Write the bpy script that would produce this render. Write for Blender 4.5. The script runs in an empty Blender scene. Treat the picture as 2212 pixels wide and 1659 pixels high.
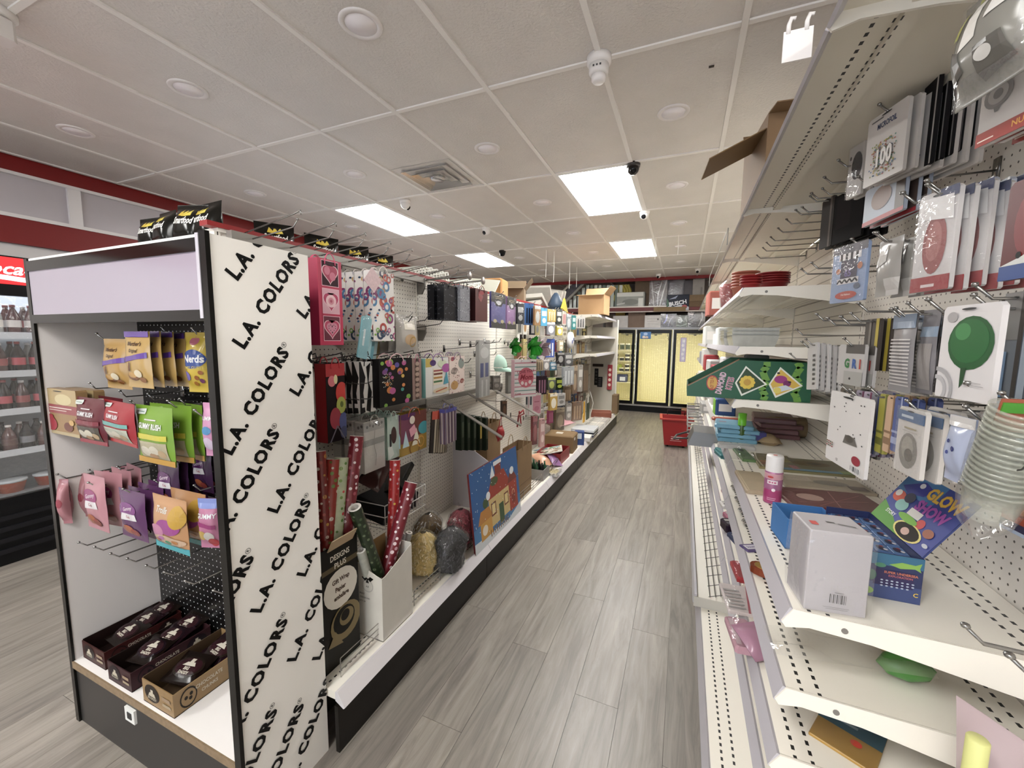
import bpy, bmesh, math, random
from mathutils import Vector, Matrix
random.seed(7)
PI = math.pi
SC = bpy.context.scene
COL = SC.collection

# ------------------------------------------------------------------ camera
FPX, YAW, PITCH, ROLL, EYE = 876.0, -0.3993, 0.10728, 0.01023, 1.54
def cam_basis():
    ca, sa, cb, sb, cc, sc = math.cos(YAW), math.sin(YAW), math.cos(PITCH), math.sin(PITCH), math.cos(ROLL), math.sin(ROLL)
    F = Vector((sa*cb, ca*cb, -sb)); R0 = Vector((ca, -sa, 0)); U0 = R0.cross(F)
    return R0*cc + U0*sc, F, -R0*sc + U0*cc
CR, CF, CU = cam_basis()
CP = Vector((0, 0, EYE))
cam = bpy.data.cameras.new('camera'); camo = bpy.data.objects.new('camera', cam); COL.objects.link(camo)
cam.sensor_width = 36.0; cam.lens = FPX/2212*36.0; cam.clip_start = 0.02
mw = Matrix((CR, CU, -CF)).transposed().to_4x4(); mw.translation = CP; camo.matrix_world = mw
SC.camera = camo
SC.view_settings.view_transform = 'Standard'; SC.view_settings.look = 'None'
SC.view_settings.exposure = 1.15; SC.view_settings.gamma = 1.0; SC.view_settings.use_curve_mapping = False

# ------------------------------------------------------------------ daylight beyond the shop window
W = bpy.data.worlds.new('sky'); SC.world = W; W.use_nodes = True
bg = W.node_tree.nodes['Background']; bg.inputs[0].default_value = (0.80, 0.88, 1.0, 1); bg.inputs[1].default_value = 2.5
TROFFER = 15.0          # strength of the fluorescent ceiling panels
COOLER = 3.0           # strength of the tubes in the drink coolers

# ------------------------------------------------------------------ measuring helpers: photo point -> point on a real plane
def ray(x, y): return CR*((x-1106)/FPX) - CU*((y-829.5)/FPX) + CF
def onx(x, y, X): d = ray(x, y); return CP + d*(X/d.x)
def ony(x, y, Y): d = ray(x, y); return CP + d*(Y/d.y)
def onz(x, y, Z): d = ray(x, y); return CP + d*((Z-EYE)/d.z)

# ------------------------------------------------------------------ materials
TONE = 1.0             # colour factor of printed goods, lower for shaded cabinet sweets (set before they are built)
def lin(h):
    if not isinstance(h, str): return tuple(h)
    h = h.lstrip('#'); v = [int(h[i:i+2], 16)/255 for i in (0, 2, 4)]
    v = [c/12.92 if c <= .04045 else ((c+.055)/1.055)**2.4 for c in v]; g = sum(v)/3; k = .88 if TONE < 1 else 1.0
    return tuple(TONE*(g+(c-g)*k) for c in v)
_M = {}
def newmat(name):
    m = bpy.data.materials.new(name); m.use_nodes = True
    return m, m.node_tree.nodes, m.node_tree.links, m.node_tree.nodes['Principled BSDF']
def M(c, rough=.5, metal=0.0, var=0.0, scale=20.0):
    k = (c, rough, metal, var, scale, TONE)
    if k in _M: return _M[k]
    m, N, L, b = newmat('paint_%s' % (c if isinstance(c, str) else len(_M)))
    b.inputs['Base Color'].default_value = (*lin(c), 1); b.inputs['Roughness'].default_value = rough; b.inputs['Metallic'].default_value = metal
    if sum(lin(c)) < .06: b.inputs['Specular IOR Level'].default_value = .22
    if var:
        tc = N.new('ShaderNodeTexCoord'); n = N.new('ShaderNodeTexNoise'); n.inputs['Scale'].default_value = scale; n.inputs['Detail'].default_value = 4
        r = N.new('ShaderNodeMapRange'); r.inputs[1].default_value = .3; r.inputs[2].default_value = .7; r.inputs[3].default_value = 1-var; r.inputs[4].default_value = 1+var
        mx = N.new('ShaderNodeVectorMath'); mx.operation = 'SCALE'; mx.inputs[0].default_value = lin(c)
        L.new(tc.outputs['Object'], n.inputs['Vector']); L.new(n.outputs['Fac'], r.inputs[0]); L.new(r.outputs[0], mx.inputs['Scale']); L.new(mx.outputs[0], b.inputs['Base Color'])
    _M[k] = m; return m
def emit(c, s):
    k = ('emit', c, s)
    if k in _M: return _M[k]
    m = bpy.data.materials.new('glow'); m.use_nodes = True; N = m.node_tree.nodes; N.clear()
    e = N.new('ShaderNodeEmission'); o = N.new('ShaderNodeOutputMaterial'); e.inputs[0].default_value = (*lin(c), 1); e.inputs[1].default_value = s
    m.node_tree.links.new(e.outputs[0], o.inputs[0]); _M[k] = m; return m
def film(c='#ffffff', haze=.12, rough=.08, gloss=.10):
    """clear plastic: mostly see-through, some haze and shine"""
    k = ('film', c, haze, rough, gloss)
    if k in _M: return _M[k]
    m = bpy.data.materials.new('clear_film'); m.use_nodes = True; N = m.node_tree.nodes; L = m.node_tree.links; N.clear()
    t = N.new('ShaderNodeBsdfTransparent'); d = N.new('ShaderNodeBsdfDiffuse'); g = N.new('ShaderNodeBsdfGlossy'); lw = N.new('ShaderNodeLayerWeight')
    tc = N.new('ShaderNodeTexCoord'); ns = N.new('ShaderNodeTexNoise'); bp = N.new('ShaderNodeBump'); ns.inputs['Scale'].default_value = 28; bp.inputs['Strength'].default_value = .5; bp.inputs['Distance'].default_value = .02
    L.new(tc.outputs['Object'], ns.inputs['Vector']); L.new(ns.outputs['Fac'], bp.inputs['Height']); L.new(bp.outputs[0], g.inputs['Normal'])
    d.inputs[0].default_value = (*lin(c), 1); g.inputs['Roughness'].default_value = rough; lw.inputs[0].default_value = .35
    a = N.new('ShaderNodeMixShader'); a.inputs[0].default_value = haze; b = N.new('ShaderNodeMixShader'); o = N.new('ShaderNodeOutputMaterial')
    mr = N.new('ShaderNodeMapRange'); mr.inputs[3].default_value = gloss; mr.inputs[4].default_value = .32
    L.new(lw.outputs['Fresnel'], mr.inputs[0]); L.new(t.outputs[0], a.inputs[1]); L.new(d.outputs[0], a.inputs[2]); L.new(mr.outputs[0], b.inputs[0]); L.new(a.outputs[0], b.inputs[1]); L.new(g.outputs[0], b.inputs[2]); L.new(b.outputs[0], o.inputs[0])
    _M[k] = m; return m
def dots(base, hole, pitch=.0254, r=.0032, rough=.45, axes=('Y', 'Z'), jitter=False):
    """pegboard: a painted board with a square grid of small round holes"""
    k = ('dots', base, hole, pitch, r, axes)
    if k in _M: return _M[k]
    m, N, L, b = newmat('pegboard'); tc = N.new('ShaderNodeTexCoord'); sp = N.new('ShaderNodeSeparateXYZ'); L.new(tc.outputs['Object'], sp.inputs[0])
    def mth(op, a, bv=None):
        n = N.new('ShaderNodeMath'); n.operation = op
        for i, v in enumerate((a, bv)):
            if v is None: continue
            if isinstance(v, (int, float)): n.inputs[i].default_value = v
            else: L.new(v, n.inputs[i])
        return n.outputs[0]
    f = []
    for ax in axes:
        q = mth('FRACT', mth('DIVIDE', sp.outputs[ax], pitch)); f.append(mth('MULTIPLY', mth('SUBTRACT', q, .5), pitch))
    d = mth('SQRT', mth('ADD', mth('MULTIPLY', f[0], f[0]), mth('MULTIPLY', f[1], f[1])))
    msk = mth('LESS_THAN', d, r)
    mx = N.new('ShaderNodeMix'); mx.data_type = 'RGBA'; L.new(msk, mx.inputs['Factor']); mx.inputs[6].default_value = (*lin(base), 1); mx.inputs[7].default_value = (*lin(hole), 1)
    L.new(mx.outputs[2], b.inputs['Base Color']); b.inputs['Roughness'].default_value = rough
    _M[k] = m; return m
def slotted(base, xs, pitch=.0254, hw=.0035):
    """shelf metal with rows of short dark slots running along the shelf (object Y)"""
    k = ('slot', base, xs, pitch)
    if k in _M: return _M[k]
    m, N, L, b = newmat('shelf_metal'); tc = N.new('ShaderNodeTexCoord'); sp = N.new('ShaderNodeSeparateXYZ'); L.new(tc.outputs['Object'], sp.inputs[0])
    def mth(op, a, bv=None):
        n = N.new('ShaderNodeMath'); n.operation = op
        for i, v in enumerate((a, bv)):
            if v is None: continue
            if isinstance(v, (int, float)): n.inputs[i].default_value = v
            else: L.new(v, n.inputs[i])
        return n.outputs[0]
    fy = mth('LESS_THAN', mth('FRACT', mth('DIVIDE', sp.outputs['Y'], pitch)), .48)
    acc = None
    for x in xs:
        q = mth('LESS_THAN', mth('ABSOLUTE', mth('SUBTRACT', sp.outputs['X'], x)), hw)
        acc = q if acc is None else mth('MAXIMUM', acc, q)
    msk = mth('MULTIPLY', fy, acc)
    ge = N.new('ShaderNodeNewGeometry'); s2 = N.new('ShaderNodeSeparateXYZ'); L.new(ge.outputs['Normal'], s2.inputs[0])
    msk = mth('MULTIPLY', msk, mth('GREATER_THAN', mth('ABSOLUTE', s2.outputs['Z']), .9))
    mx = N.new('ShaderNodeMix'); mx.data_type = 'RGBA'; L.new(msk, mx.inputs['Factor']); mx.inputs[6].default_value = (*lin(base), 1); mx.inputs[7].default_value = (.012, .012, .012, 1)
    L.new(mx.outputs[2], b.inputs['Base Color']); b.inputs['Roughness'].default_value = .42
    _M[k] = m; return m

# ------------------------------------------------------------------ mesh builder
class MB:
    def __init__(s): s.v = []; s.f = []; s.m = []; s.mats = []; s.cur = 0
    def mat(s, m):
        if m not in s.mats: s.mats.append(m)
        s.cur = s.mats.index(m); return s
    def face(s, *idx): s.f.append(tuple(idx)); s.m.append(s.cur)
    def poly(s, pts):
        b = len(s.v); s.v += [tuple(p) for p in pts]; s.face(*range(b, b+len(pts))); return s
    def box(s, x0, x1, y0, y1, z0, z1):
        b = len(s.v)
        s.v += [(x, y, z) for z in (z0, z1) for x, y in ((x0, y0), (x1, y0), (x1, y1), (x0, y1))]
        for q in ((3, 2, 1, 0), (4, 5, 6, 7), (0, 1, 5, 4), (1, 2, 6, 5), (2, 3, 7, 6), (3, 0, 4, 7)): s.face(*[b+i for i in q])
        return s
    def bbox(s, x0, x1, y0, y1, z0, z1, r=.004):
        """box with chamfered vertical and top edges"""
        def ring(i, z): return [(x0+i+a, y0+i+c, z) for a, c in ()]
        b = len(s.v); L = []
        for z, i in ((z0, 0), (z1-r, 0), (z1, r)):
            L.append(len(s.v)); X0, X1, Y0, Y1 = x0+i, x1-i, y0+i, y1-i
            s.v += [(X0+r, Y0, z), (X1-r, Y0, z), (X1, Y0+r, z), (X1, Y1-r, z), (X1-r, Y1, z), (X0+r, Y1, z), (X0, Y1-r, z), (X0, Y0+r, z)]
        for a, c in zip(L, L[1:]):
            for k in range(8): s.face(a+k, a+(k+1) % 8, c+(k+1) % 8, c+k)
        s.face(*[L[0]+k for k in range(7, -1, -1)]); s.face(*[L[-1]+k for k in range(8)]); return s
    def prism(s, pts, ax, a0, a1):
        """2D polygon pts extruded along axis ax from a0 to a1 (the two other axes in order)"""
        def put(p, a):
            q = [0, 0, 0]; o = [i for i in range(3) if i != ax]; q[o[0]], q[o[1]], q[ax] = p[0], p[1], a; return tuple(q)
        n = len(pts); b = len(s.v); s.v += [put(p, a0) for p in pts] + [put(p, a1) for p in pts]
        s.face(*range(b, b+n)); s.face(*range(b+2*n-1, b+n-1, -1))
        for i in range(n): j = (i+1) % n; s.face(b+i, b+n+i, b+n+j, b+j)
        return s
    def tube(s, pts, r, n=6, cap=True):
        pts = [Vector(p) for p in pts]; rr = r if isinstance(r, (list, tuple)) else [r]*len(pts); rings = []
        up = None
        for i, p in enumerate(pts):
            t = (pts[min(i+1, len(pts)-1)] - pts[max(i-1, 0)]).normalized()
            if up is None: up = Vector((0, 0, 1)) if abs(t.z) < .9 else Vector((1, 0, 0))
            a = t.cross(up).normalized(); u = a.cross(t).normalized(); up = u
            rings.append(len(s.v)); s.v += [tuple(p + (a*math.cos(2*PI*k/n) + u*math.sin(2*PI*k/n))*rr[i]) for k in range(n)]
        for a, c in zip(rings, rings[1:]):
            for k in range(n): s.face(a+k, a+(k+1) % n, c+(k+1) % n, c+k)
        if cap: s.face(*[rings[0]+k for k in range(n)][::-1]); s.face(*[rings[-1]+k for k in range(n)])
        return s
    def lathe(s, prof, n=20, o=(0, 0, 0), cap=True, ax=2):
        rings = []
        for r, z in prof:
            rings.append(len(s.v))
            for k in range(n):
                c, d = r*math.cos(2*PI*k/n), r*math.sin(2*PI*k/n)
                p = (c, d, z) if ax == 2 else ((z, c, d) if ax == 0 else (d, z, c)); s.v.append((o[0]+p[0], o[1]+p[1], o[2]+p[2]))
        for a, c in zip(rings, rings[1:]):
            for k in range(n): s.face(a+k, a+(k+1) % n, c+(k+1) % n, c+k)
        if cap: s.face(*[rings[0]+k for k in range(n)][::-1]); s.face(*[rings[-1]+k for k in range(n)])
        return s
    def grid(s, fn, nu, nv):
        b = len(s.v); s.v += [tuple(fn(i/nu, j/nv)) for j in range(nv+1) for i in range(nu+1)]
        for j in range(nv):
            for i in range(nu): a = b+j*(nu+1)+i; s.face(a, a+1, a+nu+2, a+nu+1)
        return s
    def xf(s, mtx, a=0):
        s.v[a:] = [tuple(mtx @ Vector(p)) for p in s.v[a:]]; return s
    def mesh(s, name, smooth=False):
        me = bpy.data.meshes.new(name); me.from_pydata(s.v, [], s.f)
        for m in s.mats: me.materials.append(m)
        if len(s.mats) > 1: me.polygons.foreach_set('material_index', s.m)
        if smooth: me.polygons.foreach_set('use_smooth', [True]*len(s.f))
        me.update(); return me
    def build(s, name, parent=None, smooth=False, m=None, loc=None):
        if m is not None: s.mats = [m]; s.m = [0]*len(s.f)
        return put(name, s.mesh(name, smooth), parent, loc)
def put(name, me, parent=None, loc=None, rz=0):
    o = bpy.data.objects.new(name, me); COL.objects.link(o)
    if parent is not None: o.parent = parent
    if loc is not None: o.location = loc
    if rz: o.rotation_euler = (0, 0, rz)
    return o
def tag(o, label, cat, group=None):
    o['label'] = label; o['category'] = cat
    if group: o['group'] = group
    return o
def thing(name, label, cat, loc=(0, 0, 0), rz=0, group=None):
    o = bpy.data.objects.new(name, None); COL.objects.link(o); o.location = loc; o.rotation_euler = (0, 0, rz); o.empty_display_size = .05
    return tag(o, label, cat, group)
def struct(o, kind='structure'): o['kind'] = kind; return o
def dup(root, loc, rz=None, label=None, rot=None, scale=None):
    r = root.copy(); COL.objects.link(r); r.location = loc
    if rz is not None: r.rotation_euler = (0, 0, rz)
    if rot is not None: r.rotation_euler = rot
    if scale is not None: r.scale = scale
    if label: r['label'] = label
    for ch in list(root.children):
        c = ch.copy(); COL.objects.link(c); c.parent = r
        for g in ch.children: d = g.copy(); COL.objects.link(d); d.parent = c
    return r

# ------------------------------------------------------------------ flat print: shapes in (u, v) of a w x h face that looks along local -Y
_TX = {}
def text_geo(body, bold=0.0, wide=1.0, shear=0.0, gap=1.0):
    k = (body, bold, wide, shear, gap)
    if k in _TX: return _TX[k]
    cu = bpy.data.curves.new('t', 'FONT'); cu.body = body; cu.size = 1; cu.align_x = 'CENTER'; cu.align_y = 'CENTER'; cu.offset = bold; cu.shear = shear; cu.resolution_u = 2; cu.space_character = gap
    o = bpy.data.objects.new('t', cu); me = bpy.data.meshes.new_from_object(o)
    vs = [(v.co.x*wide, v.co.y) for v in me.vertices]; fs = [tuple(p.vertices) for p in me.polygons]
    bpy.data.objects.remove(o); bpy.data.meshes.remove(me); bpy.data.curves.remove(cu)
    _TX[k] = (vs, fs); return _TX[k]
def clip_poly(P, w, h, x0=0.0, z0=0.0):
    for ax, lim, sg in ((0, x0, 1), (0, w, -1), (1, z0, 1), (1, h, -1)):
        Q = []
        for i in range(len(P)):
            a, b = P[i-1], P[i]; da, db = sg*(a[ax]-lim), sg*(b[ax]-lim)
            if (da >= 0) != (db >= 0):
                t = da/(da-db); Q.append((a[0]+(b[0]-a[0])*t, a[1]+(b[1]-a[1])*t))
            if db >= 0: Q.append(b)
        P = Q
        if len(P) < 3: return None
    return P
def art(shapes, w, h, front=None, off=.0007, rough=.4, x0=None, z0=0.0, cw=None):
    """mesh of printed shapes on a face, face origin at bottom centre"""
    mb = MB(); x0 = -w/2 if x0 is None else x0; lay = [0]; stp = min(.00022, .0022/max(1, len(shapes)))
    def P(x, z):
        y = front(x/w, z/h) if front else 0.0
        return (x0+x, y-off-lay[0]*stp, z0+z)
    def addpoly(pts, clip=True):
        if clip: pts = clip_poly(pts, cw or w, h)
        if not pts: return
        if not front: mb.poly([P(*p) for p in pts]); return
        a0, a1 = min(p[0] for p in pts), max(p[0] for p in pts); b0, b1 = min(p[1] for p in pts), max(p[1] for p in pts); cu_, cv_ = w/9, h/11   # follow the bulge cell by cell
        for i in range(int(a0//cu_), int(a1//cu_)+1):
            for j in range(int(b0//cv_), int(b1//cv_)+1):
                q = clip_poly(pts, (i+1)*cu_, (j+1)*cv_, i*cu_, j*cv_)
                if q: mb.poly([P(*p) for p in q])
    for sh in shapes:
        t = sh[0]; lay[0] += 1
        if t == 'r':
            _, a, b, c, d, col = sh; mb.mat(M(col, rough)); n = 1
            for i in range(n):
                for j in range(n):
                    u0, u1 = a+(c-a)*i/n, a+(c-a)*(i+1)/n; v0, v1 = b+(d-b)*j/n, b+(d-b)*(j+1)/n
                    addpoly([(u0*w, v0*h), (u1*w, v0*h), (u1*w, v1*h), (u0*w, v1*h)])
        elif t in ('e', 'ring'):
            if t == 'e': _, cu, cv, ru, rv, col = sh; ri = 0.0
            else: _, cu, cv, ru, ri, col = sh; ri = ri/ru; rv = ru*w/h
            mb.mat(M(col, rough)); n = 20; K = 1
            for k in range(K):
                q0, q1 = ri+(1-ri)*k/K, ri+(1-ri)*(k+1)/K
                for i in range(n):
                    a, b = 2*PI*i/n, 2*PI*(i+1)/n
                    pp = [(cu+ru*q*math.cos(g), cv+rv*q*math.sin(g)) for q, g in ((q0, a), (q1, a), (q1, b), (q0, b))]
                    if q0 == 0: pp = pp[1:3] + [pp[0]]
                    addpoly([(u*w, v*h) for u, v in pp])
        elif t == 'g':
            mb.mat(M(sh[2], rough)); addpoly([(u*w, v*h) for u, v in sh[1]])
        elif t == 'l':      # polyline of given half width (fraction of w)
            _, pts, hw, col = sh; mb.mat(M(col, rough)); q = [Vector((u*w, v*h)) for u, v in pts]
            for a, b in zip(q, q[1:]):
                d = (b-a); 
                if d.length < 1e-6: continue
                nrm = Vector((-d.y, d.x)).normalized()*hw*w; addpoly([tuple(a-nrm), tuple(b-nrm), tuple(b+nrm), tuple(a+nrm)])
        elif t == 'heart':
            _, cu, cv, s, col = sh; mb.mat(M(col, rough)); n = 28; q = []
            for i in range(n):
                a = 2*PI*i/n; q.append((cu*w + s*w*math.sin(a)**3, cv*h + s*w*1.05*(13*math.cos(a)-5*math.cos(2*a)-2*math.cos(3*a)-math.cos(4*a))/16))
            for i in range(n//2):
                p4 = [q[i], q[(i+1)], q[(n-i-1) % n], q[(n-i) % n]]; addpoly(p4)
        elif t == 't':
            _, cu, cv, size, body, col = sh[:6]; o = sh[6] if len(sh) > 6 else {}
            vs, fs = text_geo(body, o.get('bold', .02), o.get('wide', 1.0), o.get('shear', 0.0), o.get('gap', 1.0)); mb.mat(M(col, rough))
            a = math.radians(o.get('rot', 0)); ca, sa = math.cos(a), math.sin(a); s = size*h
            X = [(cu*w+(x*ca-y*sa)*s, cv*h+(x*sa+y*ca)*s) for x, y in vs]
            for f in fs: addpoly([X[i] for i in f])
    return mb
def barcode(u0, v0, u1, v1, n=16, bgc='#f4f4f4'):
    rr = random.Random(n); s = [('r', u0, v0, u1, v1, bgc)]; d = (u1-u0)/n
    for i in range(n):
        if i % 2 == 0 or rr.random() < .2: s.append(('r', u0+d*i, v0+(v1-v0)*.08, u0+d*(i+rr.choice((.4, .7, .95))), v1, '#1a1a1a'))
    return s

# orientation of faces: which way a thing looks
EAST, WEST, SOUTH = PI/2, -PI/2, 0.0     # towards +X (left gondola), -X (right gondola), -Y (end cabinet)
def fit(tl, tr, br, bl, ax, val, yaw=0.0):
    """size and place of an upright flat thing from its four photo corners, standing on the real plane ax=val, turned by yaw"""
    f = onx if ax == 'x' else ony
    mid = lambda *p: (sum(q[0] for q in p)/len(p), sum(q[1] for q in p)/len(p))
    c = f(*mid(tl, tr, br, bl), val)
    base = {'x': EAST if val < 0 else WEST, 'y': SOUTH}[ax]; rz = base + yaw
    n = Vector((math.sin(rz), -math.cos(rz), 0)); u = Vector((math.cos(rz), math.sin(rz), 0))
    def hit(p): d = ray(*p); return CP + d*((c-CP).dot(n)/d.dot(n))
    l, r, t, b = hit(mid(tl, bl)), hit(mid(tr, br)), hit(mid(tl, tr)), hit(mid(bl, br))
    w = (r-l).dot(u); cc = (l+r)/2; h = t.z-b.z
    return Vector((cc.x, cc.y, b.z)), w, h, rz
# ================================================================== THE SETTING
CZ = 2.894                                   # ceiling height
GX = [-.442-.6096*k for k in range(7, -6, -1)]   # ceiling grid lines across
GY = [2.106+1.2192*j for j in range(-6, 7)]      # ceiling grid lines along
XL, XR, YF, YB = -4.79, 3.3, -5.2, 10.3
def mat_floor():
    m, N, L, b = newmat('vinyl_plank'); tc = N.new('ShaderNodeTexCoord'); oi = N.new('ShaderNodeObjectInfo'); mp = N.new('ShaderNodeMapping'); mp.inputs['Scale'].default_value = (16, 1.3, 1)
    ad = N.new('ShaderNodeVectorMath'); ad.operation = 'ADD'; sc = N.new('ShaderNodeVectorMath'); sc.operation = 'SCALE'; sc.inputs[0].default_value = (7, 31, 3)
    L.new(oi.outputs['Random'], sc.inputs['Scale']); L.new(tc.outputs['Object'], ad.inputs[0]); L.new(sc.outputs[0], ad.inputs[1]); L.new(ad.outputs[0], mp.inputs[0])
    n = N.new('ShaderNodeTexNoise'); n.inputs['Scale'].default_value = 1.6; n.inputs['Detail'].default_value = 7; n.inputs['Roughness'].default_value = .68; n.inputs['Distortion'].default_value = .8; L.new(mp.outputs[0], n.inputs['Vector'])
    r = N.new('ShaderNodeValToRGB'); e = r.color_ramp.elements; e[0].position = .30; e[0].color = (*lin('#6c655f'), 1); e[1].position = .72; e[1].color = (*lin('#9b938a'), 1); x = e.new(.5); x.color = (*lin('#867f77'), 1); L.new(n.outputs['Fac'], r.inputs[0])
    mr = N.new('ShaderNodeMapRange'); mr.inputs[3].default_value = .86; mr.inputs[4].default_value = 1.1; L.new(oi.outputs['Random'], mr.inputs[0])
    mul = N.new('ShaderNodeVectorMath'); mul.operation = 'SCALE'; L.new(r.outputs[0], mul.inputs[0]); L.new(mr.outputs[0], mul.inputs['Scale']); L.new(mul.outputs[0], b.inputs['Base Color'])
    b.inputs['Roughness'].default_value = .36; bp = N.new('ShaderNodeBump'); bp.inputs['Strength'].default_value = .12; bp.inputs['Distance'].default_value = .004; L.new(n.outputs['Fac'], bp.inputs['Height']); L.new(bp.outputs[0], b.inputs['Normal'])
    return m
MFLOOR = mat_floor()
floor = struct(MB().box(XL, XR, YF, YB, -.05, -.006).build('floor', m=M('#5b534d', .5, var=.1)))
PW, PL = .184, 1.22
plank_me = MB().box(.0006, PW-.0006, .0008, PL-.0008, -.006, 0).mesh('plank'); plank_me.materials.append(MFLOOR)
for i in range(29):
    x = XL + .01 + PW*i
    for j in range(-2, 9):
        y = j*PL + (i*.43 % 1)*PL
        left = x < -1.1 and y < (4.2 if x < -2.25 else .9); aisle = -1.3 < x < .3
        if (left or aisle) and -1.4 < y < 9.3: put('plank', plank_me, floor, (x, y, 0))
def mat_ceiling():
    m, N, L, b = newmat('ceiling_tile'); tc = N.new('ShaderNodeTexCoord'); n = N.new('ShaderNodeTexNoise'); n.inputs['Scale'].default_value = 75; n.inputs['Detail'].default_value = 4; L.new(tc.outputs['Object'], n.inputs['Vector'])
    n2 = N.new('ShaderNodeTexNoise'); n2.inputs['Scale'].default_value = 3; L.new(tc.outputs['Object'], n2.inputs['Vector'])
    r = N.new('ShaderNodeMapRange'); r.inputs[1].default_value = .3; r.inputs[2].default_value = .7; r.inputs[3].default_value = .95; r.inputs[4].default_value = 1.03; L.new(n2.outputs['Fac'], r.inputs[0])
    v = N.new('ShaderNodeVectorMath'); v.operation = 'SCALE'; v.inputs[0].default_value = lin('#d9d3cd'); L.new(r.outputs[0], v.inputs['Scale']); L.new(v.outputs[0], b.inputs['Base Color'])
    b.inputs['Roughness'].default_value = .34; b.inputs['Specular IOR Level'].default_value = .55
    bp = N.new('ShaderNodeBump'); bp.inputs['Strength'].default_value = .8; bp.inputs['Distance'].default_value = .005; L.new(n.outputs['Fac'], bp.inputs['Height']); L.new(bp.outputs[0], b.inputs['Normal'])
    return m
MCEIL = mat_ceiling()
ceiling = struct(MB().box(XL, XR, YF, YB, CZ+.02, CZ+.08).build('ceiling', m=M('#c9c4be', .7)))
TW, TL = .6096, 1.2192
tile_me = MB().box(.008, TW-.008, .008, TL-.008, 0, .012).mesh('ceiling_tile'); tile_me.materials.append(MCEIL)
LIT = [(k, y) for k in (-3.49, -1.0516, 1.387) for y in (3.325, 5.763, -1.552, -3.99)]  # panels behind viewer and beyond shelving are unseen, added for their light
def is_lit(x, y): return any(abs(x-a) < .05 and abs(y-b) < .05 for a, b in LIT)
for x in GX[:-1]:
    for y in GY[:-1]:
        if not is_lit(x, y): put('ceiling_tile', tile_me, ceiling, (x, y, CZ))
mb = MB(); mb.box(XL+.001, GX[0]-.008, YF, YB, CZ, CZ+.012); mb.build('ceiling_border', ceiling, m=MCEIL)
bar_y = MB().box(-.013, .013, YF, YB, -.009, .014).mesh('grid_bar'); bar_y.materials.append(M('#ece8e3', .45))
bar_x = MB().box(0, TW-.028, -.013, .013, -.008, .014).mesh('grid_bar'); bar_x.materials.append(M('#ece8e3', .45))
for x in GX: put('grid_bar', bar_y, ceiling, (x, 0, CZ))
for x in GX[:-1]:
    for y in GY: put('grid_bar', bar_x, ceiling, (x+.014, y, CZ))

# walls
RED = M('#7c0f10', .5, var=.04, scale=3)
wl = struct(MB().box(XL-.1, XL, YF, YB, -.05, CZ+.08).build('wall_left', m=M('#d9d4d2', .6, var=.03, scale=2)))
struct(MB().box(XL, XL+.035, YF, YB, 2.775, CZ-.002).build('trim_1', m=RED))
struct(MB().box(XL, XL+.045, YF, YB, 2.752, 2.775).build('trim_2', m=M('#e8e4e2', .5)))
struct(MB().box(XL, XL+.045, YF, YB, 2.435, 2.462).build('trim_3', m=M('#e8e4e2', .5)))
struct(MB().box(XL, XL+.035, YF, YB, 2.24, 2.435).build('trim_4', m=RED))
pan = MB().box(0, .012, .04, 1.18, 2.462, 2.752).mesh('panel'); pan.materials.append(M('#bdb6ba', .35, var=.03, scale=4))
mul = MB().box(0, .04, -.04, .04, 2.462, 2.752).mesh('mullion'); mul.materials.append(M('#e6e1e0', .5))
for j in range(-5, 7):
    y = 1.825+1.22*j
    put('panel', pan, wl, (XL, y, 0)); put('mullion', mul, wl, (XL, y, 0))
struct(MB().box(XL, XR, YB, YB+.1, -.05, CZ+.08).build('wall_back', m=M('#8d837b', .7, var=.06, scale=2)))
struct(MB().box(XR, XR+.1, YF, YB, -.05, CZ+.08).build('wall_right', m=M('#d9d4d2', .6)))
struct(MB().box(XL+.035, XR, 9.21, 9.25, 2.828, CZ-.002).build('trim_5', m=RED))
# shop front behind the viewer: piers, bulkhead and three big panes
wf = struct(MB().box(XL, -3.6, YF-.1, YF, 0, CZ).box(-3.6, 2.4, YF-.1, YF, 2.5, CZ).box(-3.6, 2.4, YF-.1, YF, 0, .45).box(2.4, XR, YF-.1, YF, 0, CZ).build('wall_front', m=M('#d9d4d2', .6)))
for i in range(3):
    a = -3.6+2.0*i
    w = struct(MB().box(a, a+.06, YF-.09, YF-.01, .45, 2.5).box(a+1.94, a+2.0, YF-.09, YF-.01, .45, 2.5).box(a+.06, a+1.94, YF-.09, YF-.01, .45, .51).box(a+.06, a+1.94, YF-.09, YF-.01, 2.44, 2.5).build('window_%d' % (i+1), m=M('#3a3a3c', .4, .6)))
    MB().box(a+.06, a+1.94, YF-.055, YF-.045, .51, 2.44).build('pane', w, m=film('#ffffff', .02, .02, .03))

# ------------------------------------------------------------------ ceiling fittings
def troffer(x, y, label, seen=True):
    t = thing('ceiling_light_panel', label, 'ceiling light', (x+TW/2, y+TL/2, CZ), group='fluorescent ceiling panels')
    w, l = TW/2-.010, TL/2-.010
    f = MB()
    for a in ((-w, -w+.022, -l, l), (w-.022, w, -l, l), (-w+.022, w-.022, -l, -l+.022), (-w+.022, w-.022, l-.022, l)): f.box(*a, -.010, .012)
    f.build('frame', t, m=M('#e9e7e4', .4))
    MB().box(-w+.022, w-.022, -l+.022, l-.022, -.004, .006).build('diffuser', t, m=emit((1.0, .985, .95), TROFFER))
for x, y in LIT:
    side = {-3.49: 'left row', -1.0516: 'right row over the aisle', 1.387: 'row beyond the tall shelving'}[x]
    d = {3.325: 'nearer', 5.763: 'farther', -1.552: 'behind the viewer, nearer', -3.99: 'behind the viewer, farther'}[y]
    troffer(x, y, 'lit rectangular ceiling panel, %s one of the %s' % (d, side))
pot0 = None
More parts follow.
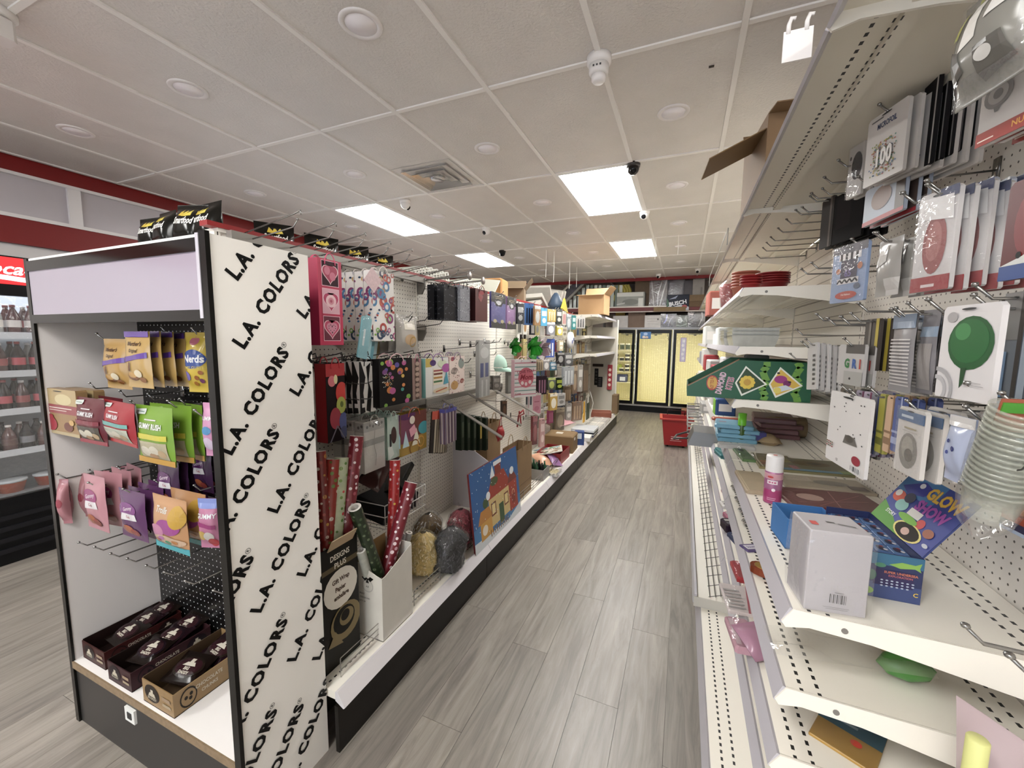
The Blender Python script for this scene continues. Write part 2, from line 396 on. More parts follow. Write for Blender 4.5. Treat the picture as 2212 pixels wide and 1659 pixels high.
for r, y in enumerate((1.50, 2.73, 3.95, 5.16, 6.38, 7.6)):
    for c, x in enumerate((-3.80, -2.58, -1.36, -.13)):
        if (r, c) in ((5, 0), (4, 0), (3, 0)): continue
        if pot0 is None:
            pot0 = thing('recessed_light', 'x', 'ceiling light', (x, y, CZ), group='unlit round recessed ceiling lights')
            MB().lathe([(.066, -.002), (.068, -.006), (.088, -.007), (.092, -.003), (.092, .002)], 28, cap=False).build('trim_ring', pot0, True, M('#e3dedb', .4))
            MB().lathe([(.0001, -.0045), (.067, -.0045), (.067, .001)], 28, cap=False).build('lens', pot0, True, M('#f3eef0', .3))
            o = pot0
        else: o = dup(pot0, (x, y, CZ))
        o['label'] = 'round recessed ceiling light, %s row from the viewer, %s' % (('first', 'second', 'third', 'fourth', 'fifth', 'sixth')[r], ('by the left wall', 'left of centre', 'over the left shelving', 'over the aisle')[c])
# square air diffuser
v = thing('air_vent', 'square louvred chrome air vent set in the ceiling', 'vent', (-1.975, 3.035, CZ))
fr = MB()
for i, (s, d) in enumerate(((.27, .0), (.215, .012), (.155, .02), (.095, .026))):
    z = -d; q = .045 if i == 0 else .03
    for a, b in (((-s, -s), (s, -s)), ((s, -s), (s, s)), ((s, s), (-s, s)), ((-s, s), (-s, -s))):
        A, B = Vector((*a, z-.004)), Vector((*b, z-.004)); k = (s-q)/s
        m2 = MB() if i else fr
        m2.poly([A, B, Vector((b[0]*k, b[1]*k, z+.02)), Vector((a[0]*k, a[1]*k, z+.02))])
        m2.poly([A+Vector((0, 0, .002)), B+Vector((0, 0, .002)), B, A])
        if i: m2.build('louvre', v, m=M('#c9c9c9', .18, .85))
fr.build('frame', v, m=M('#d5d2ce', .3, .3))
MB().box(-.24, .24, -.24, .24, .0165, .019).build('duct_plate', v, m=M('#2a2a2a', .6))
MB().lathe([(.0001, -.024), (.05, -.026), (.062, -.018), (.062, 0)], 20, cap=False).build('centre_plate', v, True, M('#c4c4c4', .2, .8))
# smoke detector and dome cameras
def lathe_thing(name, label, cat, loc, parts, group=None):
    t = thing(name, label, cat, loc, group=group)
    for n, prof, m in parts: MB().lathe(prof, 24).build(n, t, True, m)
    return t
t = lathe_thing('motion_detector', 'white cylindrical motion detector on ceiling grid crossing', 'detector', (-.446, 2.09, CZ),
    [('mount', [(.058, 0), (.058, -.03), (.05, -.04)], M('#ece8e4', .4)), ('body', [(.047, -.04), (.046, -.075), (.038, -.085)], M('#e6e2de', .4)), ('lens_cup', [(.034, -.085), (.034, -.105), (.024, -.116)], M('#efebe8', .4))])
for k in range(3): MB().box(-.02+.016*k, -.012+.016*k, -.0475, -.0455, -.064, -.056).build('label_mark', t, m=M('#4a4a4a'))
t = lathe_thing('siren_unit', 'white boxy alarm siren at the top left corner of the ceiling', 'alarm', (-2.72, .86, CZ), [('mount', [(.06, 0), (.06, -.025), (.05, -.03)], M('#dfdad6', .4))])
MB().bbox(-.045, .045, -.04, .04, -.12, -.03, .012).build('body', t, m=M('#dbd6d2', .4))
def dome(x, y, col, label, face, shade):
    t = thing('security_camera', label, 'security camera', (x, y, CZ), group='dome security cameras')
    MB().lathe([(.05, 0), (.053, -.012), (.05, -.03)], 20).build('base', t, True, M(col, .4))
    MB().lathe([(.043, -.03), (.045, -.045), (.038, -.065), (.022, -.080), (.001, -.085)], 20, cap=False).build('ball', t, True, M(col if not shade else shade, .3))
    a = face; d = Vector((math.sin(a), -math.cos(a), -.55)).normalized()
    o = MB().lathe([(.022, 0), (.024, .012), (.019, .016), (.001, .014)], 16, cap=False); q = d.to_track_quat('Z', 'Y').to_matrix().to_4x4(); q.translation = Vector((0, 0, -.045))+d*.034
    o.xf(q).build('lens', t, True, M('#121214', .12))
dome(-.43, 3.36, '#3b3431', 'dark brown dome camera at the corner of the nearer aisle light', .2, '#241f1d')
dome(-2.59, 3.40, '#e9e5e1', 'white dome camera beside the nearer left light panel', PI*.9, '#dcd8d4')
dome(-2.28, 4.56, '#e9e5e1', 'white dome camera in the middle of the ceiling beyond the vent', -.5, None)
dome(-.454, 4.58, '#efece8', 'white dome camera at the far corner of the nearer aisle light', -.1, None)
dome(-2.62, 5.78, '#262322', 'black dome camera at the corner of the farther left light', .1, '#181818')
dome(-.55, 8.80, '#e9e5e1', 'white dome camera near the back wall, left one', -.2, None)
dome(.16, 8.40, '#e9e5e1', 'white dome camera near the back wall, right one', -.2, None)
for i, (x, y, L0) in enumerate(((1180, 540, .40), (1197, 543, .46), (1231, 562, .47), (1246, 577, .36), (1417, 514, .27), (1466, 507, .25))):
    p = onz(x, y, CZ-.005); o = MB().tube([(0, 0, 0), (.004, 0, -L0*.5), (0, 0, -L0)], .004, 5).build('hanging_string', m=M('#efece6', .6), loc=p)
    tag(o, ['white sign string hanging from ceiling, leftmost of the four before the back wall', 'white ceiling string, second from left before the back wall', 'white ceiling string, third from left before the back wall', 'white ceiling string, fourth from left before the back wall', 'short white ceiling string by the farther aisle light', 'short white ceiling string right of the farther aisle light'][i], 'string', 'sign strings')
o = MB().box(-.012, .012, -.006, .006, -.004, 0).build('dead_bug', m=M('#2b2320')); o.location = onz(1537, 143, CZ-.001); tag(o, 'small dark speck stuck to a ceiling tile', 'speck')
# ================================================================== END CABINET (faces the viewer) AND LEFT GONDOLA
BLK = M('#141311', .25); WHT = M('#d9d5cc', .45, var=.02, scale=6); CREAM = '#ebe6db'
cab = thing('end_display_cabinet', 'black and white end display cabinet with lettered side panel and lit header', 'display cabinet', (-1.668, .69, 0))
x0, x1, D = -.512, .512, .31          # width and depth, local
MB().box(x0, x0+.018, 0, D, 0, 1.81).build('side_panel', cab, m=M('#d0cbc9', .5))
MB().box(x0-.003, x0+.021, -.004, .004, 0, 1.81).build('edge_strip', cab, m=BLK)
MB().box(x0-.003, x0, 0, D, 0, 1.81).build('side_cladding', cab, m=BLK)
side = MB().box(x1-.018, x1, 0, D, 0, 1.81).build('side_panel', cab, m=M('#efece6', .35)); side['label'] = 'white side panel printed with black lettering'
MB().box(x1-.024, x1+.004, -.006, .006, 0, 1.815).build('edge_strip', cab, m=BLK)
MB().box(x0+.018, x1-.019, D-.012, D, .2, 1.796).build('pegboard', cab, m=dots('#0d0d0d', '#cfcfcf', .0254, .0024, .25, ('X', 'Z')))
MB().box(x0+.018, x1-.024, .0, D-.012, .235, .262).build('deck', cab, m=M('#e6e2df', .4))
MB().box(x0+.018, x1-.024, -.005, .0, .235, .262).build('deck_edge', cab, m=M('#7d6a52', .6, var=.15, scale=60))
MB().box(x0+.018, x1-.024, .004, .02, 0, .235).build('kick_panel', cab, m=M('#2b2927', .4))
lk = MB().box(-.03, .03, -.004, .004, -.026, .026).build('cover_plate', cab, m=M('#d8d8d4', .3), loc=(-.10, .0, .185))
MB().box(-.012, .014, -.006, -.004, -.012, .012).build('plate_recess', lk, m=M('#2a2a2a'))
MB().box(x0+.018, x1-.019, .001, D, 1.797, 1.81).build('top_panel', cab, m=M('#e8e5e0', .35))
hd = MB().box(x0+.022, x1-.03, -.002, .006, 1.613, 1.765).build('header_panel', cab, m=M('#978e9a', .12)); hd['label'] = 'glossy pale header panel'
MB().box(x0+.018, x1-.024, -.006, .012, 1.765, 1.800).build('header_rail', cab, m=M('#14110f', .1))
MB().box(x0+.018, x1-.024, -.006, .012, 1.583, 1.613).build('header_rail', cab, m=M('#14110f', .15))
MB().box(x1-.034, x1-.022, -.008, .004, 1.59, 1.81).build('header_clip', cab, m=M('#b4b0b8', .2))
# lettering L.A. COLORS in slanted rows on the side panel; panel u runs along +Y
let = []
PWd, PHt = D, 1.81
ang = 55; ca_, sa_ = math.cos(math.radians(ang)), math.sin(math.radians(ang)); LEN = .345
_v, _f = text_geo('L.A. COLORS', .048, 1.0, 0.0, 1.18); nat = max(p[0] for p in _v)-min(p[0] for p in _v)
SZ = .056; wide = LEN/(nat*SZ)
for kind, px_, py_ in (('L', 515, 748), ('L', 500, 598), ('L', 487, 980), ('R', 592, 920), ('L', 650, 683), ('L', 635, 852), ('L', 588, 1107), ('R', 661, 1070), ('L', 650, 1245), ('R', 535, 1190),
                       ('R', 610, 1328), ('L', 629, 1429), ('L', 682, 1426), ('R', 587, 1524), ('R', 646, 1513), ('R', 708, 1456)):
    p = onx(px_, py_, -1.156); sx, sz = p.y-.69, p.z
    if kind == 'R': sx -= ca_*(LEN+.012)-sa_*.012; sz -= sa_*(LEN+.012)+ca_*.012
    cx, cz = sx+ca_*LEN/2, sz+sa_*LEN/2
    let.append(('t', cx/PWd, cz/PHt, SZ/PHt, 'L.A. COLORS', '#0b0b0b', dict(rot=ang, bold=.048, wide=wide, gap=1.18)))
    rx, rz = cx+ca_*(LEN/2+.012)-sa_*.012, cz+sa_*(LEN/2+.012)+ca_*.012
    let.append(('ring', rx/PWd, rz/PHt, .0085/PWd, .0072/PWd, '#222222')); let.append(('t', rx/PWd, rz/PHt, .012/PHt, 'R', '#222222', dict(rot=ang)))
mb = art(let, PWd, PHt, x0=0.0)
lo = mb.build('lettering', side); lo.rotation_euler = (0, 0, EAST); lo.location = (x1, 0, 0)

# ---- left gondola
PX = -1.62; LY0, LY1 = 1.005, 7.75
gl = thing('gondola_shelving', 'long white double sided pegboard shelving left of the aisle', 'shelving', (PX, LY0, 0))
L = LY1-LY0
MPEG = dots('#e6e1d7', '#45413c', .0254, .0034, .5, ('Y', 'Z'))
UPR = [1.005, 2.235, 3.455, 4.675, 5.895, 7.115, 7.735]
for a, b in zip(UPR, UPR[1:]):
    MB().box(-.010, 0, a-LY0+.012, b-LY0-.012, .2, 1.93).build('pegboard', gl, m=MPEG)
for u in UPR:
    q = MB().box(-.06, .004, u-LY0-.011, u-LY0+.011, 0, 1.93).build('upright', gl, m=M('#e2ddd3', .45))
    m2 = MB()
    for k in range(56): m2.box(.0042, .0046, u-LY0-.002, u-LY0+.002, .26+k*.03, .28+k*.03)
    m2.build('slots', q, m=M('#2c2a27'))
MB().box(-.055, -.025, 0, L, .2, 1.93).build('rear_pegboard', gl, m=M('#c6c0b6', .5))
MB().box(-.07, .008, 0, L, 1.93, 1.944).build('top_rail', gl, m=M('#ddd8ce', .4))
MB().box(-.03, .014, -.04, L, 1.944, 1.962).build('top_board', gl, m=M('#8c1517', .45))
for a, b in zip(UPR, UPR[1:]):
    d = MB().mat(slotted(CREAM, (.40, .445))); y0, y1 = a-LY0+.002, b-LY0-.002
    d.box(.004, .50, y0, y1, .215, .245); o = d.build('deck', gl)
    MB().prism([(.50, .245), (.512, .248), (.545, .196), (.538, .190), (.50, .21)], 1, y0, y1).build('price_channel', o, m=M('#d4d0d2', .3))
    MB().box(.495, .512, y0, y1, 0, .188).build('kick_plate', gl, m=M('#191613', .35))
    MB().box(-.56, -.06, y0, y1, .215, .245).build('rear_deck', gl, m=M(CREAM, .45))
    MB().box(-.56, -.55, y0, y1, 0, .2).build('rear_kick_plate', gl, m=M('#191613', .35))
# wire fence along the deck front
for i in range(3):
    y0 = .06 + i*1.23; wf_ = MB()
    for z in (.275, .300, .325): wf_.tube([(.47, y0, z), (.47, y0+1.15, z)], .0022, 5)
    for k in range(6): wf_.tube([(.47, y0+k*.23, .247), (.47, y0+k*.23, .326)], .0022, 5)
    o = wf_.build('wire_fence', gl, m=M('#b9b6b2', .25, .8))
# grey shelf bars and waterfall arms
for q0, q1 in (((955, 862), (1084, 945)), ((1009, 848), (1126, 919)), ((1061, 838), (1166, 898))):
    p0 = onx(*q0, PX+.05); p1 = ony(*q1, p0.y)
    MB().tube([(p0.x-PX-.045, p0.y-LY0, p0.z+.005), (p0.x-PX, p0.y-LY0, p0.z), (p1.x-PX, p1.y-LY0, p1.z)], .011, 4).build('sloping_arm', gl, m=M('#a19d96', .3, .5))
def bracket(y, z):
    MB().prism([(0, 0), (.06, 0), (.06, -.05), (.035, -.10), (.0, -.10)], 1, -.006, .006).build('bracket', gl, m=M('#7d7973', .4, .4), loc=(.004, y-LY0, z))
def crossbar(y0, y1, z, x=.03):
    MB().box(x, x+.03, y0-LY0, y1-LY0, z, z+.035).build('crossbar', gl, m=M('#8d8983', .35, .4))
for a, b, z in ((1.02, 2.235, 1.90), (1.02, 2.235, 1.60), (1.02, 2.235, 1.115), (2.235, 3.455, 1.105)):
    crossbar(a, b, z); bracket(b, z+.03)
# end shelves of the far section
def shelf(parent, ox, y0, y1, depth, z, sgn, m, lip=True, name='shelf', xs=(.40, .43)):
    """metal gondola shelf: pan, sloping lip with price channel, end brackets; sgn +1 sticks out to +X, -1 to -X"""
    d = MB(); P = lambda x: sgn*x
    def bx(b, xa, xb, *r): b.box(min(P(xa), P(xb)), max(P(xa), P(xb)), *r)
    bx(d, .004, depth, y0+.0055, y1-.0055, -.012, 0)
    bx(d, depth*.33, depth*.33+.03, y0+.006, y1-.006, -.026, -.0121); bx(d, depth*.72, depth*.72+.03, y0+.006, y1-.006, -.026, -.0121)
    o = d.build(name, parent, m=m, loc=(ox, 0, z))
    lp = MB().prism([(P(depth), 0), (P(depth+.006), .003), (P(depth+.022), -.034), (P(depth+.016), -.038), (P(depth-.002), -.012)], 1, y0+.0009, y1-.006)
    lp.build('price_channel', o, m=M('#b9b6bc', .3))
    for y in (y0-.0032, y1-.0056):
        e = MB().prism([(P(.0), .002), (P(depth), .002), (P(depth+.02), -.030), (P(depth+.012), -.042), (P(depth-.03), -.032), (P(depth*.7), -.038), (P(.02), -.085), (P(0), -.085)], 1, y, y+.004)
        e.build('end_bracket', o, m=M(CREAM, .45))
    MB().lathe([(.006, 0), (.006, .002)], 10, (P(depth-.09), y0-.0050, -.020), ax=1).build('bolt', o, m=M('#77736e', .4))
    return o
SLOTS = slotted(CREAM, (.40, .43))
for z, dp in ((1.93, .43), (1.62, .42), (1.35, .42)):
    shelf(gl, 0, 6.0-LY0, 7.69-LY0, dp, z, 1, M('#e2ddd0', .45))

MB().box(0, .47, 7.70-LY0, 7.712-LY0, .246, 1.80).build('end_pegboard', gl, m=dots('#b5b0a4', '#6d675d', .0254, .0034, .5, ('X', 'Z')))  # white board coloured grey: shadow at the far end is in the paint
MB().box(.468, .49, 7.695-LY0, 7.717-LY0, .246, 1.93).build('end_post', gl, m=M('#d8d4ca', .45))
# ================================================================== RIGHT GONDOLA
RX = .70; RY0, RY1 = -2.67, 8.31
gr = thing('gondola_shelving', 'tall white shelving with slotted shelves right of the aisle', 'shelving', (RX, 0, 0))
RU = [.99+1.22*k for k in range(-3, 7)]
MPEGR = dots('#e2dcd3', '#544d46', .0254, .0030, .5, ('Y', 'Z'))
MSLAT = None
def mat_slat():
    m, N, L, b = newmat('slatted_back'); tc = N.new('ShaderNodeTexCoord'); sp = N.new('ShaderNodeSeparateXYZ'); L.new(tc.outputs['Object'], sp.inputs[0])
    q = N.new('ShaderNodeMath'); q.operation = 'DIVIDE'; q.inputs[1].default_value = .0508; L.new(sp.outputs['Z'], q.inputs[0])
    f = N.new('ShaderNodeMath'); f.operation = 'FRACT'; L.new(q.outputs[0], f.inputs[0]); l = N.new('ShaderNodeMath'); l.operation = 'LESS_THAN'; l.inputs[1].default_value = .10; L.new(f.outputs[0], l.inputs[0])
    mx = N.new('ShaderNodeMix'); mx.data_type = 'RGBA'; L.new(l.outputs[0], mx.inputs['Factor']); mx.inputs[6].default_value = (*lin('#e2dcd1'), 1); mx.inputs[7].default_value = (*lin('#9d968b'), 1); L.new(mx.outputs[2], b.inputs['Base Color']); b.inputs['Roughness'].default_value = .5
    return m
MSLAT = mat_slat()
for i, (a, b) in enumerate(zip(RU, RU[1:])):
    MB().box(0, .012, a+.012, b-.012, .2, 2.15).build('pegboard', gr, m=MPEGR if b < 1.2 or 1.0 > a else MSLAT if a > 2 else MPEGR)
for u in RU:
    q = MB().box(-.004, .05, u-.011, u+.011, 0, 2.15).build('upright', gr, m=M('#e2ddd3', .45)); m2 = MB()
    for k in range(60): m2.box(-.0046, -.0042, u-.002, u+.002, .26+k*.031, .28+k*.031)
    m2.build('slots', q, m=M('#3c3935'))
MB().box(.02, .05, RU[0], RU[-1], 0, 2.15).build('rear_panel', gr, m=M('#cbc4bb', .5))
SLR = slotted(CREAM, (-.425, -.392, -.075, -.045))
for a, b in zip(RU, RU[1:]):
    d = MB().box(-.555, -.004, a+.001, b-.001, .165, .2).build('base_deck', gr, m=slotted(CREAM, (-.52, -.485)))
    MB().prism([(-.555, .2), (-.560, .203), (-.578, .158), (-.572, .154), (-.553, .17)], 1, a+.001, b-.001).build('price_channel', d, m=M('#b4b1b6', .3))
    MB().box(-.55, -.54, a, b, 0, .16).build('kick_plate', gr, m=M('#a29c94', .5))
    MB().box(.05, .60, a+.001, b-.001, .165, .2).build('rear_deck', gr, m=M(CREAM, .45))
for a, b in zip(RU[3:], RU[4:]):                      # shelves from the near end on
    for z in (.97, .785, .62, .46): shelf(gr, 0, a, b, .455, z, -1, SLR)
for a, b in zip(RU[4:], RU[5:]):
    for z in (1.795, 1.52, 1.265): shelf(gr, 0, a, b, .455, z, -1, SLR)
for a, b in zip(RU, RU[1:]):                          # top canopy shelf
    shelf(gr, 0, a, b, .465, 2.16, -1, slotted('#d8d2c4', (-.40, -.365)), name='canopy_shelf')
# ================================================================== HANGING GOODS: builders
TONE = .92
CHROME = M('#9a9894', .25, .85); DARKWIRE = M('#3b3936', .35, .7)
_HK = {}
ORD = ('second', 'third', 'fourth', 'fifth', 'sixth', 'seventh', 'eighth', 'ninth', 'tenth', 'eleventh', 'twelfth', 'thirteenth', 'fourteenth')
def hook_mesh(L, two=False, dark=False, r=.0026):
    k = (round(L, 3), two, dark, r)
    if k in _HK: return _HK[k]
    m = MB().mat(DARKWIRE if dark else CHROME)
    m.tube([(0, 0, 0), (0, -L*.55, -.002), (0, -L*.92, 0), (0, -L, .022)], r, 6)
    m.lathe([(r*1.5, -.003), (r*1.9, 0), (r*1.5, .003)], 8, (0, -L, .023))
    if two: m.tube([(0, 0, .028), (0, -L*.95, .045), (0, -L*1.06, .05), (0, -L*1.06, .035)], r, 6)
    m.box(-.012, .012, -.004, 0, -.02, .03)
    _HK[k] = m.mesh('peg_hook', True); return _HK[k]
def hook(p, rz, L=.25, label='chrome peg hook', group='peg hooks', two=False, dark=False, tilt=0.0, r=.0026):
    o = put('peg_hook', hook_mesh(L, two, dark, r), None, p); o.rotation_euler = (-tilt, 0, rz)
    return tag(o, label, 'hook', group)
def pouch_front(b, seal=.08):
    def f(u, v):
        e = max(0.0, 1-(2*u-1)**4); w = (v-seal)/(1-2*seal)
        g = 0.0 if w <= 0 or w >= 1 else (1-abs(2*w-1)**3)
        return -b*e*g - .0018*math.sin(9*v+5*u)*math.sin(7*u+3)*g
    return f
def pouch_body(w, h, b, m, seal=.08, back=None):
    mb = MB().mat(m); f = pouch_front(b, seal)
    mb.grid(lambda u, v: ((u-.5)*w*(1-.04*math.sin(PI*v)), f(u, v), v*h), 12, 16)
    mb.mat(back or m)
    mb.grid(lambda u, v: ((.5-u)*w*(1-.04*math.sin(PI*v)), -f(1-u, v)*.9+.001, v*h), 12, 16)
    return mb
def hang(kind, name, label, cat, quad, ax, val, col, shapes=(), t=.012, yaw=0.0, n=0, step=.018, group=None, hk=None, clear=False, tilt=0.0, rough=.35, jit=.06, slot=True, back=None, edge=None, sway=0.0, hlabel=None, rope=None, two=False):
    """one hung article, fitted to its photo corners on a real plane; n more of it behind on the same hook"""
    p, w, h, rz = fit(*quad, ax, val, yaw)
    T = thing(name, label, cat, p, rz, group); T.rotation_euler = (tilt, sway, rz)
    m = M(col, rough)
    if kind == 'pouch':
        bd = pouch_body(w, h, t, m, back=back).build('body', T, True)
        pr = art(list(shapes), w, h, pouch_front(t), off=.0009, rough=rough)
    elif kind == 'gift':
        e = M(edge, rough) if edge else m; b = MB()
        b.mat(m).box(-w/2, w/2, 0, .0012, 0, h).box(-w/2, w/2, t-.0012, t, 0, h)
        b.mat(e)
        for s in (-1, 1):
            b.box(min(s*w/2, s*(w/2-.001)), max(s*w/2, s*(w/2-.001)), .0012, t-.0012, 0, h)
        b.mat(m).box(-w/2, w/2, 0, t, 0, .0012); b.build('body', T)
        for y in (0, t):
            rr = MB(); k = []
            for i in range(9): a = PI*i/8; k.append((-math.cos(a)*w*.22, y-.002 if y == 0 else y+.002, h-.02+math.sin(a)*.045))
            rr.tube(k, .0022, 5).build('rope_handle', T, True, M(rope or '#e8dcd6', .7))
        pr = art(list(shapes), w, h, None, off=.0008, rough=rough)
        if shapes and not edge:
            sp = art(list(shapes), w, h, None, off=.0008, rough=rough, x0=0.0, cw=t*.98)
            if sp.f: so = sp.build('side_print', T); so.rotation_euler = (0, 0, -PI/2); so.location = (-w/2, t, 0)
    else:
        b = MB().mat(m); b.prism([(-w/2+.003, 0), (w/2-.003, 0), (w/2, .003), (w/2, h-.006), (w/2-.006, h), (-w/2+.006, h), (-w/2, h-.006), (-w/2, .003)], 1, 0, t); b.build('body', T)
        sh = list(shapes) + ([('e', .5, 1-.045, .13, .012, '#2a2a2a')] if slot else [])
        pr = art(sh, w, h, None, off=.0006, rough=rough)
    if pr.f: pr.build('print', T)
    if clear:
        f = pouch_front(max(t*.7, .004), .02); g = MB().grid(lambda u, v: ((u-.5)*w*1.03, f(u, v)*1.0-.0035, v*h*1.01), 10, 14); g.build('film', T, True, film('#ffffff', .06, .06, .06))
    nv = Vector((math.sin(rz), -math.cos(rz), 0)); base = {'x': EAST if val < 0 else WEST, 'y': SOUTH}[ax]; bn = Vector((math.sin(base), -math.cos(base), 0))
    for i in range(n):
        q = p - bn*((t*1.9 if kind == 'pouch' else t)+step)*(i+1) + Vector((0, 0, random.uniform(-.004, .004)))
        o = dup(T, q, rz+random.uniform(-jit, jit), label + ', %s back' % ORD[i]); o['group'] = group or (label + ' stack')
        if i == 0 and not group: T['group'] = group or (label + ' stack')
    if hk:
        wall, L = hk; top = p + Vector((0, 0, h*.95)); a = Vector((wall, top.y, top.z)) if ax == 'x' else Vector((top.x, wall, top.z))
        hook(a, base, L, hlabel or 'peg hook of the ' + ' '.join(label.split()[:11]), 'loaded peg hooks', two=two)
    return T
# ================================================================== SWEETS IN THE END CABINET (face -Y)
TONE = .56  # cabinet shade put into the colours: sweets darker than other goods
PB = .69+.298        # pegboard face of the cabinet
def gummy(main, band, win, title='GUMMY RUSH', tc='#ffffff'):
    return [('r', .02, 0, .98, .08, main), ('r', .12, .08, .88, .40, win), ('e', .32, .22, .13, .09, '#efe6d0'), ('e', .55, .25, .12, .08, '#e9e0c8'), ('e', .74, .2, .10, .07, '#d8b88a'), ('e', .5, .14, .12, .05, '#cfa57a'),
            ('r', .08, .44, .9, .53, band), ('t', .5, .66, .13, title, tc, dict(bold=.03, wide=.78)), ('r', .36, .765, .66, .785, '#f0e8e8'), ('g', [(.04, .84), (.34, .86), (.34, .95), (.04, .93)], '#e8f0e8'), ('r', .08, .885, .3, .90, '#7a9a84')]
def Q(*a): return [(a[i], a[i+1]) for i in range(0, 8, 2)]
HC = (PB, .20)
wer = [('t', .5, .78, .10, 'Werther\'s', '#4b2c14', dict(shear=.2)), ('t', .5, .66, .085, 'Original', '#4b2c14', dict(shear=.2)), ('g', [(.06, .44), (.5, .50), (.94, .54), (.94, .64), (.5, .58), (.06, .54)], '#6a3fa8'), ('e', .38, .2, .22, .07, '#8a5318'), ('e', .38, .23, .16, .05, '#d9a54e'), ('e', .62, .26, .14, .07, '#f2e2bc'), ('e', .72, .15, .12, .05, '#9c5f1c'), ('g', [(.3, .3), (.36, .3), (.38, .46), (.34, .46)], '#7a4410')]
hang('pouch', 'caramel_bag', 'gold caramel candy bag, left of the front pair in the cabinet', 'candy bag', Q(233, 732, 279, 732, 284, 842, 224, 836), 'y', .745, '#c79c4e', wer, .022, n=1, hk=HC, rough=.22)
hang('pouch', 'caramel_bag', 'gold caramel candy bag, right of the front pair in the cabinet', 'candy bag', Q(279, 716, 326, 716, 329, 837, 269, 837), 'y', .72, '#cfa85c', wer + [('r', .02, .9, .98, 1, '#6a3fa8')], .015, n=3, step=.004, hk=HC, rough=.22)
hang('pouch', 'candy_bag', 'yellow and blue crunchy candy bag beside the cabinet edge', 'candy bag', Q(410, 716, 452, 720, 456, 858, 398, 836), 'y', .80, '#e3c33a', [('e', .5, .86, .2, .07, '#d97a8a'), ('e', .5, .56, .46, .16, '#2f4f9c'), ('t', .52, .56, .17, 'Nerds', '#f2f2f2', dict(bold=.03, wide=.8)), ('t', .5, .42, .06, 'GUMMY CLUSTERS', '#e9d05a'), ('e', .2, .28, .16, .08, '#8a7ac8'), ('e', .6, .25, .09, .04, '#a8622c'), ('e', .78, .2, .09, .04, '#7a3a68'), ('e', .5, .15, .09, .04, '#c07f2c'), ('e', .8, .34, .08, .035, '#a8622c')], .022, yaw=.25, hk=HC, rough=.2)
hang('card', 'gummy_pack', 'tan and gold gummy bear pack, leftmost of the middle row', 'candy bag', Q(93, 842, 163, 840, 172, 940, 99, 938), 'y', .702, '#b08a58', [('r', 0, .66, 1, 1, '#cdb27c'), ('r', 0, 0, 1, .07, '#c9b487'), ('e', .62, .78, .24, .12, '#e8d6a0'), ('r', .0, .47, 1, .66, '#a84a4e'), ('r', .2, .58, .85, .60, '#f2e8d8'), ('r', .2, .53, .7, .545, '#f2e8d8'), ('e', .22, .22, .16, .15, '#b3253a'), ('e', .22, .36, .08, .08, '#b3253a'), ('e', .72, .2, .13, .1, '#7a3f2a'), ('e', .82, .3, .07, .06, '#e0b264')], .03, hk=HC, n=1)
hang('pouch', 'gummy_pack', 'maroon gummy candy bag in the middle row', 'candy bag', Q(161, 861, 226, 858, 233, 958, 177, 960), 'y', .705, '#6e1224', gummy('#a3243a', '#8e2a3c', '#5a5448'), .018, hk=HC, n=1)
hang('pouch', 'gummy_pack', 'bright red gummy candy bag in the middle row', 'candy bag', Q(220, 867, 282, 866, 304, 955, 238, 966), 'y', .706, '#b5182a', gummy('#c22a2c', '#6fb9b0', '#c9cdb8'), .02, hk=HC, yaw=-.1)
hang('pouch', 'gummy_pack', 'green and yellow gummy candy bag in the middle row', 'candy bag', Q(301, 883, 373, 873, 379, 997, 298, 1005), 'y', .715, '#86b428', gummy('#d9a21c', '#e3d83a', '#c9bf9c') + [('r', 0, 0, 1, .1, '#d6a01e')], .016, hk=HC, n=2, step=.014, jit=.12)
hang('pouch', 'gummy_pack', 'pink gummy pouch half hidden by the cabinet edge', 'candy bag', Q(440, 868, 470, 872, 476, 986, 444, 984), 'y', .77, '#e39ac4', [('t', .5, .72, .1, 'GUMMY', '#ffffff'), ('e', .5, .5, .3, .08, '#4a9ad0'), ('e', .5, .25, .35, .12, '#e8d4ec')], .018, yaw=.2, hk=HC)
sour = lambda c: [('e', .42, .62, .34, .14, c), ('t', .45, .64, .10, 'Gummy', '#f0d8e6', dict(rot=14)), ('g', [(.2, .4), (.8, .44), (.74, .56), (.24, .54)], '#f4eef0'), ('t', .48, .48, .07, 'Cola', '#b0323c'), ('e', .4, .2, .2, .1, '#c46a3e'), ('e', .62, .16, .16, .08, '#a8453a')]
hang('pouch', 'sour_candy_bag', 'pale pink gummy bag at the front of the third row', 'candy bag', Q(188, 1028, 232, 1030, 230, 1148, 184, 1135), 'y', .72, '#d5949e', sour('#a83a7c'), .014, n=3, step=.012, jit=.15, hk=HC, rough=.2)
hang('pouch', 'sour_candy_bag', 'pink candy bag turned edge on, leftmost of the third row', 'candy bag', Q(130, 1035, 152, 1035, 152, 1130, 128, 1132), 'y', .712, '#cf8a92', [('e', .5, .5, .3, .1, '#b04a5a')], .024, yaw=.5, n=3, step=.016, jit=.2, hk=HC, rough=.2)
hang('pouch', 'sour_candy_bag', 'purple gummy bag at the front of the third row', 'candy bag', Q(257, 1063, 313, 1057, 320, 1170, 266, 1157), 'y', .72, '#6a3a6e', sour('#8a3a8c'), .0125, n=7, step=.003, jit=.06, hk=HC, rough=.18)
hang('pouch', 'sour_candy_bag', 'dark purple gummy bag in the second stack of the third row', 'candy bag', Q(340, 1000, 385, 990, 392, 1090, 348, 1096), 'y', .79, '#4d2a52', sour('#6a2f6e') + [('r', .3, .9, .7, 1.0, '#d8d4dc')], .0125, n=5, step=.003, jit=.06, hk=HC, rough=.18)
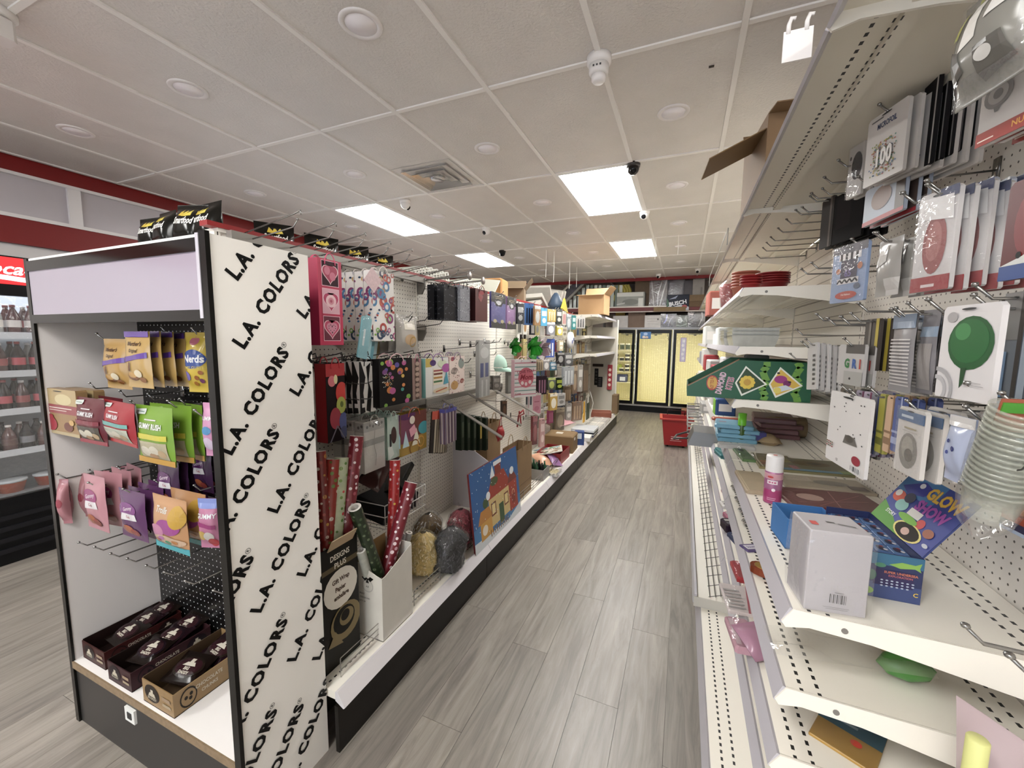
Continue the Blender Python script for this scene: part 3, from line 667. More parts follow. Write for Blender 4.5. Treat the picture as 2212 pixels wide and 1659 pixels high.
hang('pouch', 'sour_candy_bag', 'dark purple gummy bag in the third stack by the cabinet edge', 'candy bag', Q(415, 968, 455, 962, 462, 1060, 422, 1064), 'y', .84, '#4d2a52', sour('#6a2f6e') + [('r', .3, .9, .7, 1.0, '#d8d4dc')], .0125, n=3, step=.003, jit=.06, hk=HC, rough=.18)
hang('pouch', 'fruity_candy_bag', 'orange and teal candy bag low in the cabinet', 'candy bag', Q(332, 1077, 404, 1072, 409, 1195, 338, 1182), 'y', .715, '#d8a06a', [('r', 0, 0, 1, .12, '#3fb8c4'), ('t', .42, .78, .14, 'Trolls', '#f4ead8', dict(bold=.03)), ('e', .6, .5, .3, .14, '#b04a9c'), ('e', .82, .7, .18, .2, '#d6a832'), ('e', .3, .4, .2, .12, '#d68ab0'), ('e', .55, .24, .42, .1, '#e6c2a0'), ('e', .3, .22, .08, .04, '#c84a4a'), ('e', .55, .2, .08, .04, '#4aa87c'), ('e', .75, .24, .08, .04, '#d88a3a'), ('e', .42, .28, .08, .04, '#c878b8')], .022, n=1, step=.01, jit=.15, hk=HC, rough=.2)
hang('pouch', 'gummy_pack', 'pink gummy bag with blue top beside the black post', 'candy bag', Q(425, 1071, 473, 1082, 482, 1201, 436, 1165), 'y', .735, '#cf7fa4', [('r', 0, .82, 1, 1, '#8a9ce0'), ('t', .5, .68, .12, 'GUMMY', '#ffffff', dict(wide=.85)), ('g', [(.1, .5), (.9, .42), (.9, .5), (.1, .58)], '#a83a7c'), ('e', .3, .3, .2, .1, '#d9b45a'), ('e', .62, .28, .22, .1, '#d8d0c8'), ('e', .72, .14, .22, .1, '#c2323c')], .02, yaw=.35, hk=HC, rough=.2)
for i, (x, y) in enumerate(((430, 830), (540, 872), (650, 905), (760, 950), (875, 985), (1005, 1033), (1130, 1078), (1275, 1140), (1470, 1205))):
    p = ony(x*.3134, 900+y*.3134, .705); hook(Vector((p.x, PB, p.z-.02)), SOUTH, .282, 'empty chrome peg hook in the lowest row of the cabinet, %s from the left' % ('first', 'second', 'third', 'fourth', 'fifth', 'sixth', 'seventh', 'eighth', 'ninth')[i], 'empty cabinet hooks')
for i, (x, y) in enumerate(((206, 722), (280, 868), (360, 868), (418, 888))):
    p = ony(x, y, .735); hook(Vector((p.x, PB, p.z-.02)), SOUTH, .25, 'empty chrome peg hook high in the cabinet, %s from the left' % ('first', 'second', 'third', 'fourth')[i], 'empty upper cabinet hooks')
for i, (x, y) in enumerate(((120, 1026), (187, 1044), (262, 1058))):
    p = ony(x+4, y, .703); hook(Vector((p.x, PB+.003, p.z-.02)), SOUTH, .288, 'long chrome peg hook above the pink bags, %s from the left' % ('first', 'second', 'third')[i], 'third row cabinet hooks')
# three open cookie boxes on the deck
def cookie_box(name, label, x0, x1, y0, y1, z, h, col, dark, inner, bars, tilt=0.0):
    t = thing(name, label, 'cookie box', ((x0+x1)/2, y0, z)); w = x1-x0; L = y1-y0
    MB().box(-w/2, w/2, 0, L, 0, .003).build('bottom', t, m=M(inner, .7))
    f = MB().box(-w/2, w/2, 0, .003, 0, h).build('front_panel', t, m=M(col, .4, var=.05, scale=40)); MB().box(-w/2, w/2, L-.003, L, 0, h*1.05).build('rear_panel', t, m=M(col, .5))
    a = MB().box(-w/2, -w/2+.003, .003, L-.003, 0, h*1.05).build('side_panel', t, m=M(inner, .6)); b = MB().box(w/2-.003, w/2, .003, L-.003, 0, h).build('side_panel', t, m=M(col, .4, var=.05, scale=40))
    pr = art([('e', .32, .55, .24, .38, dark), ('g', [(.2, .42), (.44, .42), (.40, .58), (.36, .58), (.36, .72), (.28, .72), (.28, .58), (.24, .58)], '#e8dcc0'), ('t', .32, .34, .16, 'BIG DADDY', '#e8dcc0', dict(wide=.7)), ('r', .66, .3, .92, .42, '#c9b490'), ('r', .66, .55, .92, .7, '#b89a78')], w, h, None).build('print', f)
    s = art([('e', .17, .5, .10, .42, dark), ('e', .17, .5, .085, .34, col), ('e', .14, .52, .02, .08, dark), ('e', .19, .42, .02, .08, dark), ('e', .2, .6, .02, .08, dark), ('t', .42, .68, .22, 'CHOCOLATE', '#efe4cc', dict(wide=.8)), ('t', .42, .40, .20, 'CHUNKS', '#efe4cc', dict(wide=.8)), ('e', .80, .5, .14, .46, dark), ('g', [(.74, .5), (.86, .5), (.84, .66), (.82, .66), (.82, .8), (.78, .8), (.78, .66), (.76, .66)], '#e8dcc0'), ('t', .80, .38, .2, 'BIG DADDY', '#e8dcc0', dict(wide=.75))], L, h, None, x0=0.0).build('print', b)
    s.rotation_euler = (0, 0, EAST); s.location = (w/2, 0, 0)
    for k in range(bars):
        c = thing('wrapped_cookie', 'dark wrapped cookie in the %s cookie box, %s from the front' % (' '.join(label.split()[:2]).replace(' open', ''), ('first', 'second', 'third', 'last')[k]), 'cookie', (t.location.x+random.uniform(-.01, .01), y0+.05+k*(L-.06)/max(bars, 1)*.95, z+.012+.006*k), .2*random.uniform(-1, 1), 'wrapped cookies')
        pb = pouch_body(w*.78, .115, .011, M(('#1d130f', '#241018')[k % 2], .15)).build('wrapper', c, True); pb.rotation_euler = (-PI/2+.25, 0, 0); pb.location = (0, 0, .012+h*.35)
        q = art([('e', .5, .5, .42, .34, dark), ('e', .5, .5, .36, .28, '#3a1c22'), ('g', [(.3, .5), (.7, .5), (.62, .62), (.56, .62), (.56, .74), (.44, .74), (.44, .62), (.38, .62)], '#efe6d2'), ('t', .5, .42, .13, 'BIG', '#efe6d2', dict(bold=.04)), ('t', .5, .30, .11, 'DADDY', '#efe6d2', dict(bold=.04, wide=.9))], w*.78, .115, pouch_front(.011), rough=.2).build('print', pb)
ZD = .2625
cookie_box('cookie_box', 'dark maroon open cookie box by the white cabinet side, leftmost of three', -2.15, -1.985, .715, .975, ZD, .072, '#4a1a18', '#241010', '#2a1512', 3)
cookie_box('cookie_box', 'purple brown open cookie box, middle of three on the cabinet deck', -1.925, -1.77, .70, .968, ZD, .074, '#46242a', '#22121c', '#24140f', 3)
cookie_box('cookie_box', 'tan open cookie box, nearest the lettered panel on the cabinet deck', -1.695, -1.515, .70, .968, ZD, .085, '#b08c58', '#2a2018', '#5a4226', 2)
TONE = .92
# ================================================================== GOODS ON THE LEFT GONDOLA (face +X)
HL = (PX, .30)
def G(kind, name, label, cat, q, col, shapes=(), t=.05, val=-1.34, **k):
    k.setdefault('hk', HL); return hang(kind, name, label, cat, Q(*q), 'x', val, col, shapes, t, **k)
rnd = random.Random(3)
# empty top row of double hooks
for i in range(9):
    hook(Vector((PX, 1.10+.163*i, 1.915)), EAST, .31, 'empty double wire hook on the top edge of left shelving, %s from the cabinet' % (('first',)+ORD)[i], 'empty top hooks', two=True, tilt=.1)
for i, (y, z) in enumerate(((2.33, 1.935), (2.52, 1.93))):
    t = thing('faceout_arm', 'grey straight rail with round end disc above the pegboard, %s' % ('nearer one', 'farther one')[i], 'rail', (PX, y, z), 0, 'rails with end discs')
    MB().tube([(0, 0, 0), (.33, 0, .012)], .006, 8).build('rod', t, True, M('#8f8b87', .3, .6)); MB().lathe([(.004, 0), (.026, .003), (.026, .008), (.004, .011)], 20, (.33, 0, .012), ax=0).build('end_disc', t, True, M('#a9a29e', .3, .6))
for i, (y, z) in enumerate(((1.62, 1.62), (1.78, 1.60), (1.93, 1.615), (2.08, 1.60))):
    hook(Vector((PX, y, z)), EAST, .30, 'empty dark wire hook below the top row, %s from the cabinet' % (('first',)+ORD)[i], 'empty second row hooks', dark=True, tilt=.12)
for i, y in enumerate((1.14, 1.27, 1.42, 1.60, 1.75, 1.92)):
    hook(Vector((PX, y, 1.40)), EAST, .31, 'dark double wire hook above the gift bags, %s from the cabinet' % (('first',)+ORD)[i], 'middle row hooks', dark=True, two=True, tilt=.1)
for i, (y, z) in enumerate(((2.55, 1.47), (2.95, 1.50), (3.25, 1.46), (2.45, 1.36))):
    hook(Vector((PX, y, z)), EAST, .28, 'empty thin hook on the second pegboard bay, %s' % ('nearest', 'middle', 'farthest', 'lowest')[i], 'second bay hooks', dark=True, tilt=.1)
# gift bags, first bay
hearts = []
for k, (bgc, hc, rim) in enumerate((('#3a1020', '#b02a54', '#f0c8d0'), ('#e0a8b8', '#b8265a', '#eec0cc'), ('#6a1230', '#c43a62', '#f2c6d0'))):
    v = .84-.32*k; hearts += [('r', .14, v-.15, .86, v+.145, '#f0b8c8'), ('r', .16, v-.143, .84, v+.138, bgc), ('heart', .5, v, .34, rim), ('heart', .5, v+.002, .31, hc)]
    if k == 0: hearts += [('e', .38, v+.03, .12, .05, '#d06a86'), ('e', .6, v-.03, .13, .05, '#d06a86')]
    if k == 1: hearts += [('e', .5, v, .22, .075, '#efc4cc'), ('e', .5, v, .12, .042, '#d8889a'), ('e', .5, v, .05, .018, '#b84a64')]
    if k == 2: hearts += [('heart', .5, v, .23, '#d989a2')] + [('e', .5+.15*math.sin(a)**3, v+.052*(13*math.cos(a)-5*math.cos(2*a)-2*math.cos(3*a)-math.cos(4*a))/16, .018, .006, '#3a1226') for a in [2*PI*i/14 for i in range(14)]]
G('gift', 'gift_bag', 'tall hot pink gift bag with three hearts beside the lettered panel', 'gift bag', (683, 560, 734, 561, 745, 745, 694, 746), '#c4174e', hearts, .07, val=-1.30, n=1, step=.012, edge='#a81244', rope='#e0507a', jit=.02)
rg = random.Random(11); circ = []
for i in range(46):
    u, v = rg.random(), rg.random(); c = rg.choice(('#23405e', '#3c7fb0', '#b03a2e', '#7fb24a', '#8a2f6e', '#c9974a', '#2f2f5a', '#c8553a', '#b04a7c')); r = rg.choice((.05, .08, .12, .16))
    circ.append(('ring', u, v, r, r*.52, c) if r > .06 else ('e', u, v, r, r*.30, c))
G('gift', 'bottle_gift_bag', 'white bottle gift bag with many coloured rings', 'gift bag', (794, 586, 841, 585, 861, 735, 817, 738), '#ece8e4', circ, .05, val=-1.33, n=4, step=.004, jit=.03)
o = MB().box(-.04, .04, 0, .002, -.04, .04).build('gift_tag', m=M('#dcbcc0', .5, var=.12, scale=90)); o.location = onx(806, 605, -1.305); o.rotation_euler = (0, math.radians(40), EAST); tag(o, 'pale pink glitter tag hanging on the ringed bottle bag', 'gift tag')
for k, c in enumerate(('#7fc0cc', '#9fd0d8', '#6fb4c4', '#b9d8dc', '#c9b486')):
    G('card', 'cello_bag', 'slim clear and aqua bag fanned out beside the heart bag, %s' % (('first',)+ORD)[k], 'bag', (748+k*9, 682-k*2, 770+k*9, 678-k*2, 812+k*4, 768, 792+k*4, 778), c, [('r', .3, .3, .5, .7, '#dfeef0')], .006, val=-1.30-.045*k, group='fanned cello bags', hk=None, clear=(k == 0), sway=.22, slot=False)
G('pouch', 'clear_gift_pouch', 'clear pouch with cream bow and gold ring on the top left pegboard', 'bag', (857, 683, 893, 678, 908, 762, 852, 764), '#b5afa6', [('r', .3, .62, .8, .86, '#e4dccb'), ('r', .42, .68, .68, .80, '#efe9dc'), ('e', .55, .36, .26, .14, '#c3a27a'), ('ring', .68, .3, .16, .12, '#b08a3c')], .018, val=-1.36, n=2, clear=True, rough=.3)
G('gift', 'gift_bag', 'black gift bag with red poppy and green flowers', 'gift bag', (700, 787, 740, 784, 752, 953, 711, 951), '#1a0d10', [('r', 0, .84, 1, 1, '#b01c24'), ('e', .3, .78, .2, .07, '#d8707a'), ('e', .5, .8, .1, .06, '#e0d6a0'), ('e', .8, .62, .32, .14, '#cf2a20'), ('e', .75, .46, .26, .11, '#a9b24a'), ('e', .78, .47, .09, .04, '#5c6a1e'), ('e', .42, .3, .3, .14, '#9c2a3c'), ('e', .85, .24, .24, .12, '#4a548c'), ('e', .85, .1, .2, .08, '#3b4066'), ('l', [(.1, .0), (.5, .2), (.9, .0)], .03, '#6a6470')], .06, val=-1.31, edge='#a01820', rope='#c02030')
for k in range(3):
    G('gift', 'gift_bag', 'black and white brushstroke gift bag in the middle row, %s' % ('front one', 'second one', 'third one')[k], 'gift bag', (768-13*k, 783, 803-13*k, 780, 823-12*k, 887, 785-13*k, 892), '#e6e3de', [('g', [(.0, .0), (.3, .02), (.2, .4), (.35, .7), (.1, 1), (0, 1)], '#1d1c1b'), ('g', [(.35, .05), (.6, .0), (.7, .4), (.52, .62), (.66, .98), (.4, .9), (.5, .5)], '#232221'), ('g', [(.8, .1), (1, 0), (1, .5), (.9, .8), (.78, .4)], '#2a2928'), ('l', [(.05, .6), (.4, .58), (.95, .63)], .02, '#4a4846'), ('l', [(.05, .3), (.5, .27), (.95, .32)], .025, '#5a5856'), ('r', .1, .12, .3, .2, '#f0eeea')], .04, val=-1.32-.05*k, hk=HL if k == 0 else None, group='brushstroke gift bags', rope='#2a2826')
pol = []
rg = random.Random(5)
for i in range(26):
    pol.append(('e', rg.uniform(.05, .95), rg.uniform(.03, .97), *(lambda r: (r, r*.8))(rg.choice((.05, .07, .09))), rg.choice(('#c9762e', '#d8b04a', '#3f9c94', '#7fae3c', '#7a3f86', '#b84a8c', '#e0863c', '#5a4a9c'))))
for i in range(40): pol.append(('e', .22+rg.uniform(-.16, .16), .55+rg.uniform(-.14, .14), .012, .010, rg.choice(('#e8e0d0', '#d8a060', '#c0d0c0'))))
G('gift', 'gift_bag', 'black gift bag with coloured polka dots and pink cord', 'gift bag', (815, 777, 886, 774, 895, 870, 824, 877), '#141212', pol, .07, val=-1.28, edge='#0e0c0c', rope='#e6b8bc')
G('gift', 'gift_bag', 'dusty pink and brown striped slim gift bag', 'gift bag', (889, 776, 910, 774, 911, 861, 893, 863), '#a08078', [('r', .3, 0, .7, 1, '#5a443a')] + [('e', .5, .1+.13*k, .22, .05, '#b79c8c') for k in range(7)], .05, val=-1.34, rope='#c87a94')
G('gift', 'gift_bag', 'white birthday cake gift bag with blue party hat', 'gift bag', (917, 776, 967, 771, 971, 852, 922, 858), '#e4e2dc', [('r', 0, .78, .25, 1, '#c9b04a'), ('e', .3, .88, .13, .08, '#4a2a6c'), ('e', .7, .85, .2, .1, '#cfdab8'), ('g', [(.3, .3), (.72, .3), (.72, .68), (.3, .74)], '#efe2c8'), ('r', .32, .36, .7, .41, '#4a7c4a'), ('r', .32, .46, .7, .51, '#c08a3a'), ('r', .32, .56, .7, .61, '#7a3a2c'), ('r', .32, .65, .7, .69, '#a0343a'), ('g', [(.74, .28), (.98, .3), (.9, .68)], '#3f9cb4'), ('e', .88, .72, .2, .12, '#b050a0'), ('e', .65, .14, .36, .08, '#d8c8a8'), ('l', [(.4, .12), (.9, .18)], .015, '#c06030')], .06, val=-1.33, edge='#79b3ae', rope='#8a4a9c')
sw = []
for (u, v, r, c) in ((.32, .6, .24, '#4a4440'), (.82, .3, .16, '#a0483c'), (.2, .93, .14, '#b04a58')):
    sw.append(('l', [(u+r*(1-i/26)*math.cos(i*.75), v+.42*r*(1-i/26)*math.sin(i*.75)) for i in range(26)], .012, c))
sw += [('e', .78, .8, .2, .14, '#8a948c'), ('e', .32, .22, .24, .12, '#c99a54')] + [('e', rg.random(), rg.random(), .025, .012, rg.choice(('#8a3a34', '#b06a70', '#4a3a38'))) for i in range(40)]
G('gift', 'gift_bag', 'cream gift bag with swirls and balloons', 'gift bag', (968, 772, 996, 768, 1010, 845, 974, 849), '#ecd8cc', sw, .05, val=-1.33, n=1, rope='#8a6a90')
G('gift', 'gift_bag', 'silver white damask gift bag in the lower row', 'gift bag', (783, 912, 828, 904, 834, 1008, 790, 1022), '#c9c6bf', [('r', 0, .80, 1, .98, '#a8a6a2'), ('r', 0, .52, 1, .64, '#8f908a')] + [('e', .15+.14*k, .89+.03*(k % 2), .05, .03, '#5f5e5c') for k in range(6)] + [('l', [(.5, .1), (.55, .3), (.45, .5), (.5, .8)], .012, '#8a8880')], .05, val=-1.31, n=2, clear=True, rope='#bdb9b0')
G('gift', 'gift_bag', 'pale mint gift bag with brown motif in the lower row', 'gift bag', (836, 903, 861, 895, 866, 983, 838, 996), '#c4d8ce', [('e', .5, .55, .22, .2, '#4a2c2a'), ('g', [(.1, .0), (.5, .1), (.3, .35), (.0, .3)], '#e4ece6'), ('r', .15, .3, .3, .6, '#2a2a2a')], .03, val=-1.33, n=4, edge='#5a8a78', rope='#cfeadd')
G('gift', 'gift_bag', 'mustard gift bag with party hats in the lower row', 'gift bag', (863, 892, 920, 889, 922, 970, 868, 983), '#a8852a', [('r', 0, .3, .5, 1, '#7a3a54'), ('r', .5, .4, 1, 1, '#6a2c20'), ('e', .25, .95, .3, .1, '#5a1e5a'), ('e', .88, .55, .22, .16, '#35a0ac'), ('g', [(.05, .2), (.3, .2), (.17, .6)], '#b9d4dc'), ('g', [(.4, .18), (.72, .18), (.58, .6)], '#e6e0c8'), ('g', [(.36, .4), (.6, .5), (.5, .7), (.3, .6)], '#e8a0b0'), ('ring', .5, .12, .2, .17, '#7a4a1a'), ('ring', .75, .22, .14, .11, '#d89a2a'), ('e', .42, .82, .1, .1, '#e8dccc')], .05, val=-1.32, rope='#d0602c')
for k in range(6):
    G('card', 'gift_bag', 'dark striped slim gift bag seen edge on, %s of six' % (('first',)+ORD)[k], 'gift bag', (922+5*k, 892-k, 934+5*k, 890-k, 946+5*k, 972, 934+5*k, 980), ('#2a221f', '#6b6250')[k % 2], [('r', .6, 0, .9, .8, '#b2a48c'), ('r', 0, .8, 1, 1, '#c2452c' if k < 4 else '#24306e')], .008, val=-1.30-.04*k, group='dark striped bags', hk=HL if k == 0 else None, sway=.12, slot=False)
G('gift', 'gift_bag', 'purple and cream striped slim gift bag with blue top', 'gift bag', (958, 885, 987, 879, 985, 950, 966, 960), '#7a6a80', [('l', [(.15+.14*k, 0), (.12+.14*k, 1)], .035, ('#c9b9b0', '#5a3a4a')[k % 2]) for k in range(6)] + [('r', 0, .9, 1, 1, '#4a4a9c')], .04, val=-1.29, rope='#4a4a9c')
# bottle bags high on the second bay
def speck(c1, c2, n, seed):
    r_ = random.Random(seed); return [('e', r_.random(), r_.random(), r_.uniform(.02, .06), r_.uniform(.008, .02), r_.choice((c1, c2))) for i in range(n)]
G('gift', 'velvet_bottle_bag', 'black crushed velvet bottle bag on the second bay', 'gift bag', (956, 617, 988, 616, 997, 693, 962, 692), '#17171c', speck('#3c3d48', '#0c0c10', 70, 2), .05, val=-1.36, n=1, rope='#0e0e10')
G('gift', 'velvet_bottle_bag', 'silver grey bottle bag on the second bay', 'gift bag', (989, 617, 1010, 616, 1020, 692, 999, 696), '#8b8c94', speck('#5c5d66', '#b4b6bf', 60, 4), .05, val=-1.34, rope='#2a2a30')
G('gift', 'bottle_gift_bag', 'burgundy bottle bag with tag on the second bay', 'gift bag', (1025, 625, 1051, 625, 1055, 694, 1029, 695), '#5b2527', [('g', [(.2, .72), (.45, .6), (.62, .78), (.5, .88), (.28, .86)], '#8f4a4c'), ('l', [(.3, .95), (.25, .8), (.45, .7)], .02, '#a0202a'), ('e', .5, .9, .18, .06, '#9c2630')], .07, val=-1.32, n=1, edge='#2a0c0e', rope='#8a1c24')
def tissue(c): return [('r', 0, .72, 1, 1, '#17140f'), ('g', [(.2, .72), (.8, .72), (.68, .62), (.32, .62)], '#17140f'), ('r', .2, .88, .8, .90, '#8f7a34'), ('r', .25, .83, .75, .85, '#8f7a34'), ('e', .5, .72, .17, .06, '#dcdcdc'), ('e', .5, .3, .3, .09, c), ('g', [(0, 0), (1, 0), (1, .15), (.8, .2), (.6, .13), (.4, .18), (.2, .14), (0, .2)], '#17140f'), ('e', .25, .2, .12, .05, '#c9bc8c'), ('e', .75, .2, .12, .05, '#c9bc8c')]
G('card', 'tissue_paper_pack', 'violet blue tissue paper pack with black header', 'tissue paper', (1062, 632, 1093, 634, 1091, 711, 1060, 707), '#5a58a4', tissue('#484a98'), .015, val=-1.36, clear=True)
G('card', 'tissue_paper_pack', 'lilac tissue paper pack with black header', 'tissue paper', (1096, 642, 1115, 642, 1115, 711, 1094, 711), '#a87cb4', tissue('#9a6aa8'), .015, val=-1.36, n=1, clear=True)
for i, (q, c1, c2, sh) in enumerate((((1034, 735, 1056, 735, 1060, 860, 1036, 852), '#a9a8a4', '#2c3a74', [('r', .1, .35, .4, .6, '#2a3a7c'), ('r', .55, .35, .85, .6, '#2a3a7c'), ('e', .5, .78, .4, .1, '#c9cac6'), ('r', .2, .0, .35, .3, '#cfd0cc'), ('r', .6, .0, .75, .3, '#cfd0cc')]),)):
    G('card', 'cutlery_pack', 'clear pack of blue and white picks in the third bay', 'party pack', q, c1, sh, .03, val=-1.40, clear=True)
# mint cap
t = thing('baseball_cap', 'pale mint baseball cap hung on the pegboard', 'cap', onx(1076, 792, -1.40), EAST)
cr = MB()
cr.grid(lambda u, v: ((u-.5)*2*.085*math.sin(math.acos(max(-1, min(1, v*.98)))) if False else .085*math.cos(PI*u)*math.cos(v*PI/2), -.075*math.sin(PI*u)*math.cos(v*PI/2), .10*math.sin(v*PI/2)), 16, 8)
cr.build('crown', t, True, M('#b3d6c4', .8, var=.04, scale=50))
br = MB().grid(lambda u, v: ((.088+.035*v*math.sin(PI*u))*math.cos(PI*u)+.035*v, -(.075+.085*v*math.sin(PI*u))*math.sin(PI*u), -.006-.03*v), 16, 4)
br.build('brim', t, True, M('#a9cebb', .8)); hook(Vector((PX, t.location.y, t.location.z+.095)), EAST, .2, 'peg hook carrying the mint cap', 'loaded peg hooks')
# love-you-mom bag
G('gift', 'gift_bag', 'white striped gift bag reading love you mom', 'gift bag', (1106, 779, 1152, 775, 1164, 855, 1117, 859), '#ece6e2', [('r', 0, .06+.105*k, 1, .085+.105*k, ('#d27a8a', '#6f9c90')[k % 2]) for k in range(9)] + [('e', .52, .52, .36, .27, '#d46a78'), ('t', .5, .68, .11, 'LOVE YOU', '#7a1c30', dict(rot=6)), ('t', .52, .53, .19, 'Mom', '#8c1028', dict(bold=.03, shear=.3)), ('e', .35, .38, .07, .05, '#f2dcd8'), ('e', .52, .35, .06, .05, '#f2dcd8'), ('e', .7, .4, .07, .05, '#f2dcd8'), ('t', .15, .10, .09, 'Love', '#a02a3c', dict(shear=.3)), ('t', .85, .93, .07, 'Mom', '#3a2a2c', dict(shear=.3))], .05, val=-1.16, yaw=-.6, rope='#eec6c2', edge='#e2b2b8', hk=None)
G('gift', 'gift_bag', 'pink and white baby gift bag below the mom bag', 'gift bag', (1136, 855, 1162, 848, 1176, 893, 1150, 897), '#e6ded8', [('r', .3, .05, .95, .92, '#d995a4'), ('r', .42, .6, .84, .64, '#b05a70'), ('r', .06, .5, .2, .9, '#3a4250'), ('e', .62, .3, .2, .12, '#c87a8c')], .05, val=-1.18, yaw=-.5, rope='#d8a8b0', hk=None)
# dense far bays: small packs, plain but each its own
FAR = [
 (1116, 655, 1131, 700, '#22252c', '#c9c9c6', 'black hook pack with white loops near the ceiling strings'), (1133, 655, 1152, 702, '#2d5f9c', '#10182a', 'blue pack with dark brushes in the top row'), (1154, 660, 1167, 703, '#b98a54', '#d8dcd8', 'amber clear pack in the top row'),
 (1168, 665, 1181, 704, '#4ba3cc', '#e8f0f0', 'cyan and white pack in the top row'), (1182, 668, 1200, 695, '#d2ac34', '#efe6b0', 'yellow cutlery pack in the top row'), (1181, 696, 1198, 723, '#85858c', '#d8d8d8', 'grey panel pack under the yellow cutlery'),
 (1201, 668, 1213, 700, '#1f2a22', '#e0dcd0', 'black and white pack beside the yellow cutlery'), (1214, 672, 1222, 702, '#cfc9bc', '#b84a5a', 'cream slim pack left of the grey pack'), (1223, 678, 1233, 712, '#9aa6aa', '#dfe6e6', 'grey blister pack with round window'), (1235, 681, 1243, 712, '#2f8c8c', '#c8e0dc', 'teal blister pack in the top row'),
 (1244, 683, 1263, 709, '#dcd8d0', '#4a4a4e', 'white card of small black pegs'), (1202, 704, 1214, 724, '#d8c84a', '#f0f0d8', 'yellow pack of clips'), (1214, 706, 1224, 728, '#cfc7b2', '#8a7a5a', 'cream pack of small rods'), (1176, 732, 1197, 772, '#3350a0', '#d0d4dc', 'blue cleaning cloth pack'),
 (1199, 735, 1206, 760, '#7a1f2a', '#2a1a1c', 'dark red slim pack'), (1207, 735, 1216, 758, '#c9b896', '#efe8d8', 'cream slim pack below the clips'), (1156, 777, 1172, 801, '#b79f74', '#6a5a3a', 'tan pack under the white flower bow'), (1173, 776, 1186, 800, '#8f8a88', '#d8d4d0', 'grey pack under the blue cloth'), (1187, 782, 1202, 800, '#2f7fa0', '#cfd8dc', 'blue bottle pack under the blue cloth'),
 (1160, 812, 1180, 852, '#2b1d24', '#8a5a70', 'dark pink stack of folded nets'), (1183, 816, 1199, 842, '#2a3a1c', '#b9c83c', 'green and black striped rack pack, left'), (1200, 816, 1216, 842, '#1d2a16', '#a9b834', 'green and black striped rack pack, right'), (1216, 792, 1239, 832, '#a9aeb0', '#e6eaea', 'clear pack of glass spoons'),
 (1203, 762, 1218, 786, '#2c2a2a', '#9a9894', 'black utensil pack'), (1219, 762, 1236, 790, '#4d4b4a', '#c8c6c2', 'steel ladle pack'), (1218, 835, 1233, 866, '#8a7458', '#c0a684', 'brown paper roll pack'), (1236, 790, 1246, 850, '#7f6446', '#c9ac84', 'wooden spoon on a hook, left'), (1248, 788, 1258, 846, '#a39c92', '#dcd8d0', 'steel fork on a hook'),
 (1259, 786, 1270, 848, '#6e5438', '#b89468', 'wooden spoon on a hook, right'), (1187, 850, 1203, 886, '#c9a24a', '#efe6d0', 'gold and white straw pack'), (1204, 850, 1220, 876, '#cfccc8', '#8a8680', 'white cluster of reels'), (1184, 886, 1194, 914, '#b8437a', '#d889ac', 'bright pink brush'), (1200, 882, 1218, 930, '#86755a', '#c2b08c', 'tan stack of slats'), (1222, 872, 1234, 908, '#a09b92', '#dad6cc', 'grey hand tool pack'),
 (1236, 868, 1256, 908, '#8f6a46', '#cfae84', 'bundle of wooden clothes pegs'),
 (1084, 866, 1094, 900, '#3c2a20', '#6a4a34', 'dark brown slim bag beside the sloping rail'), (1064, 812, 1080, 842, '#6f675c', '#a39a8c', 'grey brown pack behind the sloping rail'), (1096, 800, 1106, 850, '#77736c', '#a8a49c', 'grey sleeve pack behind the mom bag'), (1150, 900, 1160, 960, '#7a2730', '#b25a60', 'dark red long pack beside the brown bag'), (1166, 905, 1176, 965, '#c59a98', '#e8d0cc', 'dusty pink long pack beside the brown bag'), (1124, 775, 1132, 790, '#3a7a44', '#1e4a28', 'green foil pack edge'),
]
for i, (x0, y0, x1, y1, c, c2, lb) in enumerate(FAR):
    lb = lb if len(lb.split()) > 4 else lb + ' on the far left pegboard'
    rr = random.Random(i); val = -1.36+rr.uniform(-.05, .05)
    sh = [('r', .12, .55, .88, .82, c2), ('e', .5, .3, .3, .14, c2)] if i % 3 == 0 else ([('r', .15+.28*k, .08, .3+.28*k, .78, c2) for k in range(3)] if i % 3 == 1 else [('e', .5, .42, .34, .3, c2), ('r', 0, .82, 1, 1, c2)])
    G('card', 'hanging_pack', lb, 'hanging pack', (x0, y0, x1, y0, x1+2, y1, x0+2, y1), c, sh, .03, val=val, clear=(i % 2 == 0), n=1 if i % 4 == 0 else 0, hk=(PX, .28), yaw=-.35-.3*rr.random())
for x0, y0, x1, y1, c, c2, lb in ((1280, 786, 1303, 792, '#2a1d18', '#4a352c', 'dark squeegee blade on the end pegboard'), (1284, 796, 1292, 832, '#1a1817', '#3a3634', 'black scraper handle on the end pegboard'), (1290, 814, 1301, 836, '#211f20', '#4a4648', 'black glove pack on the end pegboard'), (1312, 788, 1322, 842, '#9c2430', '#e0c8b8', 'red string of lights on the end pegboard')):
    hang('card', 'end_panel_pack', lb, 'hanging pack', Q(x0, y0, x1, y0, x1, y1, x0, y1), 'y', 7.67, c, [('e', .5, .2+.2*k, .3, .06, c2) for k in range(4)] if y1-y0 > 10 else [], .028, slot=False)
PAL = (('#26262c', 'black'), ('#c9c5bc', 'cream'), ('#8a8884', 'grey'), ('#3c5a86', 'blue'), ('#a07a4c', 'tan'), ('#6a2c30', 'maroon'), ('#d8d4ca', 'white'), ('#4a5c3c', 'olive'), ('#b9a86a', 'straw'), ('#5c4a3c', 'brown'))
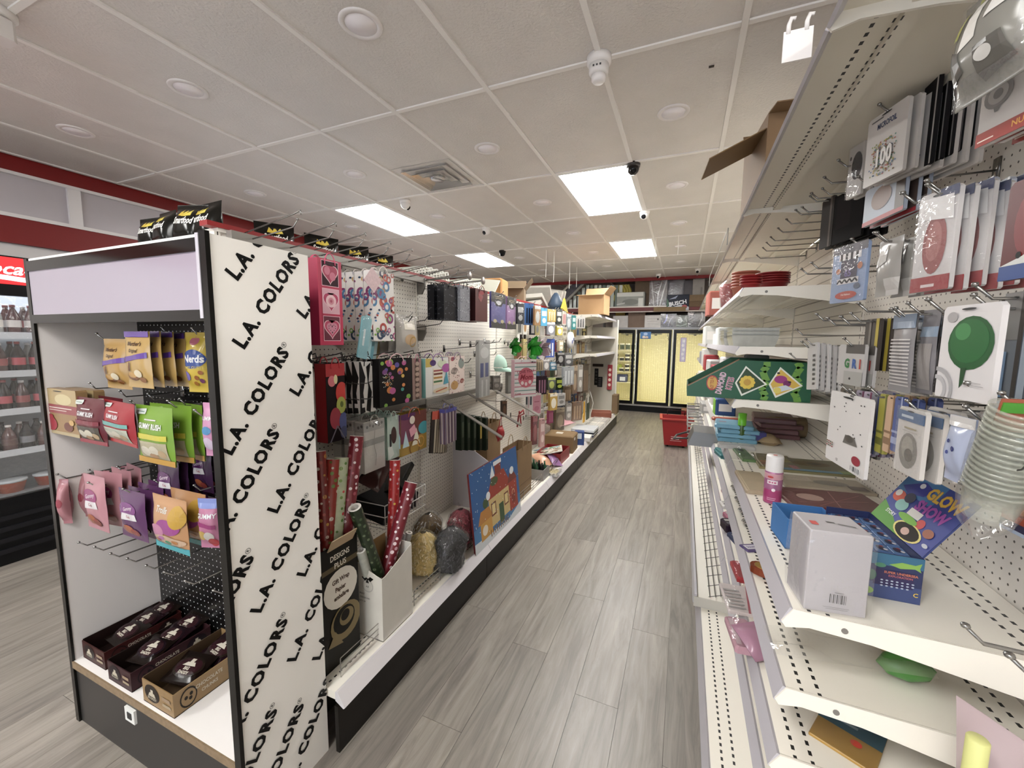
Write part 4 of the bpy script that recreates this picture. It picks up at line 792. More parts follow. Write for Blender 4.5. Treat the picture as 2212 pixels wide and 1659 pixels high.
for rw, z in enumerate((1.60, 1.34, 1.08, .80, .55)):
    for j in range(17):
        rr = random.Random(rw*50+j); y = 3.72+.185*j+rr.uniform(-.03, .03); c, cn = rr.choice(PAL); c2, _ = rr.choice(PAL); w, h = rr.uniform(.08, .13), rr.uniform(.15, .23)
        if rw > 2 and j < 3: continue
        T = thing('hanging_pack', 'small %s pack hung deep in far row %s, place %s' % (cn, ('one', 'two', 'three', 'four', 'five')[rw], ('one two three four five six seven eight nine ten eleven twelve thirteen fourteen fifteen sixteen seventeen'.split())[j]), 'hanging pack', (PX+.12, y, z), EAST-.3*rr.random(), 'small packs in the far bays')
        MB().box(-w/2, w/2, 0, .022, 0, h).build('body', T, m=M(c, .4)); art([('r', .1, .6, .9, .85, c2), ('e', .5, .32, .3, .2, c2)] if j % 2 else [('r', .15+.25*k, .08, .28+.25*k, .8, c2) for k in range(3)], w, h, None).build('print', T)
        hook(Vector((PX, y, z+h*.96)), EAST, .2, 'peg hook in far row %s, place %s' % (('one', 'two', 'three', 'four', 'five')[rw], ('one two three four five six seven eight nine ten eleven twelve thirteen fourteen fifteen sixteen seventeen'.split())[j]), 'far bay hooks')
def bow(name, label, q, c1, c2):
    p, w, h, rz = fit(*Q(*q), 'x', -1.36); t = thing(name, label, 'gift bow', p+Vector((0, 0, h*.45)), rz); rr = random.Random(4)
    MB().lathe([(.001, -.012), (.02, -.012), (.02, .012), (.001, .012)], 10, ax=1).build('core', t, True, M(c1, .2))
    for k in range(22):
        a, b = rr.uniform(0, 2*PI), rr.uniform(-.6, 1.2); d = Vector((math.cos(a)*math.cos(b), -abs(math.sin(b))-.2, math.sin(a)*math.cos(b))).normalized(); s = d.cross(Vector((.3, .8, .5))).normalized()*w*.16; r0 = w*.5
        MB().poly([d*.01+s*.3, d*r0*.6+s, d*r0, d*r0*.6-s, d*.01-s*.3]).build('loop', t, m=M((c1, c2)[k % 2], .15, .3))
    hook(Vector((PX, p.y, p.z+h*.7)), EAST, .26, 'peg hook holding the ' + label[:40].strip(), 'loaded peg hooks')
bow('gift_bow', 'shiny green gift bow behind the mint cap', (1095, 728, 1114, 728, 1114, 764, 1095, 764), '#1f7a24', '#3aa83a')
bow('gift_bow', 'shiny bright green gift bow above the mom bag', (1132, 728, 1154, 728, 1154, 768, 1132, 768), '#23902a', '#48c448')
bow('gift_bow', 'white petal gift bow with black card', (1153, 734, 1173, 734, 1173, 766, 1153, 766), '#e2dcdc', '#b49aa6')
p = onx(1236, 735, -1.30); t = thing('paper_plate_pack', 'round stack of white paper plates in film hung near the open carton', 'plates', p, EAST)
MB().lathe([(.001, 0), (.10, .0), (.105, .02), (.10, .045), (.001, .045)], 28, cap=False, ax=1).build('plates', t, True, M('#e6e4e4', .4)); MB().box(-.01, .02, -.003, 0, -.04, .0).build('price_sticker', t, m=M('#4a5aa0')); MB().box(.06, .09, -.003, 0, -.01, .03).build('band_label', t, m=M('#3a4a8c'))
t = thing('clip_stand', 'black upright display clip rail between the bays', 'rail', (PX+.05, 3.95, 1.05)); MB().box(-.01, .01, -.012, .012, 0, .72).build('post', t, m=M('#2a2320', .4)); MB().box(-.01, .01, .10, .12, .0, .62).build('post', t, m=M('#30271f', .4)); MB().box(-.02, .02, -.02, .13, .0, .02).build('foot_clip', t, m=M('#2a2320', .4))
# ================================================================== THINGS STANDING ON THE LEFT DECK
ZK = .2455
def roll(label, top, bot, r, col, shapes=None, depth_t=-1.30, depth_b=-1.25, open_end=True, pat=None):
    a, b = onx(*top, depth_t), onx(*bot, depth_b); t = thing('gift_wrap_roll', label, 'gift wrap', b, 0, 'gift wrap rolls'); d = a-b; L = d.length
    q = d.to_track_quat('Z', 'Y').to_matrix().to_4x4()
    m = MB().lathe([(r, 0), (r, L)], 18, cap=False); m.xf(q).build('paper', t, True, pat or M(col, .3, var=.1, scale=40))
    c = MB().lathe([(r, L), (r*.62, L), (r*.6, L-.05)], 18, cap=False); c.xf(q).build('core_end', t, False, M('#ddd8d0', .6))
    if shapes:
        rr = random.Random(len(label)); s = MB()
        # little printed motifs wrapped round the tube
        for k in range(int(L/.022)):
            for j in range(4):
                ang = j*PI/2+rr.random()*.9+k*.7; z = (k+.3+.4*rr.random())*.022; e = .0065*rr.uniform(.7, 1.3); s.mat(M(rr.choice(shapes), .4)); P = []
                for i in range(8):
                    g = 2*PI*i/8; aa = ang+e*math.cos(g)/r; P.append(((r+.0004)*math.cos(aa), (r+.0004)*math.sin(aa), z+e*math.sin(g)))
                s.poly(P)
        o = s.xf(q).build('motifs', t); o['kind'] = 'stuff'
    return t
roll('dark red wrap roll with gold flowers standing by the lettered panel', (691, 975), (703, 1165), .022, '#7c1d18', ['#b98a2c', '#d8c8b8', '#a83a2c'])
roll('green topped red wrap roll with white dots beside the lettered panel', (720, 992), (706, 1190), .026, '#9c2f22', ['#6c8a3a', '#e0dcd0', '#5a7c30'], -1.28)
roll('pale green leafy wrap roll with red band', (738, 988), (722, 1190), .028, '#b9c4a0', ['#5f8a3c', '#7da04c', '#c8323a'], -1.27, -1.24)
roll('tall burgundy wrap roll printed with white letters', (771, 942), (741, 1190), .028, '#7a1524', ['#e6d6d6', '#dcc4c8', '#a84a58'], -1.25, -1.24)
roll('bright red wrap roll with yellow and white motifs in the carton', (853, 994), (846, 1235), .026, '#b31a1c', ['#e6c23a', '#efe2dc', '#d8b8c0', '#c84a3a'], -1.27, -1.22)
roll('burgundy wrap roll leaning out of the carton', (888, 1042), (829, 1250), .030, '#781726', ['#e6d0d2', '#c89aa4', '#eadcdc'], -1.16, -1.20)
roll('dark green wrap roll leaning left out of the carton', (766, 1096), (818, 1240), .026, '#26331f', ['#4a5c3c', '#6a7a58'], -1.19, -1.20)
roll('silver wrap roll leaning in the carton, left one', (876, 1152), (852, 1235), .015, '#9ca0a4', None, -1.19, -1.22)
roll('silver wrap roll leaning in the carton, right one', (884, 1150), (866, 1225), .015, '#8c8a86', None, -1.17, -1.21)
roll('short clear wrap roll at the left side of the carton', (779, 1188), (795, 1245), .02, '#b9bcb0', None, -1.20, -1.22)
# black gift wrap dispenser box
t = thing('gift_wrap_box', 'tall black and gold gift wrap dispenser box beside the lettered panel', 'box', (-1.205, 1.04, ZK)); w, hh, dp = .185, .50, .16
b = MB().box(-dp, 0, 0, w, 0, .004).box(-dp, 0, 0, .004, 0, hh).box(-dp, 0, w-.004, w, 0, hh).box(-.004, 0, .004, w-.004, 0, hh).box(-dp, -dp+.004, .004, w-.004, 0, hh*1.02).build('carton', t, m=M('#17150f', .35, var=.1, scale=12))
fl = MB().box(-.002, .002, .03, w-.03, 0, .055).build('cardboard_flap', t, m=M('#b79c78', .7), loc=(.004, 0, hh-.01)); fl.rotation_euler = (0, .5, 0)
pr = art([('g', [(0, .8), (1, .8), (1, .84), (0, .84)], '#5a4a2a'), ('t', .5, .90, .062, 'DESIGNS', '#e8e2d2', dict(wide=.8)), ('t', .5, .83, .062, 'PLUS', '#e8e2d2', dict(wide=.9)), ('e', .5, .63, .46, .16, '#e9e3d6'), ('t', .5, .70, .052, 'Gift Wrap', '#4a3018', dict(wide=.8, bold=.04)), ('t', .48, .63, .052, 'Papier', '#4a3018', dict(wide=.8, bold=.04)), ('t', .5, .565, .050, 'emballage', '#4a3018', dict(wide=.75, bold=.04)), ('e', .6, .33, .42, .15, '#8a774a'), ('e', .55, .35, .30, .11, '#17150f'), ('e', .62, .36, .2, .07, '#8a774a'), ('e', .58, .38, .12, .045, '#17150f'), ('g', [(.1, .2), (.5, .16), (.3, .3)], '#8a774a')], w, hh, None, x0=0).build('print', t); pr.rotation_euler = (0, 0, EAST); pr.location = (.0, 0, 0)
# white postal carton
t = thing('postal_carton', 'open white postal carton holding gift wrap rolls', 'box', (-1.125, 1.275, ZK)); hh = .34; wx, wy = .155, .205
MB().prism([(0, 0), (wy, 0), (wy, hh*1.02), (.02, hh*.84), (0, hh*.84)], 0, -.003, 0).build('panel', t, m=M('#d8d3c8', .6, var=.04, scale=9)); MB().prism([(-wx+.003, 0), (-.003, 0), (-.003, hh*.84), (-.03, hh*.86), (-wx+.003, hh*1.0)], 1, 0, .003).build('panel', t, m=M('#d8d3c8', .6, var=.04, scale=9))
for nm, bx_ in (('panel', (-wx, -wx+.003, 0, wy, 0, hh*1.06)), ('panel', (-wx+.003, -.003, wy-.003, wy, 0, hh*1.04))):
    MB().box(*bx_).build(nm, t, m=M('#d8d3c8', .6, var=.04, scale=9))
MB().box(-wx, 0, 0, wy, 0, .003).build('bottom', t, m=M('#a98a60', .7)); MB().box(-wx+.004, -wx+.006, .004, wy-.004, .02, hh*1.1).build('inner_liner', t, m=M('#a5834f', .75, var=.06))
pr = art([('e', .5, .70, .20, .085, '#b9b5ac'), ('e', .5, .70, .17, .072, '#d2cdc2'), ('g', [(.3, .8), (.42, .76), (.5, .8), (.6, .76), (.72, .81), (.6, .83), (.5, .78), (.4, .83)], '#1d1c1a'), ('g', [(.44, .74), (.56, .74), (.5, .8)], '#1d1c1a'), ('t', .5, .69, .03, 'A.R', '#3a3834'), ('t', .3, .58, .03, 'PRINT', '#55524c'), ('t', .4, .53, .03, 'DESIGN NO', '#55524c'), ('t', .3, .48, .03, 'QTY: 24', '#55524c')], wx, hh, None).build('print', t); pr.location = (-wx/2, -.0002, 0)
# wire basket with dark goods behind the carton
t = thing('wire_basket', 'white wire basket on the pegboard behind the wrap rolls', 'basket', (-1.45, 1.70, .60)); wb = MB()
for k in range(13): y = -.17+.34*k/12; wb.tube([(.13, y, .12), (.13, y, 0), (-.12, y, 0)], .0022, 5)
for z in (0, .06, .12): wb.tube([(-.12, -.17, z), (.13, -.17, z), (.13, .17, z), (-.12, .17, z)], .003, 5)
wb.build('wires', t, True, M('#dcd9d4', .35))
o = MB().bbox(-.12, .09, -.15, .13, .004, .10, .01).build('dark_gift_box', m=M('#16161a', .3)); o.location = (-1.45, 1.72, .604); o.rotation_euler = (0, .18, 0); tag(o, 'flat black box lying in the white wire basket', 'box')
t = thing('ribbon_bag', 'brown wrapped ribbon bundle lying above the wire basket', 'ribbon', onx(793, 1052, -1.42), .4); pouch_body(.12, .24, .05, M('#4a2c2a', .15)).build('bundle', t, True).rotation_euler = (-.7, .5, 0)
o = MB().bbox(-.11, .11, -.12, .12, 0, .03, .004).build('dark_booklet', m=M('#0f0f12', .25)); o.location = onx(850, 1045, -1.5); o.rotation_euler = (.3, -.5, .2); tag(o, 'black booklet standing in the wire basket behind rolls', 'booklet')
# bags of paper shred
def shred_bag(label, px_, py_, w, h, d, col, cols, X, lean=0.0, n=520, twist=True):
    p = onz(px_, py_, ZK); t = thing('paper_shred_bag', label, 'shred bag', p, EAST, 'bags of paper shred'); t.rotation_euler = (0, lean, EAST)
    def S(u, v, k=1.0):
        a, z = 2*PI*u, v; r = min(1.0, (z*9+.35))*(1.0 if z < .62 else max(.10, 1-((z-.62)/.30)**2*.9 if z < .92 else .12+.5*(z-.92)*2))
        lump = 1+.07*math.sin(3*a+7*z+px_)+.06*math.sin(5*a-9*z)+.04*math.sin(9*a+15*z)
        return (w/2*r*math.cos(a)*k*lump, d/2*r*math.sin(a)*k*lump, h*z*(1 if k < 1 else 1.06))
    MB().grid(lambda u, v: S(u, v*.9, .93), 28, 18).build('filling', t, True, M(col, .8, var=.3, scale=60))
    rr = random.Random(int(px_)); s = MB()
    for k in range(n):
        u, v = rr.random(), rr.uniform(.04, .82); A = Vector(S(u, v, .95)); B = Vector(S(u+rr.uniform(-.03, .03), min(1, v+rr.uniform(-.08, .08)), .97)); nrm = A.cross(B); 
        q = (B-A).cross(Vector((A.x, A.y, 0))).normalized()*.0026 if (B-A).length > 1e-4 else Vector((0, 0, .001)); s.mat(M(rr.choice(cols), .6)); s.poly([A-q, B-q, B+q, A+q])
    s.build('shreds', t)['kind'] = 'stuff'
    MB().grid(lambda u, v: S(u, v, 1.03), 30, 22).build('film', t, True, film('#ffffff', .03, .07, .02))
    return t
shred_bag('yellow paper shred bag on the left deck', 915, 1236, .15, .26, .17, '#dcc070', ['#f0dc9c', '#e6cc80', '#fff0c0'], -1.31)
shred_bag('charcoal paper shred bag on the left deck', 968, 1232, .23, .27, .16, '#2a2a2c', ['#3c3c40', '#1c1c1e', '#4c4c50'], -1.215, .2)
shred_bag('dark red paper shred bag behind the charcoal one', 995, 1180, .20, .27, .15, '#8a2436', ['#a8344a', '#c04a5c', '#6a1626'], -1.40)
t = shred_bag('clear and brown shred bag behind the yellow one', 925, 1195, .22, .28, .14, '#6a5432', ['#8c7040', '#9c9c9c', '#d8d8d4'], -1.47)
# white divider board
t = thing('divider_board', 'tall white divider board with sloping top on the left deck', 'board', (PX+.004, 2.66, ZK))
MB().prism([(0, 0), (.50, 0), (.50, .16), (.36, .36), (.0, .56)], 1, 0, .006).build('board', t, m=M('#cfcad0', .5))
# advent calendar
t = thing('advent_calendar', 'blue advent calendar with a snowy red roofed house leaning at the deck front', 'calendar', (-1.095, 2.44, .19), EAST); w, hh = .74, .55; t.rotation_euler = (-.10, 0, EAST)
MB().box(-w/2, w/2, 0, .012, 0, hh).build('board', t, m=M('#6a1a1c', .5))
rr = random.Random(9); cal = [('r', 0, 0, 1, 1, '#1b62a4'), ('r', 0, .0, 1, .35, '#3a80b8'), ('g', [(0, 0), (1, 0), (1, .22), (.7, .13), (.35, .16), (0, .2)], '#dfe6ea')]
cal += [('g', [(.3, .22), (.78, .22), (.78, .6), (.3, .6)], '#dcc07a'), ('g', [(.26, .56), (.8, .56), (.66, .82), (.4, .82)], '#a8341f'), ('g', [(.74, .2), (.94, .2), (.94, .6), (.74, .6)], '#b03a24'), ('g', [(.72, .58), (.96, .58), (.88, .7), (.78, .7)], '#7c2a1c'), ('g', [(.12, .16), (.34, .16), (.34, .38), (.12, .38)], '#d9a03a'), ('g', [(.08, .36), (.36, .36), (.3, .5), (.14, .5)], '#c8862c'),
        ('r', .5, .17, .6, .42, '#3c5a34'), ('r', .34, .34, .44, .5, '#7a3a20'), ('r', .62, .34, .72, .5, '#7a3a20'), ('r', .355, .36, .425, .48, '#f0d890'), ('r', .635, .36, .705, .48, '#f0d890'), ('ring', .84, .42, .035, .025, '#e8c8a0'), ('r', .8, .28, .88, .4, '#8a2a1a'), ('r', .47, .8, .6, .94, '#8c2f20'), ('r', .45, .92, .62, .97, '#f0f2f4'), ('g', [(.36, .8), (.46, .8), (.42, .95)], '#e8eef2'), ('e', .24, .56, .05, .06, '#3f5a30'), ('e', .2, .26, .05, .06, '#f0e4d0'), ('e', .44, .74, .08, .05, '#4a5a34'), ('e', .84, .72, .05, .05, '#e8eef2'), ('e', .3, .62, .04, .05, '#f2f4f6')]
cal += [('r', .3+.04*k, .12, .315+.04*k, .2, '#8a5a2a') for k in range(10)] + [('e', rr.random(), rr.random(), .005, .007, '#e8f0f6') for k in range(90)]
art(cal, w, hh, None).build('print', t)
# paper carrier bags
def paper_bag(label, y0, w, h, x, d, fold=True):
    t = thing('paper_carrier_bag', label, 'paper bag', (x, y0, ZK), EAST, 'brown paper bags'); m = M('#9a7a52', .8, var=.06, scale=8)
    MB().box(0, w, 0, .001, 0, h).box(0, w, d-.001, d, 0, h).box(0, .001, 0, d, 0, h).box(w-.001, w, 0, d, 0, h).box(0, w, 0, d, 0, .001).build('bag', t, m=m)
    for y in (0, d): MB().tube([(w*.33+w*.34*(1-math.cos(PI*i/8))/2, y, h-.03+.11*math.sin(PI*i/8)) for i in range(9)], .003, 5).build('twisted_handle', t, True, M('#a58a60', .8))
    if fold: MB().box(.002, w-.002, -.0015, 0, h*.28, h*.285).build('fold_line', t, m=M('#7a5e3c', .8))
paper_bag('large brown paper bag standing behind the advent calendar', 2.90, .33, .43, -1.17, .13)
paper_bag('brown paper bag with handles hanging behind the sloping rails', 2.86, .26, .62, -1.42, .1, False)
for k in range(5):
    p = onx(1000+13*k, 972, -1.40); o = MB().bbox(-.05, 0, -.022, .022, 0, .26, .004).build('dark_green_carton', m=M('#1d2a1c', .4, var=.15, scale=30)); o.location = p
    hookp = Vector((PX, p.y, p.z+.25)); tag(o, 'slim dark green box in a row under the sloping rail, %s' % (('first',)+ORD)[k], 'box', 'dark green boxes')
    MB().box(0.0005, .001, -.014, .012, .09, .2).build('label', o, m=M('#c2a82e' if k == 3 else '#31402a', .4))
    MB().box(-.17, -.05, -.004, .004, .22, .23).build('hanger', o, m=M('#7a7772', .4, .5))
p = onx(1080, 952, -1.33); t = thing('red_gift_pack', 'small red gift pack with cord behind the calendar', 'gift pack', p, EAST); pouch_body(.10, .12, .03, M('#a8141c', .4)).build('pack', t, True); MB().tube([(-.03, 0, .11), (0, -.01, .2), (.03, 0, .11)], .003, 5).build('cord', t, True, M('#b02430'))
p = onx(1108, 900, -1.42); t = thing('red_ribbon_bow', 'red ribbon bow hung by the brown paper bags', 'bow', p+Vector((0, .16, 0)), EAST)
for s in (-1, 1): MB().tube([(0, 0, 0), (s*.05, -.02, .03), (s*.07, -.02, -.01), (s*.02, 0, -.02), (s*.05, 0, -.12)], .008, 5).build('loop', t, True, M('#a81c24', .3))
# far deck: opened puzzle box, cartons, trays
t = thing('open_red_box', 'red gift box with a puzzle picture lid lying on it', 'box', (-1.13, 4.00, ZK), EAST); w, d, hh = .36, .26, .12
for bx_ in ((0, w, 0, .004, 0, hh), (0, w, d-.004, d, 0, hh), (0, .004, .004, d-.004, 0, hh), (w-.004, w, .004, d-.004, 0, hh)): MB().box(*bx_).build('panel', t, m=M('#9c1a20', .4))
MB().box(0, w, 0, d, 0, .003).build('bottom', t, m=M('#1a1414'))
rr = random.Random(2); lid = MB().mat(M('#e8e2d6', .5)).box(-.02, .36, -.02, .30, 0, .008); o = lid.build('puzzle_lid', t); o.location = (0, 0, hh+.03); o.rotation_euler = (-.22, .1, .3)
pz_ = MB()
for k in range(120):
    x, y = rr.uniform(-.01, .35), rr.uniform(-.01, .29); c = rr.choice(('#b89a6a', '#8a6a4a', '#c9ada0', '#6a8a5a', '#a8584a', '#d8d0c0')) if x < .25 else rr.choice(('#4a8ac0', '#7ab0d0', '#6aa85a')); pz_.mat(M(c, .5)); e = .016; pz_.poly([(x-e, y-e, .0085), (x+e, y-e, .0085), (x+e, y+e, .0085), (x-e, y+e, .0085)])
q = pz_.build('picture', o); q['kind'] = 'stuff'
def crate(name, label, cat, p, size, col, rz=0.0, extra=()):
    t = thing(name, label, cat, p, rz); a, b, c = size; MB().bbox(-a/2, a/2, -b/2, b/2, 0, c, min(a, b, c)*.06).build('carton', t, m=M(col, .7, var=.06, scale=8))
    for nm, bx_, cl in extra: MB().box(*bx_).build(nm, t, m=M(cl, .5))
    return t
crate('small_carton', 'brown shipping carton with white labels behind the red box', 'box', (-1.30, 4.62, ZK), (.34, .30, .20), '#86683f', .05, [('label', (.171, .1725, -.08, -.02, .14, .17), '#e8e2d6'), ('label', (.171, .1725, .09, .13, .12, .17), '#efe6c8'), ('label', (-.06, .02, -.05, .03, .2005, .202), '#d8cfc0')])
t = thing('peach_bag', 'peach and purple snack bags heaped in front of the red box', 'bag', (-1.20, 3.86, ZK+.03), 1.2); o = pouch_body(.16, .22, .03, M('#d8a07c', .3)).build('bag', t, True); o.rotation_euler = (-1.2, 0, 0)
t = thing('purple_snack_bag', 'purple and white snack bag leaning on the red box', 'bag', (-1.13, 3.92, ZK+.02), 1.0); o = pouch_body(.13, .18, .02, M('#9a6aa0', .3)).build('bag', t, True); o.rotation_euler = (-1.0, .2, 0)
t = thing('clear_tray', 'clear plastic tray of beige potpourri on the deck', 'tray', (-1.13, 3.72, ZK)); MB().box(-.07, .07, -.09, .09, 0, .004).box(-.07, .07, -.09, -.087, 0, .035).box(-.07, .07, .087, .09, 0, .035).box(.067, .07, -.087, .087, 0, .035).box(-.07, -.067, -.087, .087, 0, .035).build('tray', t, m=film('#ffffff', .15)); MB().grid(lambda u, v: (-.06+.12*u, -.08+.16*v, .018+.008*math.sin(17*u+3*v)*math.cos(13*v)), 14, 18).build('potpourri', t, True, M('#a89a76', .9, var=.4, scale=90))
t = thing('dark_crate', 'grey crate of black and green bottles beside the brown bag', 'crate', (-1.24, 3.56, ZK)); MB().box(-.10, .10, -.09, .09, 0, .004).box(-.1, .1, -.09, -.085, 0, .1).box(-.1, .1, .085, .09, 0, .1).box(.095, .1, -.085, .085, 0, .1).box(-.1, -.095, -.085, .085, 0, .1).build('crate', t, m=M('#9a9692', .5))
for k in range(6):
    o = MB().lathe([(.018, 0), (.018, .10), (.008, .13), (.008, .15)], 10).build('small_bottle', None, True, M(('#1d1f1c', '#3a6a4a')[k % 2], .2)); o.location = (-1.30+.055*(k % 3)+.02, 3.52+.07*(k//3), ZK+.0045); tag(o, 'small dark bottle standing in the grey crate, %s' % (('first',)+ORD)[k], 'bottle', 'bottles in the crate')
for k in range(5):
    o = MB().bbox(-.16, .16, -.17, .17, 0, .016, .006).build('serving_tray', m=M(('#1b2a50', '#aeb2b8', '#20242c', '#c6c8cc', '#d6d8da')[k], .25)); o.location = (-1.23, 5.55+.01*k, ZK+.018*k); tag(o, 'flat tray in the stack under the yellow spatula, %s from the bottom' % (('first',)+ORD)[k], 'tray', 'stacked trays')
t = thing('yellow_spatula', 'bright yellow spatula hanging above the trays', 'utensil', onx(1262, 912, -1.28), EAST); MB().prism([(-.05, 0), (.05, 0), (.055, .10), (.03, .14), (.018, .30), (-.018, .30), (-.03, .14), (-.055, .10)], 1, 0, .012).build('blade', t, m=M('#e0a60c', .4)); hook(Vector((PX, t.location.y, t.location.z+.29)), EAST, .32, 'peg hook of the yellow spatula', 'loaded peg hooks')
t = thing('cutting_board', 'dark green cutting board with white wire handle at the far pegboard', 'cutting board', onx(1270, 905, -1.32), EAST); MB().box(-.09, .09, 0, .01, 0, .34).build('board', t, m=M('#3a4630', .6)); MB().tube([(.06, -.01, .42), (.22, -.03, .22), (.10, -.01, .02)], .006, 6).build('wire_handle', t, True, M('#e6e4dc', .4)); MB().box(-.09, .02, -.004, 0, .26, .40).build('card', t, m=M('#d6d2cc', .5)); hook(Vector((PX, t.location.y, t.location.z+.36)), EAST, .28, 'peg hook of the cutting board', 'loaded peg hooks')
t = thing('pink_cloth_bag', 'pink plastic bag slumped on the far deck', 'bag', (-1.33, 5.05, ZK+.17)); o = pouch_body(.34, .30, .06, M('#d49aa0', .3)).build('bag', t, True); o.rotation_euler = (-PI/2, 0, 1.2); o.location = (0, 0, .05)
crate('blue_carton', 'blue printed box beside the brown carton', 'box', (-1.16, 4.95, ZK), (.12, .10, .17), '#20407c', .2, [('label', (-.04, .03, -.0515, -.0505, .08, .15), '#cfd8e4')])
crate('flat_white_box', 'flat white box on the far deck before the trays', 'box', (-1.2, 5.22, ZK), (.26, .22, .05), '#dcd8d2', .1)
crate('brick_red_box', 'brick red and brown box lying at the far end of the deck', 'box', (-1.27, 7.0, ZK), (.34, .26, .09), '#8a4a34', .2, [('label', (.171, .173, -.08, .08, .02, .07), '#cfc4b0')])
crate('tall_brown_box', 'tall brown carton standing at the far shelf end', 'box', (-1.10, 7.45, ZK), (.10, .2, .34), '#7d6444', 0)
for k in range(2):
    t = thing('wire_rack', 'low chrome wire rack on the far deck, %s' % ('nearer one', 'farther one')[k], 'rack', (-1.18, 5.9+.55*k, ZK)); r_ = MB()
    for j in range(9): r_.tube([(-.14, -.2+.05*j, .0), (-.14, -.2+.05*j, .05), (.12, -.2+.05*j, .05), (.12, -.2+.05*j, .0)], .0025, 4)
    r_.tube([(.12, -.2, .05), (.12, .2, .05)], .003, 4); r_.build('wires', t, True, M('#b4b2ae', .3, .6))
# ================================================================== THINGS ON TOP OF THE LEFT GONDOLA
ov = thing('overstock_shelf', 'white overstock ledge along the top rear of the left shelving', 'shelf', (PX-.13, 1.0, 1.845)); MB().box(-.42, 0, 0, 6.7, .0, .02).build('ledge', ov, m=M('#d2cdc4', .5))
for k in range(6): MB().prism([(0, 0), (-.30, 0), (0, -.2)], 1, .6*k*2, .6*k*2+.01).build('ledge_bracket', ov, m=M('#c2bdb4', .5))
ZT = 1.8655
bagme = None
BAGS = ((-2.09, 1.03, .2, .72, 0), (-1.985, 1.02, -.1, .76, 1), (-1.865, 1.04, .15, .84, 2), (-1.78, 1.06, .05, .86, 3), (-1.80, 1.38, 1.0, .88, 4), (-1.80, 1.64, 1.05, .9, 5), (-1.80, 1.90, .95, .9, 6), (-1.80, 2.12, 1.1, .88, 7))
for x, y, rz, s, i in BAGS:
    lb = 'black popcorn bag on top of the shelving, %s' % ('leftmost of the group over the cabinet', 'second from left over the cabinet', 'third from left over the cabinet', 'fourth, beside the red top board', 'first past the red board corner', 'behind the third top hook', 'behind the fourth top hook', 'last before the white baskets')[i]
    if bagme is None:
        t = thing('popcorn_bag', lb, 'snack bag', (x, y, ZT), rz, 'black popcorn bags'); w, h = .19, .245
        b = pouch_body(w, h, .045, M('#15130f', .16)).build('bag', t, True)
        art([('g', [(.42, .72), (.5, .92), (.58, .72)], '#e3c83a'), ('g', [(.3, .74), (.36, .89), (.5, .72)], '#d8b82c'), ('g', [(.7, .74), (.64, .89), (.5, .72)], '#e8d24a'), ('t', .5, .63, .19, 'Smartfood', '#f0ede6', dict(shear=.25, wide=.56, bold=.03)), ('g', [(.0, .12), (1, .22), (1, .3), (0, .2)], '#d8dce0'), ('r', .62, .04, .95, .12, '#c8ccd0')], w, h, pouch_front(.045), rough=.2).build('print', b)
        bagme = t
    else: t = dup(bagme, (x, y, ZT), rz, lb)
    t.scale = (s, s, s); t.rotation_euler = (-.12, .06*(i % 3-1), rz)
def basket_stack(label, y, x, n, w=.2, d=.26, h=.09):
    for k in range(n):
        t = thing('white_plastic_basket', '%s, %s' % (label, (('nearest',)+ORD)[k] if k else 'nearest'), 'basket', (x, y+k*.07, ZT+.0), 0, 'white plastic baskets'); b = MB()
        for z in (.0, .03, .06, .09): b.tube([(-w/2, -d/2, z), (w/2, -d/2, z), (w/2, d/2, z), (-w/2, d/2, z), (-w/2, -d/2, z)], .006, 4)
        for q in range(8): yy = -d/2+d*q/7; b.box(w/2-.003, w/2+.003, yy-.008, yy+.008, 0, h); b.box(-w/2-.003, -w/2+.003, yy-.008, yy+.008, 0, h)
        b.box(-w/2, w/2, -d/2, d/2, 0, .004); t.rotation_euler = (.25, 0, 0); t.location.z = ZT+.06; b.build('basket', t, m=M('#e4e6da', .4))
basket_stack('white plastic basket nested behind the disc rails', 2.32, -1.78, 5)
basket_stack('cream plastic basket nested above the velvet bags', 2.95, -1.80, 4)
def leaf(parent, pts, th, m, name='flap'): 
    a = MB(); P = [Vector(p) for p in pts]; n = (P[1]-P[0]).cross(P[2]-P[0]).normalized()*th; k = len(P); a.v = [tuple(p) for p in P]+[tuple(p+n) for p in P]; a.face(*range(k)); a.face(*range(2*k-1, k-1, -1))
    for i in range(k): j = (i+1) % k; a.face(i, k+i, k+j, j)
    return a.build(name, parent, m=m)
o = MB().box(-.14, .14, -.006, .006, 0, .30).build('plastic_lid', m=M('#e2e2d0', .4)); o.location = (-1.72, 3.22, ZT+.01); o.rotation_euler = (-.75, .1, .1); tag(o, 'cream plastic lid leaning beside the nested baskets', 'lid')
crate('orange_carton', 'orange tan carton on top of the shelving over the tissue packs', 'box', (-1.77, 3.72, ZT), (.22, .24, .27), '#c9904a', .15)
